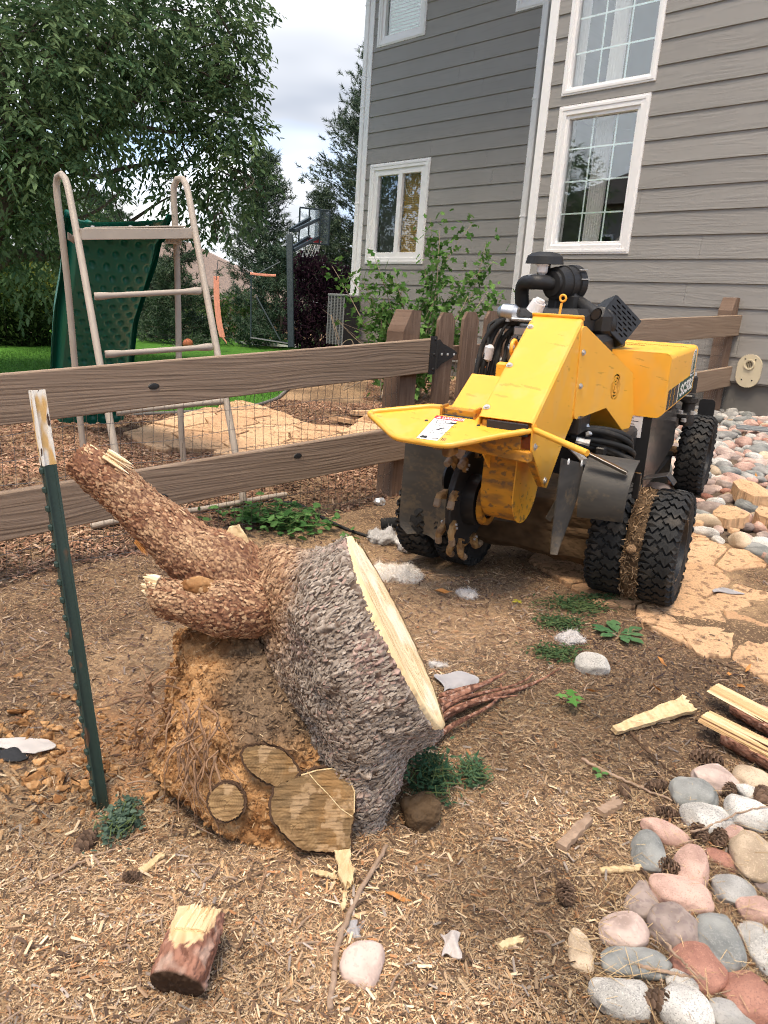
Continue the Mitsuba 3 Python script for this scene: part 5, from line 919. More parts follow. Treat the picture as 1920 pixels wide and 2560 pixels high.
for z_ in (-.28, .12): put(HP + '__arm', bar(H1 + [.0, 0, z_ - .02], BC + bx * -.1 + [0, 0, z_ + .05], .07, .05, (0, 0, 1)), 'm_slate'); put(HP + '__arm', bar(H1 + [.1, 0, z_ - .02], BC + bx * .1 + [0, 0, z_ + .05], .07, .05, (0, 0, 1)), 'm_slate')
tr_ = lathe([(.23 + .012 * math.cos(t), .012 * math.sin(t)) for t in np.linspace(0, 6.283, 9)[:-1]], 26, True); RC_ = BC + bx * .02 + bz * (-.30 if bz[1] < 0 else .30) * np.sign(1) + [0, 0, -.30]
put(HP + '__rim', cat([frame(tr_, [1, 0, 0], [0, 1, 0], [0, 0, 1], RC_), frame(cbox(.3, .1, .02, .004), bx, by, bz, BC + [0, 0, -.30])]), 'm_red')
put(HP + '__net', cat([tube([RC_ + [.22 * math.cos(t + k * u * .9) * (1 - .45 * u), .22 * math.sin(t + k * u * .9) * (1 - .45 * u), -.38 * u] for u in np.linspace(0, 1, 6)], .006, 4, False) for t in np.linspace(0, 6.283, 13)[:-1] for k in (-1, 1)]), 'm_letter', True)
def ball(px_, py_, dep, lab):
    k = thing('basketball', lab, 'basketball', None); c = at(px_, py_, dep); c[2] = float(GZ(c[0], c[1])) + .13
    put(k + '__skin', trimesh.creation.icosphere(3, .12).apply_translation(c), 'm_ball', True)
    put(k + '__seam', cat([frame(lathe([(.1205 + .002 * math.cos(t), .002 * math.sin(t)) for t in np.linspace(0, 6.283, 7)[:-1]], 40, True), *np.linalg.qr(np.random.default_rng(i_).normal(size=(3, 3)))[0], c) for i_ in range(3)]), 'm_dark', True)
mat('m_ball', prin((.42, .135, .065), .7, .3))
ball(470, 857, 17.2, 'orange basketball on the lawn seen between the ladder legs'); ball(686, 858, 21, 'orange basketball lying far off on the lawn beside the white strip')
put('line_strip', bar(at(590, 857, 21.5), at(745, 864, 18.5), .10, .05, (0, 0, 1)), 'm_letter', label='white plastic strip lying along the far edge of the lawn', category='strip')
AC = thing('air_conditioner', 'grey louvred air conditioner unit beside the left corner of the house', 'air conditioner')
ax_, ay_ = WU, -WN; ca = at(862, 797, 15.4); w_ = .50
for s_, (o, X__) in enumerate(((-WN * .25, WU), (-WU * .25, WN))):
    for z_ in np.arange(.04, .98, .030): put(AC + '__louvre', frame(cbox(w_, .022, .012, .003), X__, unit(np.array([0, 0, 1]) + o / .25 * -.5), np.cross(X__, unit(np.array([0, 0, 1]) + o / .25 * -.5)), ca + o + [0, 0, z_ - .55]), 'm_acgrey')
    for t in np.linspace(-.24, .24, 6): put(AC + '__guard_bar', frame(cbox(.022, .96, .02, .003), X__, [0, 0, 1], np.cross(X__, [0, 0, 1]), ca + o * 1.04 + X__ * t + [0, 0, -.05]), 'm_aclight')
mat('m_acgrey', prin((.10, .105, .105), .6, .3)); mat('m_aclight', prin((.26, .27, .27), .6, .3))
put(AC + '__top', frame(cbox(.54, .54, .05, .01), WU, WN, [0, 0, 1], ca + [0, 0, .46]), 'm_aclight'); put(AC + '__core', frame(cbox(.44, .44, .98, .01), WU, WN, [0, 0, 1], ca + [0, 0, -.05]), 'm_dark')
NF = thing('sports_net', 'rebounder net frame with faded orange edge bands on the far lawn', 'sports net')
def band(pts, w): 
    c = curve([at(*q) for q in pts], 20); put(NF + '__edge_band', thick(grid_mesh(lambda a, b: np.stack([np.interp(a, np.linspace(0, 1, 20), c[:, k]) for k in range(3)], -1) + (b[..., None] - .5) * w * np.asarray(unit(CR if abs(c[-1][2] - c[0][2]) > .5 else CU)), 20, 3), .01), 'm_faded', True)
mat('m_faded', prin((.70, .30, .21), .8, .2))
band([(541, 690, 17), (542, 750, 17), (547, 800, 17), (556, 843, 17)], .13); band([(556, 843, 17), (562, 850, 17), (567, 858, 17)], .05); band([(625, 683, 18), (655, 687, 18), (690, 688, 18)], .06)
put(NF + '__frame', cat([tube([at(628, 690, 18), at(627, 850, 18)], .02, 6), tube([at(628, 694, 18), at(700, 655, 18.4)], .02, 6), tube([at(545, 650, 17), at(541, 700, 17)], .008, 5), tube([at(545, 650, 17), at(630, 690, 18)], .007, 5), tube([at(627, 845, 18), at(735, 862, 18)], .035, 6), tube([at(640, 740, 18), at(700, 850, 18)], .02, 6)]), 'm_slate', 60)

# ------------------------------------------------------------------ trees and shrubs
mat('m_limb', prin(mikit.proc(lambda p, n, uv: mix((.07, .055, .045), (.20, .165, .135), fbm(p.x * 12, p.y * 12, p.z * 5, 4))), .9, .15, lambda p, n, uv: fbm(p.x * 30, p.y * 30, p.z * 9, 3), .02))
LEAFV = np.array([(0, 0, 0), (.30, .17, .02), (.70, .13, -.05), (1, 0, -.16), (.70, -.13, -.05), (.30, -.17, .02), (.5, 0, -.06)]); LEAFF = np.array([(0, 6, 1), (1, 6, 2), (2, 6, 3), (3, 6, 4), (4, 6, 5), (5, 6, 0)])
def leaves(rng, o, dirs, size, cA, cB, key, bsdf='m_leaf_thin', widen=1., v=LEAFV, f=LEAFF, var=.35, **lab):
    X = dirs / (np.linalg.norm(dirs, axis=1, keepdims=True) + 1e-9); up = np.stack([rng.normal(0, .5, len(o)), rng.normal(0, .5, len(o)), np.ones(len(o))], 1); Y = np.cross(up, X); Y /= np.linalg.norm(Y, axis=1, keepdims=True) + 1e-9
    s = (size * rng.uniform(1 - var, 1 + var, len(o)))[:, None]; m = scatter(v, f, np.stack([X * s, Y * s * widen, np.cross(X, Y) * s], 1), o)
    return put(key, m, bsdf, False, color=np.repeat(lerp(cA, cB, rng.random(len(o))), len(v), 0), **lab)
def blobs_pts(rng, blobs, n, shell=.35):
    w = np.array([b[3] ** 2 for b in blobs]); ix = rng.choice(len(blobs), n, p=w / w.sum()); d = rng.normal(size=(n, 3)); d /= np.linalg.norm(d, axis=1)[:, None]
    c = np.array([at(*b[:3]) for b in blobs]); r = np.array([b[3] for b in blobs]); sc = np.array([b[4] if len(b) > 4 else 1. for b in blobs])
    rad = (shell + (1 - shell) * rng.random(n)) ** .6; p = c[ix] + d * (r[ix] * rad)[:, None] * np.stack([np.ones(n), np.ones(n), sc[ix]], 1); return p, d
def tree_thing(name, lab, catg, group=None): return thing(name, lab, catg, group)
TR = tree_thing('ash_tree', 'large spreading leafy green tree filling the upper left, behind the slide', 'tree')
rt = np.random.default_rng(14)
AB = [(60, 60, 9.5, 1.35), (200, -60, 10.5, 1.5), (250, 130, 10., 1.15), (420, 60, 11., 1.25), (520, 90, 11.3, .75), (525, 240, 11.3, .86), (565, 180, 11.3, .5), (560, 330, 11.2, .62), (500, 380, 11.5, .72), (580, 455, 11.6, .55), (480, 470, 11.6, .55), (560, 540, 11.8, .38), (60, 260, 9.2, 1.1), (-60, 150, 9, 1.6),
      (110, 400, 9.6, .95), (10, 470, 9.8, .9), (330, 300, 11.5, .9), (215, 470, 12, .6), (-80, 520, 10, 1.2), (480, -80, 11.5, 1.3), (635, 455, 12, .3), (130, 590, 13.5, .9)]
sp_o, sp_d = blobs_pts(rt, AB, 5700, .25); sp_o = sp_o + (np.stack([nfbm(sp_o * 1.3, 2, q) for q in range(3)], 1) - .5) * .5
dn = sp_d + np.array([0, 0, -.22]) + rt.normal(0, .55, sp_d.shape); dn /= np.linalg.norm(dn, axis=1)[:, None]
t_ = np.linspace(.1, 1, 8); O_ = (sp_o[:, None] + dn[:, None] * t_[None, :, None] * .34 + np.array([0, 0, -.07]) * (t_ ** 2)[None, :, None]).reshape(-1, 3)
sd = np.cross(dn, [0, 0, 1]); sd /= np.linalg.norm(sd, axis=1)[:, None] + 1e-9; sg = np.where(np.arange(8) % 2, 1., -1.)
D_ = (dn[:, None] * .6 + sd[:, None] * sg[None, :, None] * .75 + np.array([0, 0, -.28])).reshape(-1, 3) + rt.normal(0, .25, (len(O_), 3))
tint_ = np.repeat(rt.random(len(sp_o)), 8)
X = D_ / np.linalg.norm(D_, axis=1)[:, None]; up_ = rt.normal(0, .4, X.shape) + [0, 0, 1]; Y = np.cross(up_, X); Y /= np.linalg.norm(Y, axis=1)[:, None]; s_ = rt.uniform(.08, .145, len(X))[:, None]
cm_ = scatter(LEAFV, LEAFF, np.stack([X * s_, Y * s_ * 1.1, np.cross(X, Y) * s_], 1), O_)
put(TR + '__crown', cm_, 'm_leaf_thin', False, color=np.repeat(np.clip(lerp((.055, .120, .060), (.225, .315, .15), np.clip(tint_ * .75 + .25 * rt.random(len(X)), 0, 1)), 0, 1), len(LEAFV), 0), kind='stuff')
def limb(pts, r0, r1, key=TR + '__limb', n=26): return put(key, tube(curve([at(*q) for q in pts], n), np.linspace(r0, r1, n), 9), 'm_limb', True)
put(TR + '__trunk', tube(curve([at(-150, 1000, 9.6), at(-90, 800, 9.6), at(-20, 560, 9.7), at(45, 440, 9.8)], 26), np.linspace(.26, .15, 26), 14), 'm_limb', True)
for pts, r0, r1 in (([(45, 440, 9.8), (90, 330, 10), (120, 180, 10.2), (160, 20, 10.4)], .14, .05), ([(45, 440, 9.8), (150, 400, 10.2), (280, 300, 10.8), (410, 170, 11.2), (480, 60, 11.4)], .10, .03), ([(45, 440, 9.8), (10, 250, 9.5), (-10, 60, 9.4)], .10, .04), ([(-60, 700, 9.6), (40, 640, 10), (130, 640, 10.6), (230, 615, 11.4), (330, 560, 12)], .10, .03),
                    ([(150, 400, 10.2), (220, 440, 10.8), (310, 420, 11.4), (450, 400, 11.8)], .05, .02), ([(280, 300, 10.8), (420, 330, 11.3), (540, 300, 11.5)], .045, .015), ([(230, 615, 11.4), (340, 545, 12), (400, 505, 12.2), (430, 490, 12.3)], .05, .012), ([(20, 500, 9.8), (80, 560, 10.4), (200, 545, 11), (300, 480, 11.4)], .05, .015), ([(410, 170, 11.2), (500, 200, 11.4), (590, 180, 11.5)], .035, .012), ([(120, 180, 10.2), (250, 120, 10.6), (340, 30, 10.9)], .05, .015), ([(90, 330, 10), (60, 240, 9.6), (110, 120, 9.3)], .04, .012)): limb(pts, r0, r1)
for _ in range(70):
    b = AB[rt.integers(len(AB))]; c = at(*b[:3]); e = c + rt.normal(0, .5, 3) * b[3]; put(TR + '__limb', tube(curve([c + rt.normal(0, .25, 3), (c + e) / 2 + rt.normal(0, .15, 3), e], 8), np.linspace(.016, .005, 8), 5, False), 'm_limb', True)

def pine(lab, base, top, wid, seed, cA, cB, n=1500, lo=.05, dens=22, group='pines at the back of the yard'):
    k = thing('pine_tree', lab, 'tree'); r = np.random.default_rng(seed); b, t = np.asarray(base, float), np.asarray(top, float); H = np.linalg.norm(t - b)
    put(k + '__trunk', tube(curve([b, b + (t - b) * .4 + r.normal(0, .08, 3), b + (t - b) * .75 + r.normal(0, .08, 3), t], 20), np.linspace(.022 * H, .004, 20), 8), 'm_limb', True)
    bo, bd = [], []; bm = []
    for h in np.linspace(lo, .985, int(H * 9)):
        for a in r.uniform(0, 6.283, 3):
            if r.random() < .22: continue
            L = wid * (1 - h) ** .75 * r.uniform(.55, 1.15) + .15; P0 = b + (t - b) * h; d = np.array([math.cos(a), math.sin(a), .18 + .35 * h]); 
            pts = np.array([P0 + d * L * u * [1, 1, 1 - .8 * u * (1 - h)] + [0, 0, .12 * L * u * u] for u in np.linspace(0, 1, 6)]); bm.append(tube(pts, np.linspace(.010 + .008 * L, .004, 6), 5, False))
            m = int(8 + L * 17); u = r.uniform(.25, 1, m) ** .7; q = pts[0] + (pts[-1] - pts[0]) * u[:, None] + r.normal(0, .10 + .10 * L, (m, 3)) * [1, 1, .45]; bo.append(q); bd.append(np.tile(d, (m, 1)) + r.normal(0, .5, (m, 3)) + [0, 0, .3])
    put(k + '__branch', cat(bm), 'm_limb', True, kind='stuff')
    o, d = np.vstack(bo), np.vstack(bd); d /= np.linalg.norm(d, axis=1)[:, None]; N = dens
    dd = d[:, None] * .75 + r.normal(0, .62, (len(o), N, 3)); dd /= np.linalg.norm(dd, axis=2, keepdims=True); st = o[:, None] + d[:, None] * r.uniform(-.10, .10, (len(o), N, 1)); L = r.uniform(.09, .17, (len(o), N, 1)); sd = np.cross(dd, r.normal(size=dd.shape)); sd /= np.linalg.norm(sd, axis=2, keepdims=True)
    v = np.stack([st - sd * .009, st + sd * .009, st + dd * L], 2).reshape(-1, 3); cc = np.repeat(np.repeat(lerp(cA, cB, r.random(len(o))), N, 0), 3, 0)
    put(k + '__crown', TM(v, np.arange(len(v)).reshape(-1, 3)), 'm_leaf', False, color=cc, kind='stuff'); return k
def gbase(px_, py_, dep): p = at(px_, py_, dep); return np.array([p[0], p[1], float(GZ(p[0], p[1])) - .1])
dk_, lt_ = (.036, .068, .042), (.105, .155, .09)
def pine_at(lab, px_, dep, toppy, wid, seed, lo=.05, dens=20, cA=dk_, cB=lt_): 
    b = gbase(px_, 850, dep); t = at(px_, toppy, dep); pine(lab, b, np.array([b[0], b[1], t[2]]), wid, seed, cA, cB, lo=lo, dens=dens)
pine_at('tall dark pine rising beside the left corner of the house', 930, 24, 120, 2.9, 1, .05, 26)
pine_at('sparse pine with visible branches between the slide and the hoop', 648, 22, 410, 1.5, 2, .3, 18)
pine_at('blue green pine standing low behind the net frame', 690, 20, 640, 1.4, 3, .0, 24, (.03, .065, .04), (.085, .14, .085))
pine_at('bushy pine behind the right legs of the ladder', 452, 19, 600, .95, 4, .0, 24, (.035, .07, .038), (.095, .15, .085))
pine_at('young pine behind the ladder at the left of the orange band', 375, 21, 660, 1.3, 5, .0, 22)
pine_at('thin pine showing over the hoop pole', 790, 25, 500, 1.4, 6, .3, 18)
pine_at('pine in the shade at the left edge behind the big tree', 120, 24, 470, 3.4, 7, .0, 22)
pine_at('dark pine behind the slide', 260, 26, 500, 3.2, 8, .0, 20); pine_at('pine far off behind the orange band', 600, 34, 730, 1.6, 9, .0, 16)
def shrub(key, lab, blobs, n, size, cA, cB, seed, base, stems=8, catg='shrub', bs='m_leaf_thin', widen=1.3, sr=.02):
    k = thing(key, lab, catg); r = np.random.default_rng(seed); o, d = blobs_pts(r, blobs, n, .2)
    leaves(r, o, d + r.normal(0, .6, d.shape) + [0, 0, -.2], size, cA, cB, k + '__foliage', bs, widen, kind='stuff')
    for i_ in range(stems):
        b = blobs[i_ % len(blobs)]; e = at(*b[:3]) + r.normal(0, .4, 3) * b[3]; put(k + '__stem', tube(curve([base + r.normal(0, .06, 3) * [1, 1, 0], (base + e) / 2 + r.normal(0, .12, 3), e], 10), np.linspace(sr, sr * .3, 10), 5, False), 'm_limb', True)
    return k
shrub('purple_shrub', 'dark purple leaved shrub between the hoop pole and the air conditioner', [(790, 690, 16.9, .5), (765, 760, 16.9, .5), (830, 770, 16.9, .5), (795, 840, 16.9, .55), (745, 820, 16.9, .35), (840, 700, 16.9, .38), (760, 670, 16.9, .34)], 7500, .085, (.022, .012, .020), (.06, .030, .045), 31, gbase(795, 880, 17), 10)
shrub('hedge_shrub', 'dark green hedge under the big tree at the left edge', [(20, 770, 15, 1.1), (-60, 760, 14.5, 1.2), (110, 800, 15.5, .8), (60, 840, 15, .6)], 9000, .10, (.018, .04, .014), (.06, .10, .03), 32, gbase(40, 880, 15))
shrub('hedge_shrub', 'yellow green shrub catching light behind the hedge', [(60, 720, 17, .6), (100, 690, 17.5, .5), (10, 700, 17, .6)], 3500, .10, (.12, .14, .02), (.30, .30, .06), 33, gbase(60, 860, 17))
shrub('hedge_shrub', 'low green shrub behind the far lawn by the orange band', [(590, 800, 24, .9), (640, 790, 24, .8), (520, 810, 24, .8)], 5000, .11, (.03, .07, .02), (.10, .17, .05), 34, gbase(590, 860, 24))
shrub('hedge_shrub', 'shaded shrub at the far end of the lawn behind the slide', [(330, 800, 24, 1.1), (250, 800, 24, 1.1), (420, 810, 24, .9), (160, 790, 23, 1.2)], 8000, .12, (.02, .045, .018), (.07, .11, .04), 35, gbase(300, 860, 24))
bf = thing('back_fence', 'dark board fence at the far end of the lawn', 'fence')
for z_ in (.45, .85, 1.2): put(bf + '__rail', bar((-18, 27.5, z_ + .4), (4, 27.0, z_ + .45), .16, .04, (0, 0, 1)), 'm_post', False)
for x_ in np.arange(-18, 4, 2.4): put(bf + '__post', cbox(.14, .14, 1.5, .01, (x_, 27.6, 1.1)), 'm_post', False)
FH = thing('far_house', 'far house with brown shingled hip roof behind the pines', 'house')
fh = at(515, 700, 45); put(FH + '__roof', hull(fh + np.array([(-7, -4, -1.2), (7, -4, -1.2), (7, 6, -1.2), (-7, 6, -1.2), (-4, 0, 2.1), (-1.0, 0, 2.1)]) ), 'm_fhroof', False); put(FH + '__wall', cbox(12.4, 8, 5, .02, (fh[0], fh[1] + 1, fh[2] - 3.7)), 'm_fhwall', False)
mat('m_fhroof', prin((.23, .18, .155), .9, .2)); mat('m_fhwall', prin((.30, .28, .26), .9, .2))
for x_ in (-4, 0, 3.5):
    w = nextkey(FH + '__window'); put(w + '__frame', cbox(1.3, .06, 1.5, .01, (fh[0] + x_, fh[1] - 3.02, fh[2] - 2.4)), 'm_white', False); put(w + '__pane', cbox(1.1, .03, 1.3, .004, (fh[0] + x_, fh[1] - 3.05, fh[2] - 2.4)), 'm_dark', False)
# flowering shrub against the house
LOBE = np.array([(0, 0, 0), (.18, .28, .02), (.42, .16, 0), (.55, .42, -.04), (.72, .14, -.04), (1, 0, -.14), (.72, -.14, -.04), (.55, -.42, -.04), (.42, -.16, 0), (.18, -.28, .02), (.45, 0, -.05)]); LOBF = np.array([(10, i_, (i_ + 1) % 10) for i_ in range(10)])
HS = thing('house_shrub', 'leggy green shrub with lobed leaves growing against the house wall above the fence', 'shrub')
rh = np.random.default_rng(44); hb = at(1010, 900, 8.2); hb[2] = float(GZ(hb[0], hb[1])); tips = [(1075, 545, 8.1), (1100, 570, 8.), (1180, 560, 8.3), (1215, 610, 8.4), (1240, 650, 8.4), (935, 640, 7.6), (905, 700, 7.6), (960, 745, 7.6), (1010, 720, 7.8), (1060, 660, 8.), (1120, 640, 8.2), (1150, 700, 8.2), (1170, 740, 8.), (1090, 730, 7.8), (1220, 730, 8.2), (870, 690, 8.4), (830, 665, 8.8), (985, 690, 7.8), (1250, 745, 8.4), (1040, 780, 7.8), (930, 770, 7.7), (1140, 790, 8.)]
lo_, ld_ = [], []
for i_, tpx in enumerate(tips):
    e = at(*tpx); mid = (hb + e) / 2 + rh.normal(0, .12, 3) + [0, 0, .1]; c = curve([hb + rh.normal(0, .06, 3) * [1, 1, 0], mid, e], 24); put(HS + '__stem', tube(c, np.linspace(.012, .003, 24), 6), 'm_twigpale', True)
    for j_ in range(105):
        u = rh.uniform(.35, 1.02); p = c[min(23, int(u * 23))] + rh.normal(0, .05 + .06 * (rh.random() < .4), 3); lo_.append(p); ld_.append(rh.normal(0, 1, 3) + [0, 0, -.1])
for _ in range(16):
    a = hb + rh.normal(0, .25, 3) * [1.4, 1, 0] + [0, 0, rh.uniform(.3, .9)]; put(HS + '__bare_twig', tube(curve([a, a + rh.normal(0, .2, 3) + [0, 0, .12], a + rh.normal(0, .32, 3) + [0, 0, .25]], 10), np.linspace(.006, .0015, 10), 5), 'm_twigpale', True)
mat('m_twigpale', prin((.34, .27, .20), .9, .1))
leaves(rh, np.array(lo_), np.array(ld_), .085, (.06, .145, .035), (.17, .31, .09), HS + '__leaves', 'm_leaf_thin', 1., LOBE, LOBF, .4, kind='stuff')

# a tree at the other end of the side yard, seen only mirrored in the sliding window
YT = thing('yard_tree', 'leafy tree mirrored in the dark sliding window', 'tree'); ry = np.random.default_rng(77)
yc = WU * -26 + WN * -3 + np.array([0, 0, 5.2]); d = ry.normal(size=(16000, 3)); d /= np.linalg.norm(d, axis=1)[:, None]; o = yc + d * (ry.random(16000) ** .4 * [[3.6], [3.6], [3.6]][0][0])[:, None] * [1.25, 1.25, 1.2] + (np.stack([nfbm(d * 3, 2, q) for q in range(3)], 1) - .5) * 2
leaves(ry, o, d + ry.normal(0, .6, d.shape), .22, (.04, .09, .035), (.11, .18, .07), YT + '__crown', kind='stuff'); put(YT + '__trunk', tube([[yc[0], yc[1], -.2], [yc[0] + .1, yc[1], 3], yc], [.25, .2, .06], 10), 'm_limb')
# ------------------------------------------------------------------ paths, rocks, mulch, odds and ends
def PXY(L_): return np.array([gpt(*q)[:2] for q in L_])
def pave(name, region, cell, seed, bs, holes=None, lift=.014, shift=(0, 0)):
    """irregular flagstones: clipped Voronoi cells, each a slab with worn edges"""
    from scipy.spatial import Voronoi
    r = np.random.default_rng(seed); R_ = Polygon(region).buffer(0)
    if holes is not None: R_ = R_.difference(holes)
    x0, y0, x1, y1 = R_.bounds; pts = np.array([(x + r.uniform(-.36, .36) * cell, y + r.uniform(-.36, .36) * cell) for i_, x in enumerate(np.arange(x0 - 2 * cell, x1 + 2 * cell, cell * 1.15)) for y in np.arange(y0 - 2 * cell, y1 + 2 * cell, cell * .9) + (i_ % 2) * cell * .45])
    V_ = Voronoi(pts)
    for ri in V_.point_region:
        g_ = V_.regions[ri]
        if not g_ or -1 in g_: continue
        q = Polygon(V_.vertices[g_]).intersection(R_.buffer(.08))
        if q.is_empty or q.area < .012 or not R_.buffer(.02).contains(q.centroid): continue
        q = max(getattr(q, 'geoms', [q]), key=lambda t: t.area).buffer(-.028).buffer(.020, quad_segs=2)
        if q.is_empty or q.geom_type != 'Polygon': continue
        c = np.array(q.exterior.segmentize(.07).coords[:-1]); c = c + r.normal(0, .004, c.shape); ce = c.mean(0); k = len(c); top = ce + (c - ce) * (1 - .006 / np.linalg.norm(c - ce, axis=1))[:, None]
        tl = r.normal(0, .012, 2); h = lift + r.uniform(-.008, .008)
        inn = ce + (c - ce) * .55
        P_ = np.vstack([np.c_[c, np.full(k, -.04)], np.c_[c, np.full(k, h - .006)], np.c_[top, h + r.normal(0, .001, k)], np.c_[inn, h + r.normal(0, .0025, k)], [[*ce, h + .003]]]); P_[k:, 2] += (P_[k:, :2] - ce) @ tl
        P_[:, 2] += HH(P_[:, :2]); f = []
        for a_ in range(k):
            b_ = (a_ + 1) % k
            for lv in range(3): f += [(lv * k + a_, lv * k + b_, (lv + 1) * k + b_), (lv * k + a_, (lv + 1) * k + b_, (lv + 1) * k + a_)]
            f.append((3 * k + a_, 3 * k + b_, 4 * k))
        put(name + '__flagstone', TM(P_, f), bs[r.integers(len(bs))], 12)
def flag(c0, c1, s):
    return prin(mikit.proc(lambda p, n, uv: mix(mix(mix(c0, c1, fbm(p.x * 4 + s, p.y * 4, 0, 3)), (.20, .12, .07), smoothstep(.56, .70, fbm(p.x * 34, p.y * 34, s, 4)) * .85), (.30, .2, .13), smoothstep(.60, .66, noise(p.x * 150, p.y * 150, s)) * .5)), .9, .15, lambda p, n, uv: fbm(p.x * 55, p.y * 55, p.z * 55, 3), .006)
for i_, (c0, c1) in enumerate((((.48, .29, .16), (.58, .38, .225)), ((.52, .32, .18), (.62, .42, .255)), ((.44, .265, .15), (.54, .345, .20)))): mat('m_flag_%d' % i_, flag(c0, c1, i_ * 3.3))
FB = ['m_flag_0', 'm_flag_1', 'm_flag_2']
front = PXY([(1352, 1404), (1440, 1462), (1475, 1478), (1500, 1500), (1592, 1512), (1640, 1562), (1750, 1608), (1790, 1655), (1835, 1676), (1930, 1698), (2250, 1740), (2300, 1440), (1985, 1470), (1900, 1420), (1845, 1385), (1740, 1352), (1700, 1290), (1560, 1260), (1400, 1330)])
dirt = Polygon(PXY([(1762, 1432), (1830, 1418), (1990, 1405), (2000, 1500), (1880, 1488), (1840, 1470)])).buffer(.01)
FP = put('flagstone_path', flatsheet(front, .006, .12), 'm_soil', True, kind='structure'); pave(FP, front, .36, 4, FB, dirt)
backp = np.vstack([PXY([(330, 1090), (480, 1040), (600, 1010), (700, 1040), (760, 1070), (850, 1078), (960, 1035), (1010, 1050)]), [(1.7, 6.9), (1.25, 6.3), (.75, 5.95), (.2, 6.0)], PXY([(820, 1120), (600, 1140), (400, 1130)])])
BP = put('flagstone_path', flatsheet(backp, .006, .15), 'm_soil', True, kind='structure'); pave(BP, backp, .46, 9, FB, None, .035)

# river rocks
def stone(c0, c1, sp, fr, amt, band=0.):
    def f(p, n, uv):
        c = mix(mi.Color3f(c0) * .8, mi.Color3f(c1) * 1.08, smoothstep(.25, .75, fbm(p.x * 13, p.y * 13, p.z * 13, 5))); s = fbm(p.x * fr, p.y * fr, p.z * fr, 2); c = mix(c, sp, smoothstep(.58, .68, s) * amt)
        c = mix(c, mi.Color3f(c1) * 1.25, smoothstep(.60, .72, fbm(p.x * fr * .7 + 5, p.y * fr * .7, p.z * fr * .7, 2)) * amt * .7)
        if band: c = mix(c, mi.Color3f(c0) * .55, smoothstep(.55, .7, fbm(p.x * 5, p.y * 5, p.z * 38 + 4 * noise(p.x * 6, p.y * 6), 3)) * band)
        return c
    return prin(mikit.proc(f), .72, .3, lambda p, n, uv: fbm(p.x * 70, p.y * 70, p.z * 70, 4), .005)
STN = dict(grey=((.27, .265, .25), (.38, .37, .35), (.20, .20, .195), 330, .4), slate=((.19, .20, .195), (.29, .295, .28), (.35, .35, .33), 260, .3), pink=((.43, .265, .215), (.57, .39, .32), (.29, .17, .14), 380, .45), pale=((.47, .35, .30), (.59, .47, .41), (.38, .27, .235), 140, .3),
           white=((.44, .425, .39), (.58, .56, .52), (.13, .125, .12), 420, .6), tan=((.42, .32, .22), (.58, .47, .34), (.29, .19, .135), 330, .4), red=((.33, .15, .11), (.45, .235, .175), (.17, .085, .07), 380, .45), mauve=((.25, .195, .175), (.36, .29, .255), (.17, .135, .14), 90, .4))
for k_, (a_, b_, c__, d__, e__) in STN.items(): mat('m_stone_' + k_, stone(a_, b_, c__, d__, e__, .5 if k_ in ('slate', 'mauve', 'pale') else .25))
IC3, IC2 = trimesh.creation.icosphere(3, 1.), trimesh.creation.icosphere(2, 1.)
def rockmesh(rng, a, b, c, rot, pos, tri=0., sub=IC3, tilt=.12):
    v = np.array(sub.vertices); sd = rng.integers(1e6); p = 2.6
    v = np.sign(v) * np.abs(v) ** (2 / 2.35); v *= (1 + .40 * (nfbm(v * .9 + sd % 97, 2, int(sd % 1000)) - .5) * 2 * .6)[:, None]; v *= (1 + .14 * (nfbm(v * 2.4 + 7, 3, int(sd % 777)) - .5))[:, None]
    for _ in range(4):
        pn = unit(rng.normal(size=3)); h_ = v @ pn; v = v - np.outer(np.clip(h_ - rng.uniform(.70, .92), 0, 1), pn) * .6
    if tri: v[:, 0] *= 1 + tri * v[:, 1]
    v = v * [a, b, c]; cr_, sr_ = math.cos(rot), math.sin(rot); R_ = np.array([[cr_, -sr_, 0], [sr_, cr_, 0], [0, 0, 1]]); tx, ty = rng.normal(0, tilt, 2); T1 = np.array([[1, 0, tx], [0, 1, ty], [-tx, -ty, 1]])
    return TM(v @ (R_ @ T1).T + pos, sub.faces)
rr = np.random.default_rng(21)
def rock_px(px_, py_, wpx, hpx, rot, kind, lab, tri=0., flat=.62, group=None):
    wpx, hpx = wpx * 1.07, hpx * 1.07
    p = gpt(px_, py_ + hpx * .25); dep = (p - EYE) @ FW; el = max(.3, -unit(p - EYE)[2]); a = wpx * dep / F; b = hpx * dep / F / (el * .72 + .33); c = flat * min(a, b)
    k = put('river_rock', rockmesh(rr, a, b, c, -rot, p + [0, 0, c * .30], tri), 'm_stone_' + kind, True, label=lab, category='rock')
    if group: labels[k]['group'] = group
    return p
R11 = lambda x, y, w, h, rot, kind, lab, tri=0., flat=.62: rock_px(1400 + x * .3165, 1860 + y * .3165, w * .3165, h * .3165, rot, kind, lab, tri, flat)
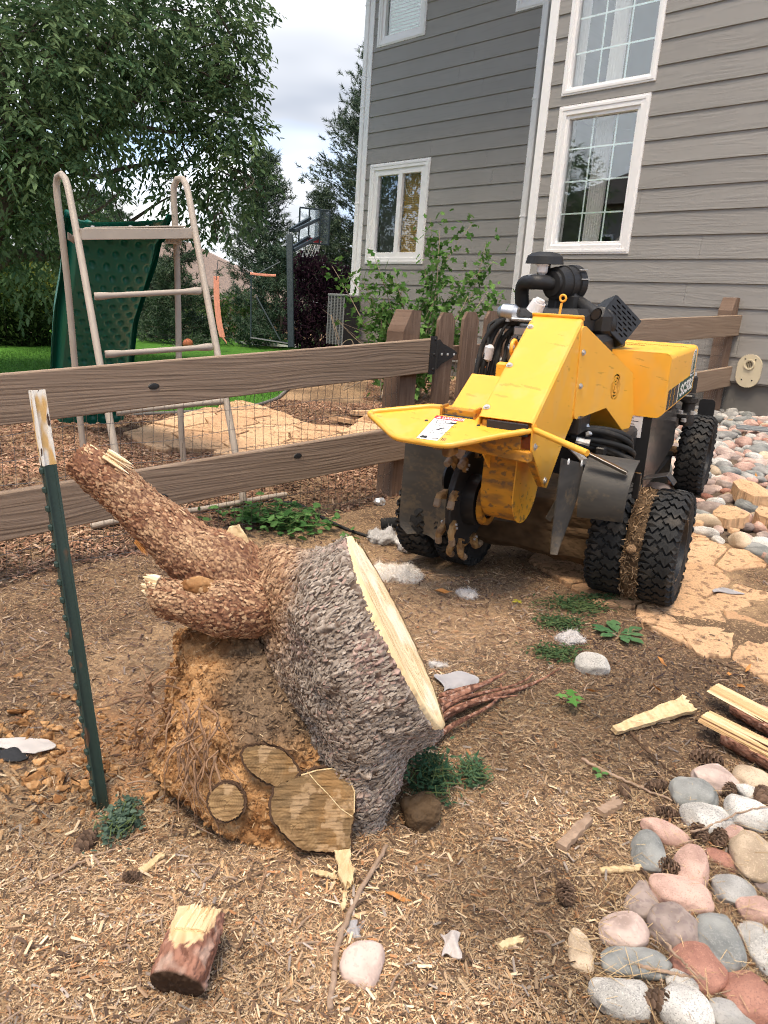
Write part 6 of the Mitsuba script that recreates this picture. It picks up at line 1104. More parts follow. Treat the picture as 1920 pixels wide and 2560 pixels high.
for row in ((1220, 280, 168, 92, .12, 'pale', 'pinkish tan rock at the top of the pile, behind a flat blue grey one'), (1060, 395, 165, 110, .05, 'slate', 'flat blue grey rock in front of the pinkish tan one'), (1150, 612, 192, 120, -.15, 'white', 'oval pale grey speckled rock in the third row of the pile'), (1465, 552, 165, 110, .4, 'white', 'speckled whitish rock with a brown stain by the right edge'),
            (1530, 285, 150, 85, .3, 'tan', 'tan rock tucked under the bark log at the right edge'), (830, 700, 178, 72, .42, 'pink', 'long pink rock pointing down right above a pink rounded one'), (705, 855, 128, 138, .2, 'slate', 'round flat grey green rock at the left rim of the pile'), (1030, 950, 140, 145, .3, 'pink', 'rounded pink rock right of the grey green one'),
            (1320, 940, 175, 55, .72, 'red', 'narrow red rock lying slanted between a pink and a yellowish rock'), (1510, 855, 152, 178, .2, 'tan', 'large yellowish granite rock at the right edge'), (1610, 1095, 75, 90, 0, 'mauve', 'lilac grey rock cut by the right edge under the yellowish one'), (950, 1190, 232, 132, .12, 'pink', 'big pink granite rock in the middle of the pile'),
            (1365, 1165, 168, 105, .15, 'grey', 'smooth light grey oval rock right of the big pink granite'), (1530, 1300, 135, 100, -.2, 'pink', 'pink rock half under the light grey oval near the right edge'), (500, 1480, 182, 140, .3, 'pale', 'pale pink rock left of the mauve brown one'), (890, 1465, 195, 155, -.5, 'mauve', 'mauve brown rock with a flat top in the middle of the pile'),
            (1250, 1530, 172, 195, .2, 'slate', 'rounded grey rock with rusty streaks beside the red one'), (1570, 1560, 130, 205, .05, 'white', 'black and white speckled granite rock at the right edge'), (600, 1720, 265, 112, -.05, 'slate', 'long slate blue rock in the lower left of the pile'), (1090, 1740, 195, 175, .3, 'red', 'brick red rock near the bottom of the pile'),
            (500, 2005, 225, 145, .12, 'white', 'pale grey granite rock at the bottom left of the pile'), (1510, 1990, 185, 235, .1, 'red', 'large reddish orange rock in the lower right corner'), (1000, 2095, 205, 165, .3, 'white', 'cream coloured granite rock at the bottom edge'), (1370, 2160, 175, 115, .1, 'grey', 'grey rock cut by the bottom edge at the right'),
            (1630, 1770, 60, 70, 0, 'grey', 'small grey rock at the right edge under the speckled granite'), (960, 1885, 130, 85, .2, 'white', 'pale rock half buried between the slate blue and the cream rock'), (1370, 715, 100, 70, .3, 'pink', 'pink rock partly behind the yellowish granite'), (1500, 390, 110, 50, .2, 'white', 'small pale rock under the tan rock near the right edge')): R11(*row)
R11(645, 1225, 118, 150, .35, 'mauve', 'teardrop shaped grey pink rock left of the big pink granite', -.42); R11(160, 1610, 95, 152, .1, 'tan', 'tan rock lying alone left of the pale pink one', 0., .5)
rock_px(903, 2402, 52, 52, .3, 'pale', 'rounded pinkish stone in the mulch beside the long stick'); rock_px(1481, 1664, 43, 25, .05, 'white', 'smooth cream oval stone below the green weeds'); rock_px(1893, 1787, 36, 22, .1, 'pink', 'pink rock above the bark logs at the right edge')
for q in ((1900, 1362, 26, 14, 0, 'white', 'white stone on the rim of the rock bed below the loose flagstones'), (1895, 1375, 26, 12, .1, 'grey', 'light grey stone just below the white one beside the path'), (1857, 1350, 14, 11, 0, 'slate', 'small dark stone beside the loose flagstones'), (1915, 1390, 16, 12, 0, 'pink', 'pink stone at the right edge beside the path')): rock_px(*q)
bed = Polygon(PXY([(1560, 1190), (1640, 1150), (1700, 1040), (1790, 1022), (1930, 1040), (2250, 1060), (2300, 1300), (2000, 1440), (1925, 1422), (1850, 1365), (1745, 1345), (1725, 1300), (1640, 1260)])); prepare(bed)
mat('m_bed', prin(mikit.proc(lambda p, n, uv: mix((.06, .045, .035), (.16, .12, .09), fbm(p.x * 20, p.y * 20, 0, 3))), .95, .1))
x0, y0, x1, y1 = bed.bounds; cand = []
for _ in range(26000):
    q = np.array([rr.uniform(x0, x1), rr.uniform(y0, y1)]); s_ = rr.uniform(.045, .10)
    if not bed.contains_xy(*q) if hasattr(bed, 'contains_xy') else not contains_xy(bed, *q): continue
    if all((q - c[0]) @ (q - c[0]) > ((s_ + c[1]) * .80) ** 2 for c in cand): cand.append((q, s_))
kinds = list(STN); wts = np.array([.22, .12, .17, .17, .10, .09, .06, .07]); vis = []
for q, s_ in cand:
    p = np.array([q[0], q[1], float(HH(q)[0])]); d_ = p - EYE; z_ = d_ @ FW; X_, Y_ = 960 + F * (d_ @ CR) / z_, 1280 - F * (d_ @ CU) / z_; vis.append((X_ < 1945 and Y_ > 1000, z_))
order = sorted(range(len(cand)), key=lambda i_: (not vis[i_][0], vis[i_][1]))
GRP = {'grey': 'light grey', 'slate': 'blue grey', 'pink': 'pink speckled', 'pale': 'pale pinkish', 'white': 'whitish speckled', 'tan': 'tan', 'red': 'brick red', 'mauve': 'mauve brown'}
rest = []
for n_, i_ in enumerate(order):
    q, s_ = cand[i_]; kd = kinds[rr.choice(8, p=wts / wts.sum())]; h = s_ * rr.uniform(.5, .72); m = rockmesh(rr, s_ * rr.uniform(1.0, 1.35), s_ * rr.uniform(.68, .95), h, rr.uniform(0, 6.3), np.array([q[0], q[1], float(HH(q)[0]) + h * rr.uniform(.2, .75)]), 0, IC2, .2)
    d_ = np.array([q[0], q[1], float(HH(q)[0])]) - EYE; X_, Y_ = 960 + F * (d_ @ CR) / (d_ @ FW), 1280 - F * (d_ @ CU) / (d_ @ FW)
    zone = 'seen between the right tyres of the grinder' if X_ < 1715 else 'along the foot of the house wall' if Y_ < 1100 else 'beside the far right tyre' if X_ < 1800 and Y_ < 1250 else 'round the loose flagstones' if Y_ > 1235 else 'in the middle of the bed right of the grinder'
    sz = 'big' if s_ > .078 else 'small' if s_ < .058 else 'middling'
    if vis[i_][0] and n_ < 262: k = put('river_rock', m, 'm_stone_' + kd, True, label='%s %s river rock %s' % (sz, GRP[kd], zone), category='rock', group='%s %s river rocks %s' % (sz, GRP[kd], zone))
    elif vis[i_][0] or n_ < 330: rest.append(m)
if rest: put('rock_bed', cat(rest), 'm_stone_grey', True, label='further small river rocks filling the bed by the house wall', category='rocks', kind='stuff')
put('rock_bed_soil', flatsheet(np.array(bed.exterior.coords[:-1]), .008, .15), 'm_bed', True, kind='structure')
def slab(px_, py_, w, h, seed, lab, t=.07):
    r = np.random.default_rng(seed); p = gpt(px_, py_); dep = (p - EYE) @ FW; a = w * dep / F; b = h * dep / F / .5; n_ = 8; ang = np.sort(r.uniform(0, .5, n_)) + np.arange(n_) * 6.283 / n_; pl = np.stack([a * np.cos(ang) * r.uniform(.85, 1.1, n_), b * np.sin(ang) * r.uniform(.85, 1.1, n_)], 1)
    m = hull(np.vstack([np.c_[pl, np.full(n_, -t / 2)], np.c_[pl * .96, np.full(n_, t / 2) + r.normal(0, .006, n_)]])).subdivide().subdivide(); m = jitter(m, .006, 14, seed); tl = r.normal(0, .12, 2); v = np.array(m.vertices); v[:, 2] += v[:, :2] @ tl; k = put('loose_flagstone', TM(v + p + [0, 0, t * .6 + .03], m.faces), 'm_flag_1', False, label=lab, category='flagstone')
slab(1874, 1266, 49, 30, 1, 'largest loose orange flagstone lying on the rock bed', .10); slab(1818, 1318, 45, 25, 2, 'loose orange flagstone on the rim of the rock bed, left of the others'); slab(1915, 1330, 32, 26, 3, 'loose orange flagstone cut by the right edge', .09); slab(1830, 1345, 16, 5, 4, 'small flat flagstone chip below the loose flagstones', .03); slab(1738, 1330, 16, 8, 5, 'small flagstone wedge beside the outer right tyre', .04)
# stepping stones by the gate, behind the fence
for q in ((905, 1045, 36, 9, 6, 'pale flagstone lying on the mulch behind the fence, nearer the gate'), (850, 1062, 34, 8, 7, 'pale flagstone at the end of the back path'), (925, 1058, 22, 8, 8, 'small flagstone tucked beside the pale one by the gate')): slab(*q, t=.05)

# ---- mulch, needles, chips
rc = np.random.default_rng(2)
nogo = unary_union([Polygon(front).buffer(-.12).difference(dirt), bed.buffer(-.06), LP_]); prepare(nogo); bpz = Polygon(backp).buffer(-.05); prepare(bpz)
def polar(n, r0, r1, k=1.0):
    a = rc.uniform(-.66, .62, n); u = rc.random(n); r = (r0 ** k + u * (r1 ** k - r0 ** k)) ** (1 / k) if k else r0 * (r1 / r0) ** u; q = np.c_[r * np.sin(a), r * np.cos(a)]
    return q[~(contains_xy(nogo, q[:, 0], q[:, 1]) & (rc.random(n) > .012))]
CHV = np.array([(-.5, -.5, 0), (.5, -.42, 0), (.58, .05, .22), (.45, .5, 0), (-.5, .4, 0), (-.55, 0, .2)]); CHF = np.array([(0, 1, 2), (0, 2, 5), (5, 2, 3), (5, 3, 4)])
PAL = np.array([(.53, .395, .25), (.64, .50, .34), (.38, .265, .165), (.28, .185, .115), (.14, .085, .052), (.42, .27, .145), (.30, .25, .21), (.66, .52, .35), (.085, .055, .038), (.36, .18, .085)])
def chips(key, q, L, W, T_, lift, pal, tilt, w, **lab):
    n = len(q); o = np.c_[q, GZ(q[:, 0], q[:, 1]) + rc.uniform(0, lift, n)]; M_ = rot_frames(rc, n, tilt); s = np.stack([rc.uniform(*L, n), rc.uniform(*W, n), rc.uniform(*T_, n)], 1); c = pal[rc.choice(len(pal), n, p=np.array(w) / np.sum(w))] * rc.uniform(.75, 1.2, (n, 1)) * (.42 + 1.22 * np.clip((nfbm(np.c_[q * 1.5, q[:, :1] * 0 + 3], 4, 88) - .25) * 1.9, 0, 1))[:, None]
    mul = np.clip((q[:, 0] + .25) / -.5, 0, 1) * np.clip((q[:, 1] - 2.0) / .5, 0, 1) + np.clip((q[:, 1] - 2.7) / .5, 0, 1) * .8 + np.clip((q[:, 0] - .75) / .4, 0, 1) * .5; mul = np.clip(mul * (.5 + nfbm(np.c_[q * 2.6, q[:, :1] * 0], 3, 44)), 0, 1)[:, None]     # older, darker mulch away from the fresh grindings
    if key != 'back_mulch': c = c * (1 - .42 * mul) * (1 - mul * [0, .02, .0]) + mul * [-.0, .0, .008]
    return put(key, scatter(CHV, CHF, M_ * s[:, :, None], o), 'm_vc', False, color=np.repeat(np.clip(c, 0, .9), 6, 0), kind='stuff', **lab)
q = polar(240000, 1.0, 5.0, .8); pat = nfbm(np.c_[q * 1.7, q[:, :1] * 0], 3, 15); q = q[rc.random(len(q)) < np.clip((pat - .33) * 4, .22, 1)]
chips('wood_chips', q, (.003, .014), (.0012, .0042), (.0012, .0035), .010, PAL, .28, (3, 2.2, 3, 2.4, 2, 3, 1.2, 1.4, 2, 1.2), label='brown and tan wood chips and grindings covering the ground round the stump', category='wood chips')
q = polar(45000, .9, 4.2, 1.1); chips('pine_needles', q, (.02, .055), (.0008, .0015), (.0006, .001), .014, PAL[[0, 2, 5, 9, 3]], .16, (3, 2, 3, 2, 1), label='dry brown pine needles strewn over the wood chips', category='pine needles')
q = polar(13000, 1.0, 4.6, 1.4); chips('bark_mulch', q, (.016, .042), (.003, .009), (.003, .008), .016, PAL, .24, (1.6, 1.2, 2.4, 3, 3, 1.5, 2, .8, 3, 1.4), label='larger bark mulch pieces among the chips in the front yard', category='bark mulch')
bq = np.vstack([rc.uniform((-4.5, 3.4), (.4, 9.5), (60000, 2)), rc.uniform((-.4, 5.5), (2.4, 13), (24000, 2))]); fn_ = (bq - np.array([.08, 5.45])) @ np.array([-.70, .714]); bq = bq[(fn_ > -.05) & ~contains_xy(LP_, bq[:, 0], bq[:, 1]) & ~(contains_xy(bpz, bq[:, 0], bq[:, 1]) & (rc.random(len(bq)) > .015))]
chips('back_mulch', bq, (.02, .06), (.006, .016), (.004, .010), .02, np.array([(.22, .115, .07), (.33, .19, .12), (.14, .075, .05), (.45, .31, .21), (.27, .16, .11)]), .3, (3, 3, 2, 1.4, 2), label='reddish bark mulch behind the rail fence', category='bark mulch')
def patch(px_, py_, w, h, n): p = rc.normal(0, 1, (n, 2)) * [w, h] + [px_, py_]; return np.array([gpt(*q)[:2] for q in p])
q = rc.normal(0, 1, (900, 2)) * [.24, .17] + gpt(175, 1880)[:2]; cl = [hull(rc.normal(0, .55, (11, 3)) * s * [1.1, .9, .75] + [*p, float(GZ(*p)) + s * .2]) for p, s in zip(q, .0035 + .030 * rc.random(len(q)) ** 5)]
put('clay_clods', cat(cl), 'm_clay', True, label='crumbled orange clay clods round the foot of the stake', category='clay', kind='stuff')

# ---- sticks, logs, splinters
mat('m_stick', prin(mikit.proc(lambda p, n, uv: mix((.22, .145, .10), (.46, .34, .25), fbm(p.x * 40, p.y * 40, p.z * 40, 3))), .9, .15))
mat('m_redbark', prin(mikit.proc(lambda p, n, uv: mix(mix((.10, .045, .03), (.34, .17, .115), smoothstep(.3, .7, fbm(p.x * 60, p.y * 45, p.z * 60, 4))), (.45, .30, .24), smoothstep(.62, .72, fbm(p.x * 80, p.y * 80, p.z * 80, 2)) * .6)), .85, .2, lambda p, n, uv: fbm(p.x * 90, p.y * 60, p.z * 90, 3), .014))
def stick(key, pts, r, lab, catg, bs='m_stick', lift=.008, n=24, taper=.5, group=None):
    P_ = [gpt(*q) + [0, 0, lift] for q in pts]; c = curve(P_, n, len(P_) > 3); c = c + np.random.default_rng(len(lab)).normal(0, .0016, c.shape); k = put(key, tube(c, np.linspace(r, r * taper, n), 7), bs, True, label=lab, category=catg)
    if group: labels[k]['group'] = group
stick('fallen_stick', [(826, 2535), (832, 2440), (856, 2340), (905, 2230), (966, 2124)], .0075, 'long bent pale stick lying in the chips in front of the stump', 'stick', lift=.014, taper=.8)
stick('fallen_stick', [(1500, 2182), (1560, 2180), (1622, 2172)], .010, 'bleached whitish stick left of the rocks', 'stick', 'm_wood_pale', .01, taper=.9); stick('fallen_stick', [(1455, 1905), (1530, 1945), (1610, 1980), (1680, 2010)], .007, 'thin stick pointing at the blue grey rock', 'stick', lift=.012)
stick('fallen_stick', [(40, 2240), (140, 2195), (230, 2150), (290, 2128)], .005, 'thin twig lying left of the sawn roots', 'stick'); stick('fallen_stick', [(234, 2148), (258, 2178), (280, 2205)], .005, 'short twig crossing below the thin left one', 'stick'); stick('fallen_stick', [(648, 2240), (665, 2180), (695, 2115)], .004, 'reddish twig below the large sawn root', 'stick', 'm_rootlet')
stick('fallen_stick', [(1570, 1850), (1640, 1920), (1690, 1962), (1720, 1985)], .004, 'dark thin twig over the blue grey rock', 'stick', 'm_rootbark', .03); stick('fallen_stick', [(1590, 2440), (1660, 2455), (1760, 2475)], .006, 'brown twig below the slate blue rock', 'stick', lift=.03); stick('fallen_stick', [(1655, 2395), (1700, 2450), (1752, 2490)], .004, 'fine twig crossing between the slate blue and red rocks', 'stick', lift=.05)
stick('fallen_stick', [(1720, 2115), (1790, 2090), (1860, 2060), (1915, 2052)], .004, 'thin twig across the pile behind the yellowish granite', 'stick', lift=.05); stick('fallen_stick', [(1680, 2375), (1710, 2350), (1740, 2320)], .005, 'small brown twig between the mauve and the grey rock', 'stick', lift=.03)
rt2 = np.random.default_rng(8); TG = []
for q in polar(420, 1.05, 4.2, .9):
    a = rt2.uniform(0, 6.28); l = rt2.uniform(.03, .11); p0 = np.array([*q, float(GZ(*q)) + .010]); e = p0 + l * np.array([math.cos(a), math.sin(a), rt2.normal(0, .06)]); TG.append(tube(curve([p0, (p0 + e) / 2 + rt2.normal(0, .006, 3) + [0, 0, .004], e], 6), np.linspace(rt2.uniform(.0012, .004), .001, 6), 5))
put('twigs', cat(TG), 'm_stick', True, label='countless short broken twigs mixed into the chips', category='twigs', kind='stuff')
# roots laid bare right of the stump
for i_, pts in enumerate(([(1080, 1855), (1130, 1800), (1210, 1765), (1300, 1735), (1400, 1680)], [(1090, 1830), (1150, 1775), (1230, 1750), (1330, 1700)], [(1095, 1800), (1160, 1765), (1215, 1735), (1262, 1705)], [(1085, 1880), (1140, 1830), (1190, 1800), (1250, 1720)], [(1100, 1775), (1165, 1745), (1220, 1725)], [(1090, 1845), (1160, 1800), (1215, 1780), (1290, 1765)])):
    P_ = [gpt(*q) + [0, 0, .015 + .03 * (1 - j / len(pts)) + .012 * (i_ % 3)] for j, q in enumerate(pts)]; put(ST + '__trailing_root', tube(curve(P_, 26, True), np.linspace((.020, .011, .019, .012, .016, .010)[i_], .003, 26), 8), 'm_redbark', True)
# the short split log
LG = thing('split_log', 'short split log with red bark and a pale torn face at the lower left', 'log')
g0, g1 = gpt(448, 2486), gpt(506, 2360); la = unit(g1 - g0 + [0, 0, .055]); lz = unit(np.array([0, 0, 1]) - la * la[2]); lx_ = np.cross(la, lz); RL = .060
cyl = tube([g0 + lz * .045, g0 + lz * .047 + la * .05, g0 + lz * .047 + la * .10, g0 + lz * .045 + la * .16], [RL, RL * .99, RL * .97, RL * .9], 40); cm2 = from_m(mani(cyl).refine_to_length(.006)); tp_ = unit(lz * 1.0 + la * .42 - lx_ * .15); PP = g0 + la * .115 + lz * .084
cut_ = from_m(mani(cm2).trim_by_plane((-tp_).tolist(), float(-tp_ @ PP))); f_, rn_, gp3 = flaky(cut_, la, .012, 1.6, .006, .4, 61); cc_ = lerp((.13, .055, .035), (.36, .18, .125), rn_); cc_ = lerp(cc_, np.tile((.50, .36, .29), (len(cc_), 1)), np.clip((nfbm(np.array(cut_.vertices) * 30, 2, 2) - .58) * 5, 0, .7))
flatf = np.abs((np.array(cut_.vertices) - PP) @ tp_) < .0015; vv = np.where(flatf[:, None], np.array(cut_.vertices), np.array(f_.vertices)); endf = ((np.array(cut_.vertices) - g0) @ la) < .002; cc_[endf & ~flatf] = (.055, .032, .02); hv_ = (np.array(cut_.vertices) - PP) @ tp_; nearf = hv_ > -(.002 + .020 * np.clip(nfbm(np.array(cut_.vertices) * 45, 3, 6) - .38, 0, 1) * 2); cc_[nearf & ~flatf] = lerp((.52, .30, .15), (.74, .56, .34), nfbm(np.array(cut_.vertices)[nearf & ~flatf] * 90, 2, 8)); cc_[flatf] = lerp((.45, .28, .12), (.80, .64, .40), nfbm(np.array(cut_.vertices)[flatf] @ np.stack([lx_ * 160, tp_ * 100, la * 14]).T, 3, 4))
put(LG + '__bark', TM(vv, cut_.faces), 'm_vc', True, color=cc_)
m, c = splinter(PP - la * .0 + lz * .004, unit(la - tp_ * (la @ tp_)), tp_, .060, .034, 150, 15, ((.56, .37, .17), (.88, .74, .48)), spread=.3); v = np.array(m.vertices); h_ = (v - PP) @ tp_; v -= tp_ * (h_ * .82)[:, None]; v += tp_ * .002; put(LG + '__torn_wood', TM(v, m.faces), 'm_vc', False, color=c, kind='stuff', label='pale splintered wood of the torn face')
# wedge splinter under the stump, plank of split wood, pieces at the right edge
def plank(key, pts, w, t, lab, bs='m_wood_pale', catg='wood splinter', lift=.012, seed=1, tilt=0.):
    P_ = [gpt(*q) + [0, 0, lift] for q in pts]; r = np.random.default_rng(seed); a, b = P_[0], P_[-1]; L = np.linalg.norm(b - a); X = unit(b - a); Z_ = unit(np.array([0, 0, 1.]) - X * X[2] + np.cross(X, [0, 0, 1]) * tilt); Y = np.cross(Z_, X); n_ = 14
    u = np.linspace(0, 1, n_); e1 = np.c_[u * L, w[0] / 2 * (1 - u) + w[1] / 2 * u + r.normal(0, .0025, n_)]; e2 = np.c_[u * L, -(w[0] / 2 * (1 - u) + w[1] / 2 * u) + r.normal(0, .0025, n_)]; jag = np.c_[L + r.uniform(-.012, .016, 7), np.linspace(w[1] / 2, -w[1] / 2, 9)[1:-1]]
    m = prism(Polygon(np.vstack([e1, jag, e2[::-1]])).buffer(0), t); m = m.subdivide().subdivide(); return put(key, frame(jitter(m, .003, 45, seed), X, Y, Z_, a), bs, False, label=lab, category=catg)
plank('wood_splinter', [(850, 2120), (868, 2232)], (.052, .034), .010, 'pale flat splinter sticking out from under the large sawn root', seed=3, lift=.02); plank('wood_splinter', [(868, 2215), (856, 2285)], (.012, .008), .005, 'thin pale sliver below the flat splinter', seed=4)
plank('wood_splinter', [(1530, 1842), (1718, 1775)], (.030, .075), .020, 'broad pale wood splinter with a jagged right end', seed=5, lift=.02, tilt=.35); plank('wood_splinter', [(775, 2190), (832, 2200)], (.012, .018), .005, 'small pale chip left of the flat splinter', seed=6); plank('wood_splinter', [(352, 2190), (408, 2146)], (.024, .010), .006, 'white pointed chip below the left twig', seed=7)
plank('wood_splinter', [(1398, 2135), (1472, 2062)], (.036, .022), .022, 'dark weathered split piece left of the grey green rock', 'm_stick', seed=8); plank('wood_splinter', [(1500, 2048), (1545, 2020)], (.03, .035), .02, 'weathered brown chunk behind the dark split piece', 'm_stick', seed=9); plank('wood_splinter', [(1245, 2380), (1300, 2360)], (.014, .022), .008, 'pale chip lying left of the tan rock', seed=10)
plank('wood_splinter', [(480, 2100), (510, 2080)], (.010, .008), .004, 'small pale sliver left of the large sawn root', seed=11)
def barklog(a, b, r0, r1, lab, seed, lift):
    k = thing('bark_log', lab, 'log'); A_, B_ = gpt(*a) + [0, 0, lift], gpt(*b) + [0, 0, lift]; X = unit(B_ - A_); m = from_m(mani(tube([A_, (A_ + B_) / 2, B_], [r0, (r0 + r1) / 2, r1], 24)).refine_to_length(.008)); Nn = unit(np.array([0, 0, 1.]) + .25 * np.cross(X, [0, 0, 1])); Pp = (A_ + B_) / 2 + Nn * r0 * .35
    c = from_m(mani(m).trim_by_plane((-Nn).tolist(), float(-Nn @ Pp))); fl = np.abs((np.array(c.vertices) - Pp) @ Nn) < .001; put(k + '__bark', jitter(c, .006, 30, seed), 'm_redbark', True)
    m, cc = splinter(A_ + X * .02 + Nn * r0 * .25, X, Nn, np.linalg.norm(B_ - A_) * 1.3, r0 * .75, 46, seed, ((.50, .31, .14), (.80, .62, .38)), spread=.15); v = np.array(m.vertices); v -= Nn * (((v - Pp) @ Nn) * .7)[:, None]; put(k + '__split_wood', TM(v + Nn * .004, m.faces), 'm_vc', False, color=cc, kind='stuff')
barklog((1812, 1868), (1960, 1945), .050, .055, 'split log with dark bark at the right edge, the lower of two', 3, .06); barklog((1835, 1795), (1985, 1880), .045, .05, 'split log with frayed pale end at the right edge, the upper of two', 5, .06)
# pine cones
CONE = []
def cone(px_, py_, L, lab, lift=.018, pos=None, ax=None, tone=(.085, .055, .038)):
    k = thing('pine_cone', lab, 'pine cone'); r = np.random.default_rng(int(px_)); p = gpt(px_, py_) + [0, 0, lift] if pos is None else pos; ax = unit(np.array([math.cos(px_), math.sin(px_), .15])) if ax is None else unit(ax); u = unit(np.cross(ax, [0, 0, 1])); w = np.cross(ax, u); ms = []
    put(k + '__core', tube([p - ax * L * .45, p, p + ax * L * .45], [L * .1, L * .2, L * .04], 8), 'm_rootbark')
    for i_ in range(64):
        t = i_ / 64; a = i_ * 2.39996; R_ = L * (.30 * math.sin(math.pi * (.12 + .85 * t)) ** .7); d = u * math.cos(a) + w * math.sin(a); c = p + ax * L * (t - .5) + d * R_ * .55; ms.append(frame(SCALE, np.cross(d, ax) * L * .22, unit(d * .85 + ax * .5) * R_ * .95, unit(ax * .85 - d * .5) * L * .05, c))
    c = cat(ms); put(k + '__scale', c, 'm_vc', False, color=np.clip(np.tile(tone, (len(c.vertices), 1)) * np.repeat(r.uniform(.6, 2.2, 64), len(SCALE.vertices))[:, None], 0, 1), kind='stuff')
SCALE = hull(np.array([(-.3, -.3, -.5), (.3, -.3, -.5), (-.5, .4, -.5), (.5, .4, -.5), (0, .7, 0), (-.3, -.3, .5), (.3, -.3, .5), (-.45, .45, .5), (.45, .45, .5)]))
for q in ((1668, 2046, .075, 'dark pine cone above the oval speckled rock'), (1745, 2092, .09, 'black pine cone lying under the oval speckled rock'), (1668, 2180, .08, 'dark pine cone right of the bleached stick'), (1412, 2245, .09, 'black pine cone in the chips left of the teardrop rock'), (1765, 1908, .11, 'long pine cone above the pinkish tan rock'), (1905, 2005, .10, 'pine cone standing out at the right edge by the stained rock'), (1795, 2105, .09, 'dark pine cone beside the narrow red rock'),
          (1640, 1975, .07, 'dark pine cone left of the flat blue grey rock'), (1820, 1985, .08, 'pine cone between the pinkish tan and the stained rock'), (215, 2118, .085, 'dark pine cone beside the stake near the bluish weed'), (1640, 2520, .09, 'dark pine cone at the bottom between two pale granite rocks'), (330, 2205, .05, 'small pine cone below the white chip'), (1560, 1990, .06, 'small dark pine cone left of the thin stick end')): cone(*q)
cone(1592, 1345, .075, 'brown pine cone stuck between the right dual tyres', pos=GC + GR * -.152 - GB * .305 + GU * .36, ax=-GB + .3 * GU, tone=(.20, .13, .075))
# pale fluff, fabric, foil
mat('m_fluff', dict(type='twosided', bsdf=dict(type='diffuse', reflectance=dict(type='rgb', value=[.66, .62, .56]))))
def fluff(px_, py_, w, h, lab, seed, c=(.66, .61, .55), n=1500, key='fibre_scrap', zz=.05):
    r = np.random.default_rng(seed); p = gpt(px_, py_); dep = (p - EYE) @ FW; a, b = w * dep / F, h * dep / F / .55; k = thing(key, lab, 'fibre scrap')
    m = rockmesh(r, a, b, zz * .55, .2, p + [0, 0, zz * .3], 0, IC3, .1); m = jitter(jitter(m, a * .5, 2.4 / a, seed), .014, 40, seed + 1); put(k + '__pad', m, 'm_vc', True, color=lerp(np.array(c) * .75, np.array(c) * 1.2, nfbm(np.array(m.vertices) * 30, 3, seed)))
    ix = r.integers(0, len(m.vertices), n); s = np.array(m.vertices)[ix]; nn = np.array(m.vertex_normals)[ix]; d = nn + r.normal(0, .8, nn.shape); d /= np.linalg.norm(d, axis=1)[:, None]; L = r.uniform(.006, .022, n)[:, None]; sd = np.cross(d, r.normal(size=d.shape)); sd /= np.linalg.norm(sd, axis=1)[:, None]
    v = np.stack([s - sd * .0009, s + sd * .0009, s + d * L + r.normal(0, .004, s.shape)], 1).reshape(-1, 3); put(k + '__fibre', TM(v, np.arange(3 * n).reshape(-1, 3)), 'm_vc', False, color=np.tile(np.array(c) * 1.15, (3 * n, 1)), kind='stuff')
fluff(985, 1445, 74, 34, 'big tuft of whitish fibre padding behind the sawn end of the trunk', 1, (.72, .66, .58), n=9000, zz=.05); fluff(955, 1350, 40, 22, 'grey fibre padding beside the left front tyres', 2, (.42, .41, .40), zz=.06); fluff(1005, 1368, 15, 28, 'pale strip of fibre hanging at the left front tyre', 3, (.55, .54, .52), 900, zz=.07)
fluff(1168, 1490, 24, 13, 'small whitish fibre tuft in the open ground', 4, (.60, .56, .52), 900, zz=.03); fluff(1420, 1602, 40, 14, 'grey fibre scrap among the weeds above the oval stone', 5, (.46, .44, .43), 1600, zz=.025); fluff(1098, 1667, 26, 6, 'thin whitish fibre wisp right of the trunk', 6, (.55, .53, .51), 700, zz=.02)
def cloth(px_, py_, w, h, lab, seed, c, catg='fabric scrap', zz=.05, bs='m_vc'):
    r = np.random.default_rng(seed); p = gpt(px_, py_); dep = (p - EYE) @ FW; a, b = w * dep / F, h * dep / F / .55
    def fn(A_, B_): q = np.stack([A_ * 3, B_ * 3, A_ * 0 + seed], -1); return np.stack([p[0] + (A_ - .5) * 2 * a * (1 - .25 * np.sin(B_ * 5 + seed)), p[1] + (B_ - .5) * 2 * b * (1 - .2 * np.sin(A_ * 6)), p[2] + .008 + zz * nfbm(q * .6, 2, seed) * np.sin(np.clip(A_, .04, .96) * 3.14) ** .5 * np.sin(np.clip(B_, .04, .96) * 3.14) ** .5 + .003 * np.sin(A_ * 9 + B_ * 4)], -1)
    m = thick(grid_mesh(fn, 26, 26), .003); put('fabric_scrap', m, bs, True, color=lerp(np.array(c) * .8, np.array(c) * 1.15, nfbm(np.array(m.vertices) * 25, 3, seed)), label=lab, category=catg)
cloth(1142, 1715, 46, 26, 'grey landscape fabric crumpled under the roots right of the stump', 1, (.36, .35, .36), zz=.07); cloth(45, 1868, 75, 16, 'whitish fabric strip at the left edge', 2, (.52, .49, .47), zz=.04); cloth(25, 1892, 40, 14, 'black plastic film under the whitish strip at the left edge', 3, (.03, .032, .036), zz=.03); cloth(1815, 1480, 32, 10, 'flat grey scrap lying on the path', 4, (.33, .32, .33), zz=.012); cloth(1128, 2370, 22, 20, 'small crumpled grey paper scrap in the chips', 5, (.50, .45, .42), zz=.03); cloth(883, 2330, 22, 14, 'grey crumpled scrap above the pinkish stone', 6, (.38, .37, .38), zz=.025)
fo = gpt(950, 1262); fm = rockmesh(rc, .045, .03, .03, .3, fo + [0, 0, .025], 0, IC2, .2); put('foil_scrap', jitter(fm, .016, 45, 9), prin((.72, .73, .74), .25, .6, metallic=.6), False, label='crumpled silver foil scrap behind the left front tyre', category='foil')
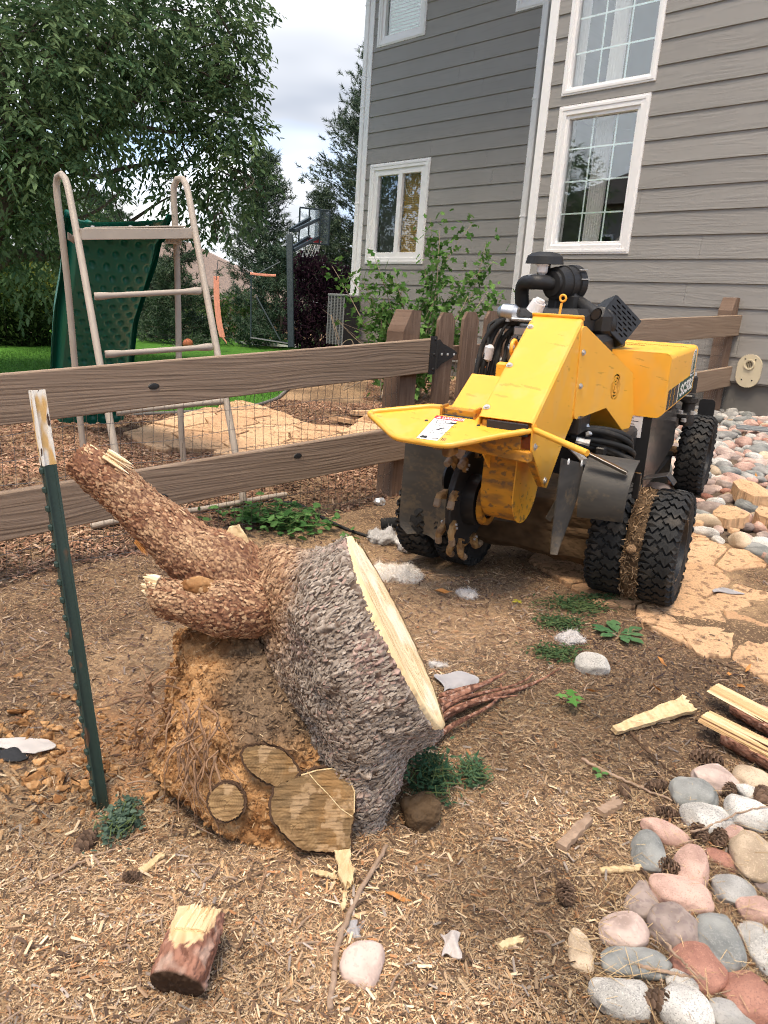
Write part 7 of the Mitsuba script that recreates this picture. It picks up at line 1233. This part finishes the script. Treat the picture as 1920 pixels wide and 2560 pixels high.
# pipe, hose, corrugated tube, metal channel
def laid(key, pts, r, lab, catg, bs, n=40, lift=.0): P_ = [gpt(*q) + [0, 0, r + lift] for q in pts]; put(key, tube(curve(P_, n, len(P_) > 3), r, 12), bs, True, label=lab, category=catg)
laid('plastic_pipe', [(228, 1328), (345, 1305), (460, 1290), (600, 1266), (714, 1246)], .019, 'tan plastic pipe lying on the ground along the fence behind the stump', 'pipe', 'm_tube', lift=.01)
laid('drip_hose', [(690, 1262), (735, 1262), (780, 1283), (840, 1315), (905, 1340), (985, 1352)], .011, 'black hose curving from the pipe to the left tyres', 'hose', 'm_rubber')
cg = gpt(966, 1328); ct = unit(np.array([.85, .1, .1])); cu_ = unit(np.cross(ct, [0, 0, 1])); put('corrugated_tube', frame(lathe([(.034 + .006 * (i_ % 2), .009 * i_) for i_ in range(13)] + [(.03, .108), (.03, 0)], 22, True), cu_, np.cross(ct, cu_), ct, cg + [-.04, 0, .05]), 'm_rubber', 40, label='short black corrugated tube beside the left tyres', category='tube')
ch0 = gpt(1836, 1096) + [0, 0, .11]; chx = unit(np.array([.96, -.25, .0])); put('metal_channel', cat([bar(ch0 + [0, 0, .012 * i_] + np.cross([0, 0, 1], chx) * .028 * i_, ch0 + chx * 1.2 + [0, 0, .012 * i_] + np.cross([0, 0, 1], chx) * .028 * i_, .022, .014, (0, 0, 1), .003) for i_ in range(3)] + [bar(ch0 + np.cross([0, 0, 1], chx) * .03, ch0 + chx * 1.2 + np.cross([0, 0, 1], chx) * .03, .08, .004, np.cross([0, 0, 1], chx))]), 'm_aclight', 30, label='ribbed grey metal channel lying on the rock bed at the right edge', category='metal channel')
# dry leaves and weeds
DLF = np.array([(0, 0, 0), (.3, .13, .10), (.7, .12, .06), (1, 0, .22), (.7, -.12, .10), (.3, -.13, .13), (.5, 0, -.02)])
for n_, (a, b, s, lab) in enumerate(((1462, 1690, .07, 'orange dry leaf leaning on the oval stone'), (1463, 1732, .06, 'orange dry leaf below the oval stone'), (1642, 1648, .07, 'orange dry leaf standing in the mulch left of the path'), (1652, 1738, .06, 'orange dry leaf above the broad pale splinter'), (1826, 1692, .06, 'orange dry leaf at the lower end of the path'), (1862, 1726, .07, 'folded orange dry leaf near the right edge'), (1290, 1470, .14, 'long orange dry leaf strip in the open ground by the fibre tuft') , (960, 2242, .075, 'orange dry leaf right of the flat splinter'), (1862, 1688, .05, 'small brown dry leaf next to the path end'), (1895, 1205, .09, 'rusty dry leaf on the rock bed'))):
    if n_ == 6: a, b = 1085, 1482
    r = np.random.default_rng(n_ + 3); p = gpt(a, b) + [0, 0, .016]; M_ = rot_frames(r, 1, .35)[0]; put('dry_leaf', thick(TM((DLF * s) @ M_ + p, LEAFF), .0008), 'm_dryleaf', True, label=lab, category='leaf')
mat('m_dryleaf', prin(mikit.proc(lambda p, n, uv: mix((.36, .14, .035), (.58, .28, .09), fbm(p.x * 40, p.y * 40, p.z * 40, 3))), .7, .3))
def weed(px_, py_, w, h, n, size, cA, cB, lab, seed, v=LEAFV, f=LEAFF, height=.06, widen=1.4, up=.25, key='weed'):
    k = thing(key, lab, 'weed'); r = np.random.default_rng(seed); c = gpt(px_, py_); dep = (c - EYE) @ FW; a, b = w * dep / F, h * dep / F / .5; q = c[:2] + r.normal(0, .48, (n, 2)) * [a, b]; o = np.c_[q, GZ(q[:, 0], q[:, 1]) + height * r.random(n) ** 1.3 + .006]; d = np.c_[r.normal(0, 1, (n, 2)), np.abs(r.normal(up, .25, n))]
    leaves(r, o, d, size, cA, cB, k + '__leaf', 'm_leaf_thin', widen, v, f, .4, kind='stuff'); ms = []
    for _ in range(max(5, n // 14)):
        s = np.array([*(c[:2] + r.normal(0, .3, 2) * [a, b]), 0]); s[2] = float(GZ(s[0], s[1])); ms.append(tube(curve([s, s + np.array([r.normal(0, .3) * a, r.normal(0, .3) * b, height * .6]), s + np.array([r.normal(0, .5) * a, r.normal(0, .5) * b, height])], 6), .0016, 5, False))
    put(k + '__stem', cat(ms), 'm_leaf', False, color=np.tile((.10, .14, .05), (sum(len(t.vertices) for t in ms), 1)), kind='stuff')
weed(705, 1316, 145, 40, 420, .058, (.055, .14, .045), (.15, .30, .10), 'bright green leafy weeds between the stump and the fence', 1, height=.12, widen=1.7); FERN = np.array([(0, 0, 0), (.2, .09, .02), (.5, .07, 0), (1, 0, -.1), (.5, -.07, 0), (.2, -.09, .02), (.4, 0, -.02)])
weed(1075, 1965, 60, 42, 620, .026, (.04, .10, .055), (.11, .20, .11), 'ferny green weed in the hollow under the trunk', 2, FERN, height=.09, widen=1.8); weed(1180, 1950, 40, 22, 260, .024, (.05, .11, .06), (.13, .22, .12), 'ferny sprig spreading right of the hollow', 12, FERN, height=.05, widen=1.8); weed(305, 2070, 44, 38, 420, .018, (.07, .12, .09), (.16, .23, .17), 'bluish green creeping weed beside the foot of the stake', 3, height=.05, widen=1.6)
for i_, (a, b, w, h, n, lab) in enumerate(((1440, 1520, 85, 22, 700, 'dark mat of creeping weed before the right tyres'), (1400, 1565, 60, 22, 520, 'green mat of creeping weed above the grey fibre scrap'), (1390, 1640, 62, 20, 460, 'green mat of creeping weed left of the oval stone'), (1500, 1500, 60, 10, 260, 'creeping weed along the edge of the path under the dual tyres'))): weed(a, b, w, h, n, .017, (.04, .085, .04), (.11, .18, .08), lab, 20 + i_, height=.022, widen=1.6)
DAN = np.array([(0, 0, 0), (.25, .06, .02), (.35, .14, .02), (.5, .08, .02), (.62, .17, .01), (.8, .12, 0), (1, 0, -.04), (.8, -.12, 0), (.62, -.17, .01), (.5, -.08, .02), (.35, -.14, .02), (.25, -.06, .02), (.5, 0, -.02)]); DANF = np.array([(12, i_, (i_ + 1) % 12) for i_ in range(12)])
def rosette(px_, py_, n, size, lab, seed, cA, cB, v=DAN, f=DANF, z=.012, wd=1.2):
    k = thing('weed', lab, 'weed'); r = np.random.default_rng(seed); c = gpt(px_, py_) + [0, 0, z]; a = np.arange(n) * 6.283 / n + r.normal(0, .25, n)
    for t in a: M_ = np.array([[math.cos(t), math.sin(t), .12], [-math.sin(t), math.cos(t), 0], [0, 0, 1.]]); m = TM((v * size * r.uniform(.7, 1.15) * [1, wd, 1]) @ M_ + c + np.array([math.cos(t), math.sin(t), 0]) * size * .08, f); put(k + '__leaf', m, 'm_leaf_thin', True, color=lerp(cA, cB, r.random(1))[0])
rosette(1545, 1590, 12, .125, 'toothed dandelion rosette left of the path', 4, (.07, .18, .08), (.14, .27, .12)); rosette(1420, 1770, 4, .075, 'small sprout with bright lobed leaves in the open mulch', 5, (.10, .26, .06), (.17, .36, .10), LOBE, LOBF, .05, 1.); rosette(1292, 1512, 5, .03, 'tiny yellow seedling in front of the grinder', 6, (.52, .48, .05), (.62, .58, .10), LOBE, LOBF, .02, 1.)
rosette(1500, 1945, 3, .035, 'small green seedling beside the thin stick', 7, (.10, .24, .07), (.18, .36, .12), LOBE, LOBF, .02, 1.); rosette(0, 1345, 6, .07, 'green seedling at the left edge under the fence', 8, (.06, .16, .05), (.12, .26, .09), LOBE, LOBF, .04, 1.)
dk2 = rockmesh(rc, .07, .055, .055, .4, gpt(1050, 2048) + [0, 0, .03], 0, IC3, .2); put('soil_clod', jitter(dk2, .018, 26, 4), 'm_mud', True, label='dark crusted clod under the right end of the trunk', category='clod')

# needles and slivers caught on the rock pile
pq = np.array([gpt(rc.uniform(1430, 1940), rc.uniform(1930, 2560)) for _ in range(520)]); M_ = rot_frames(rc, len(pq), .3); sz = np.stack([rc.uniform(.025, .075, len(pq)), rc.uniform(.0010, .002, len(pq)), rc.uniform(.0008, .0015, len(pq))], 1)
put('pine_needles', scatter(CHV, CHF, M_ * sz[:, :, None], pq + np.c_[np.zeros((len(pq), 2)), rc.uniform(.012, .05, len(pq))]), 'm_vc', False, color=np.repeat(lerp((.30, .19, .09), (.62, .46, .26), rc.random(len(pq))), 6, 0), label='straw coloured needles caught between the rocks of the pile', category='pine needles', kind='stuff')
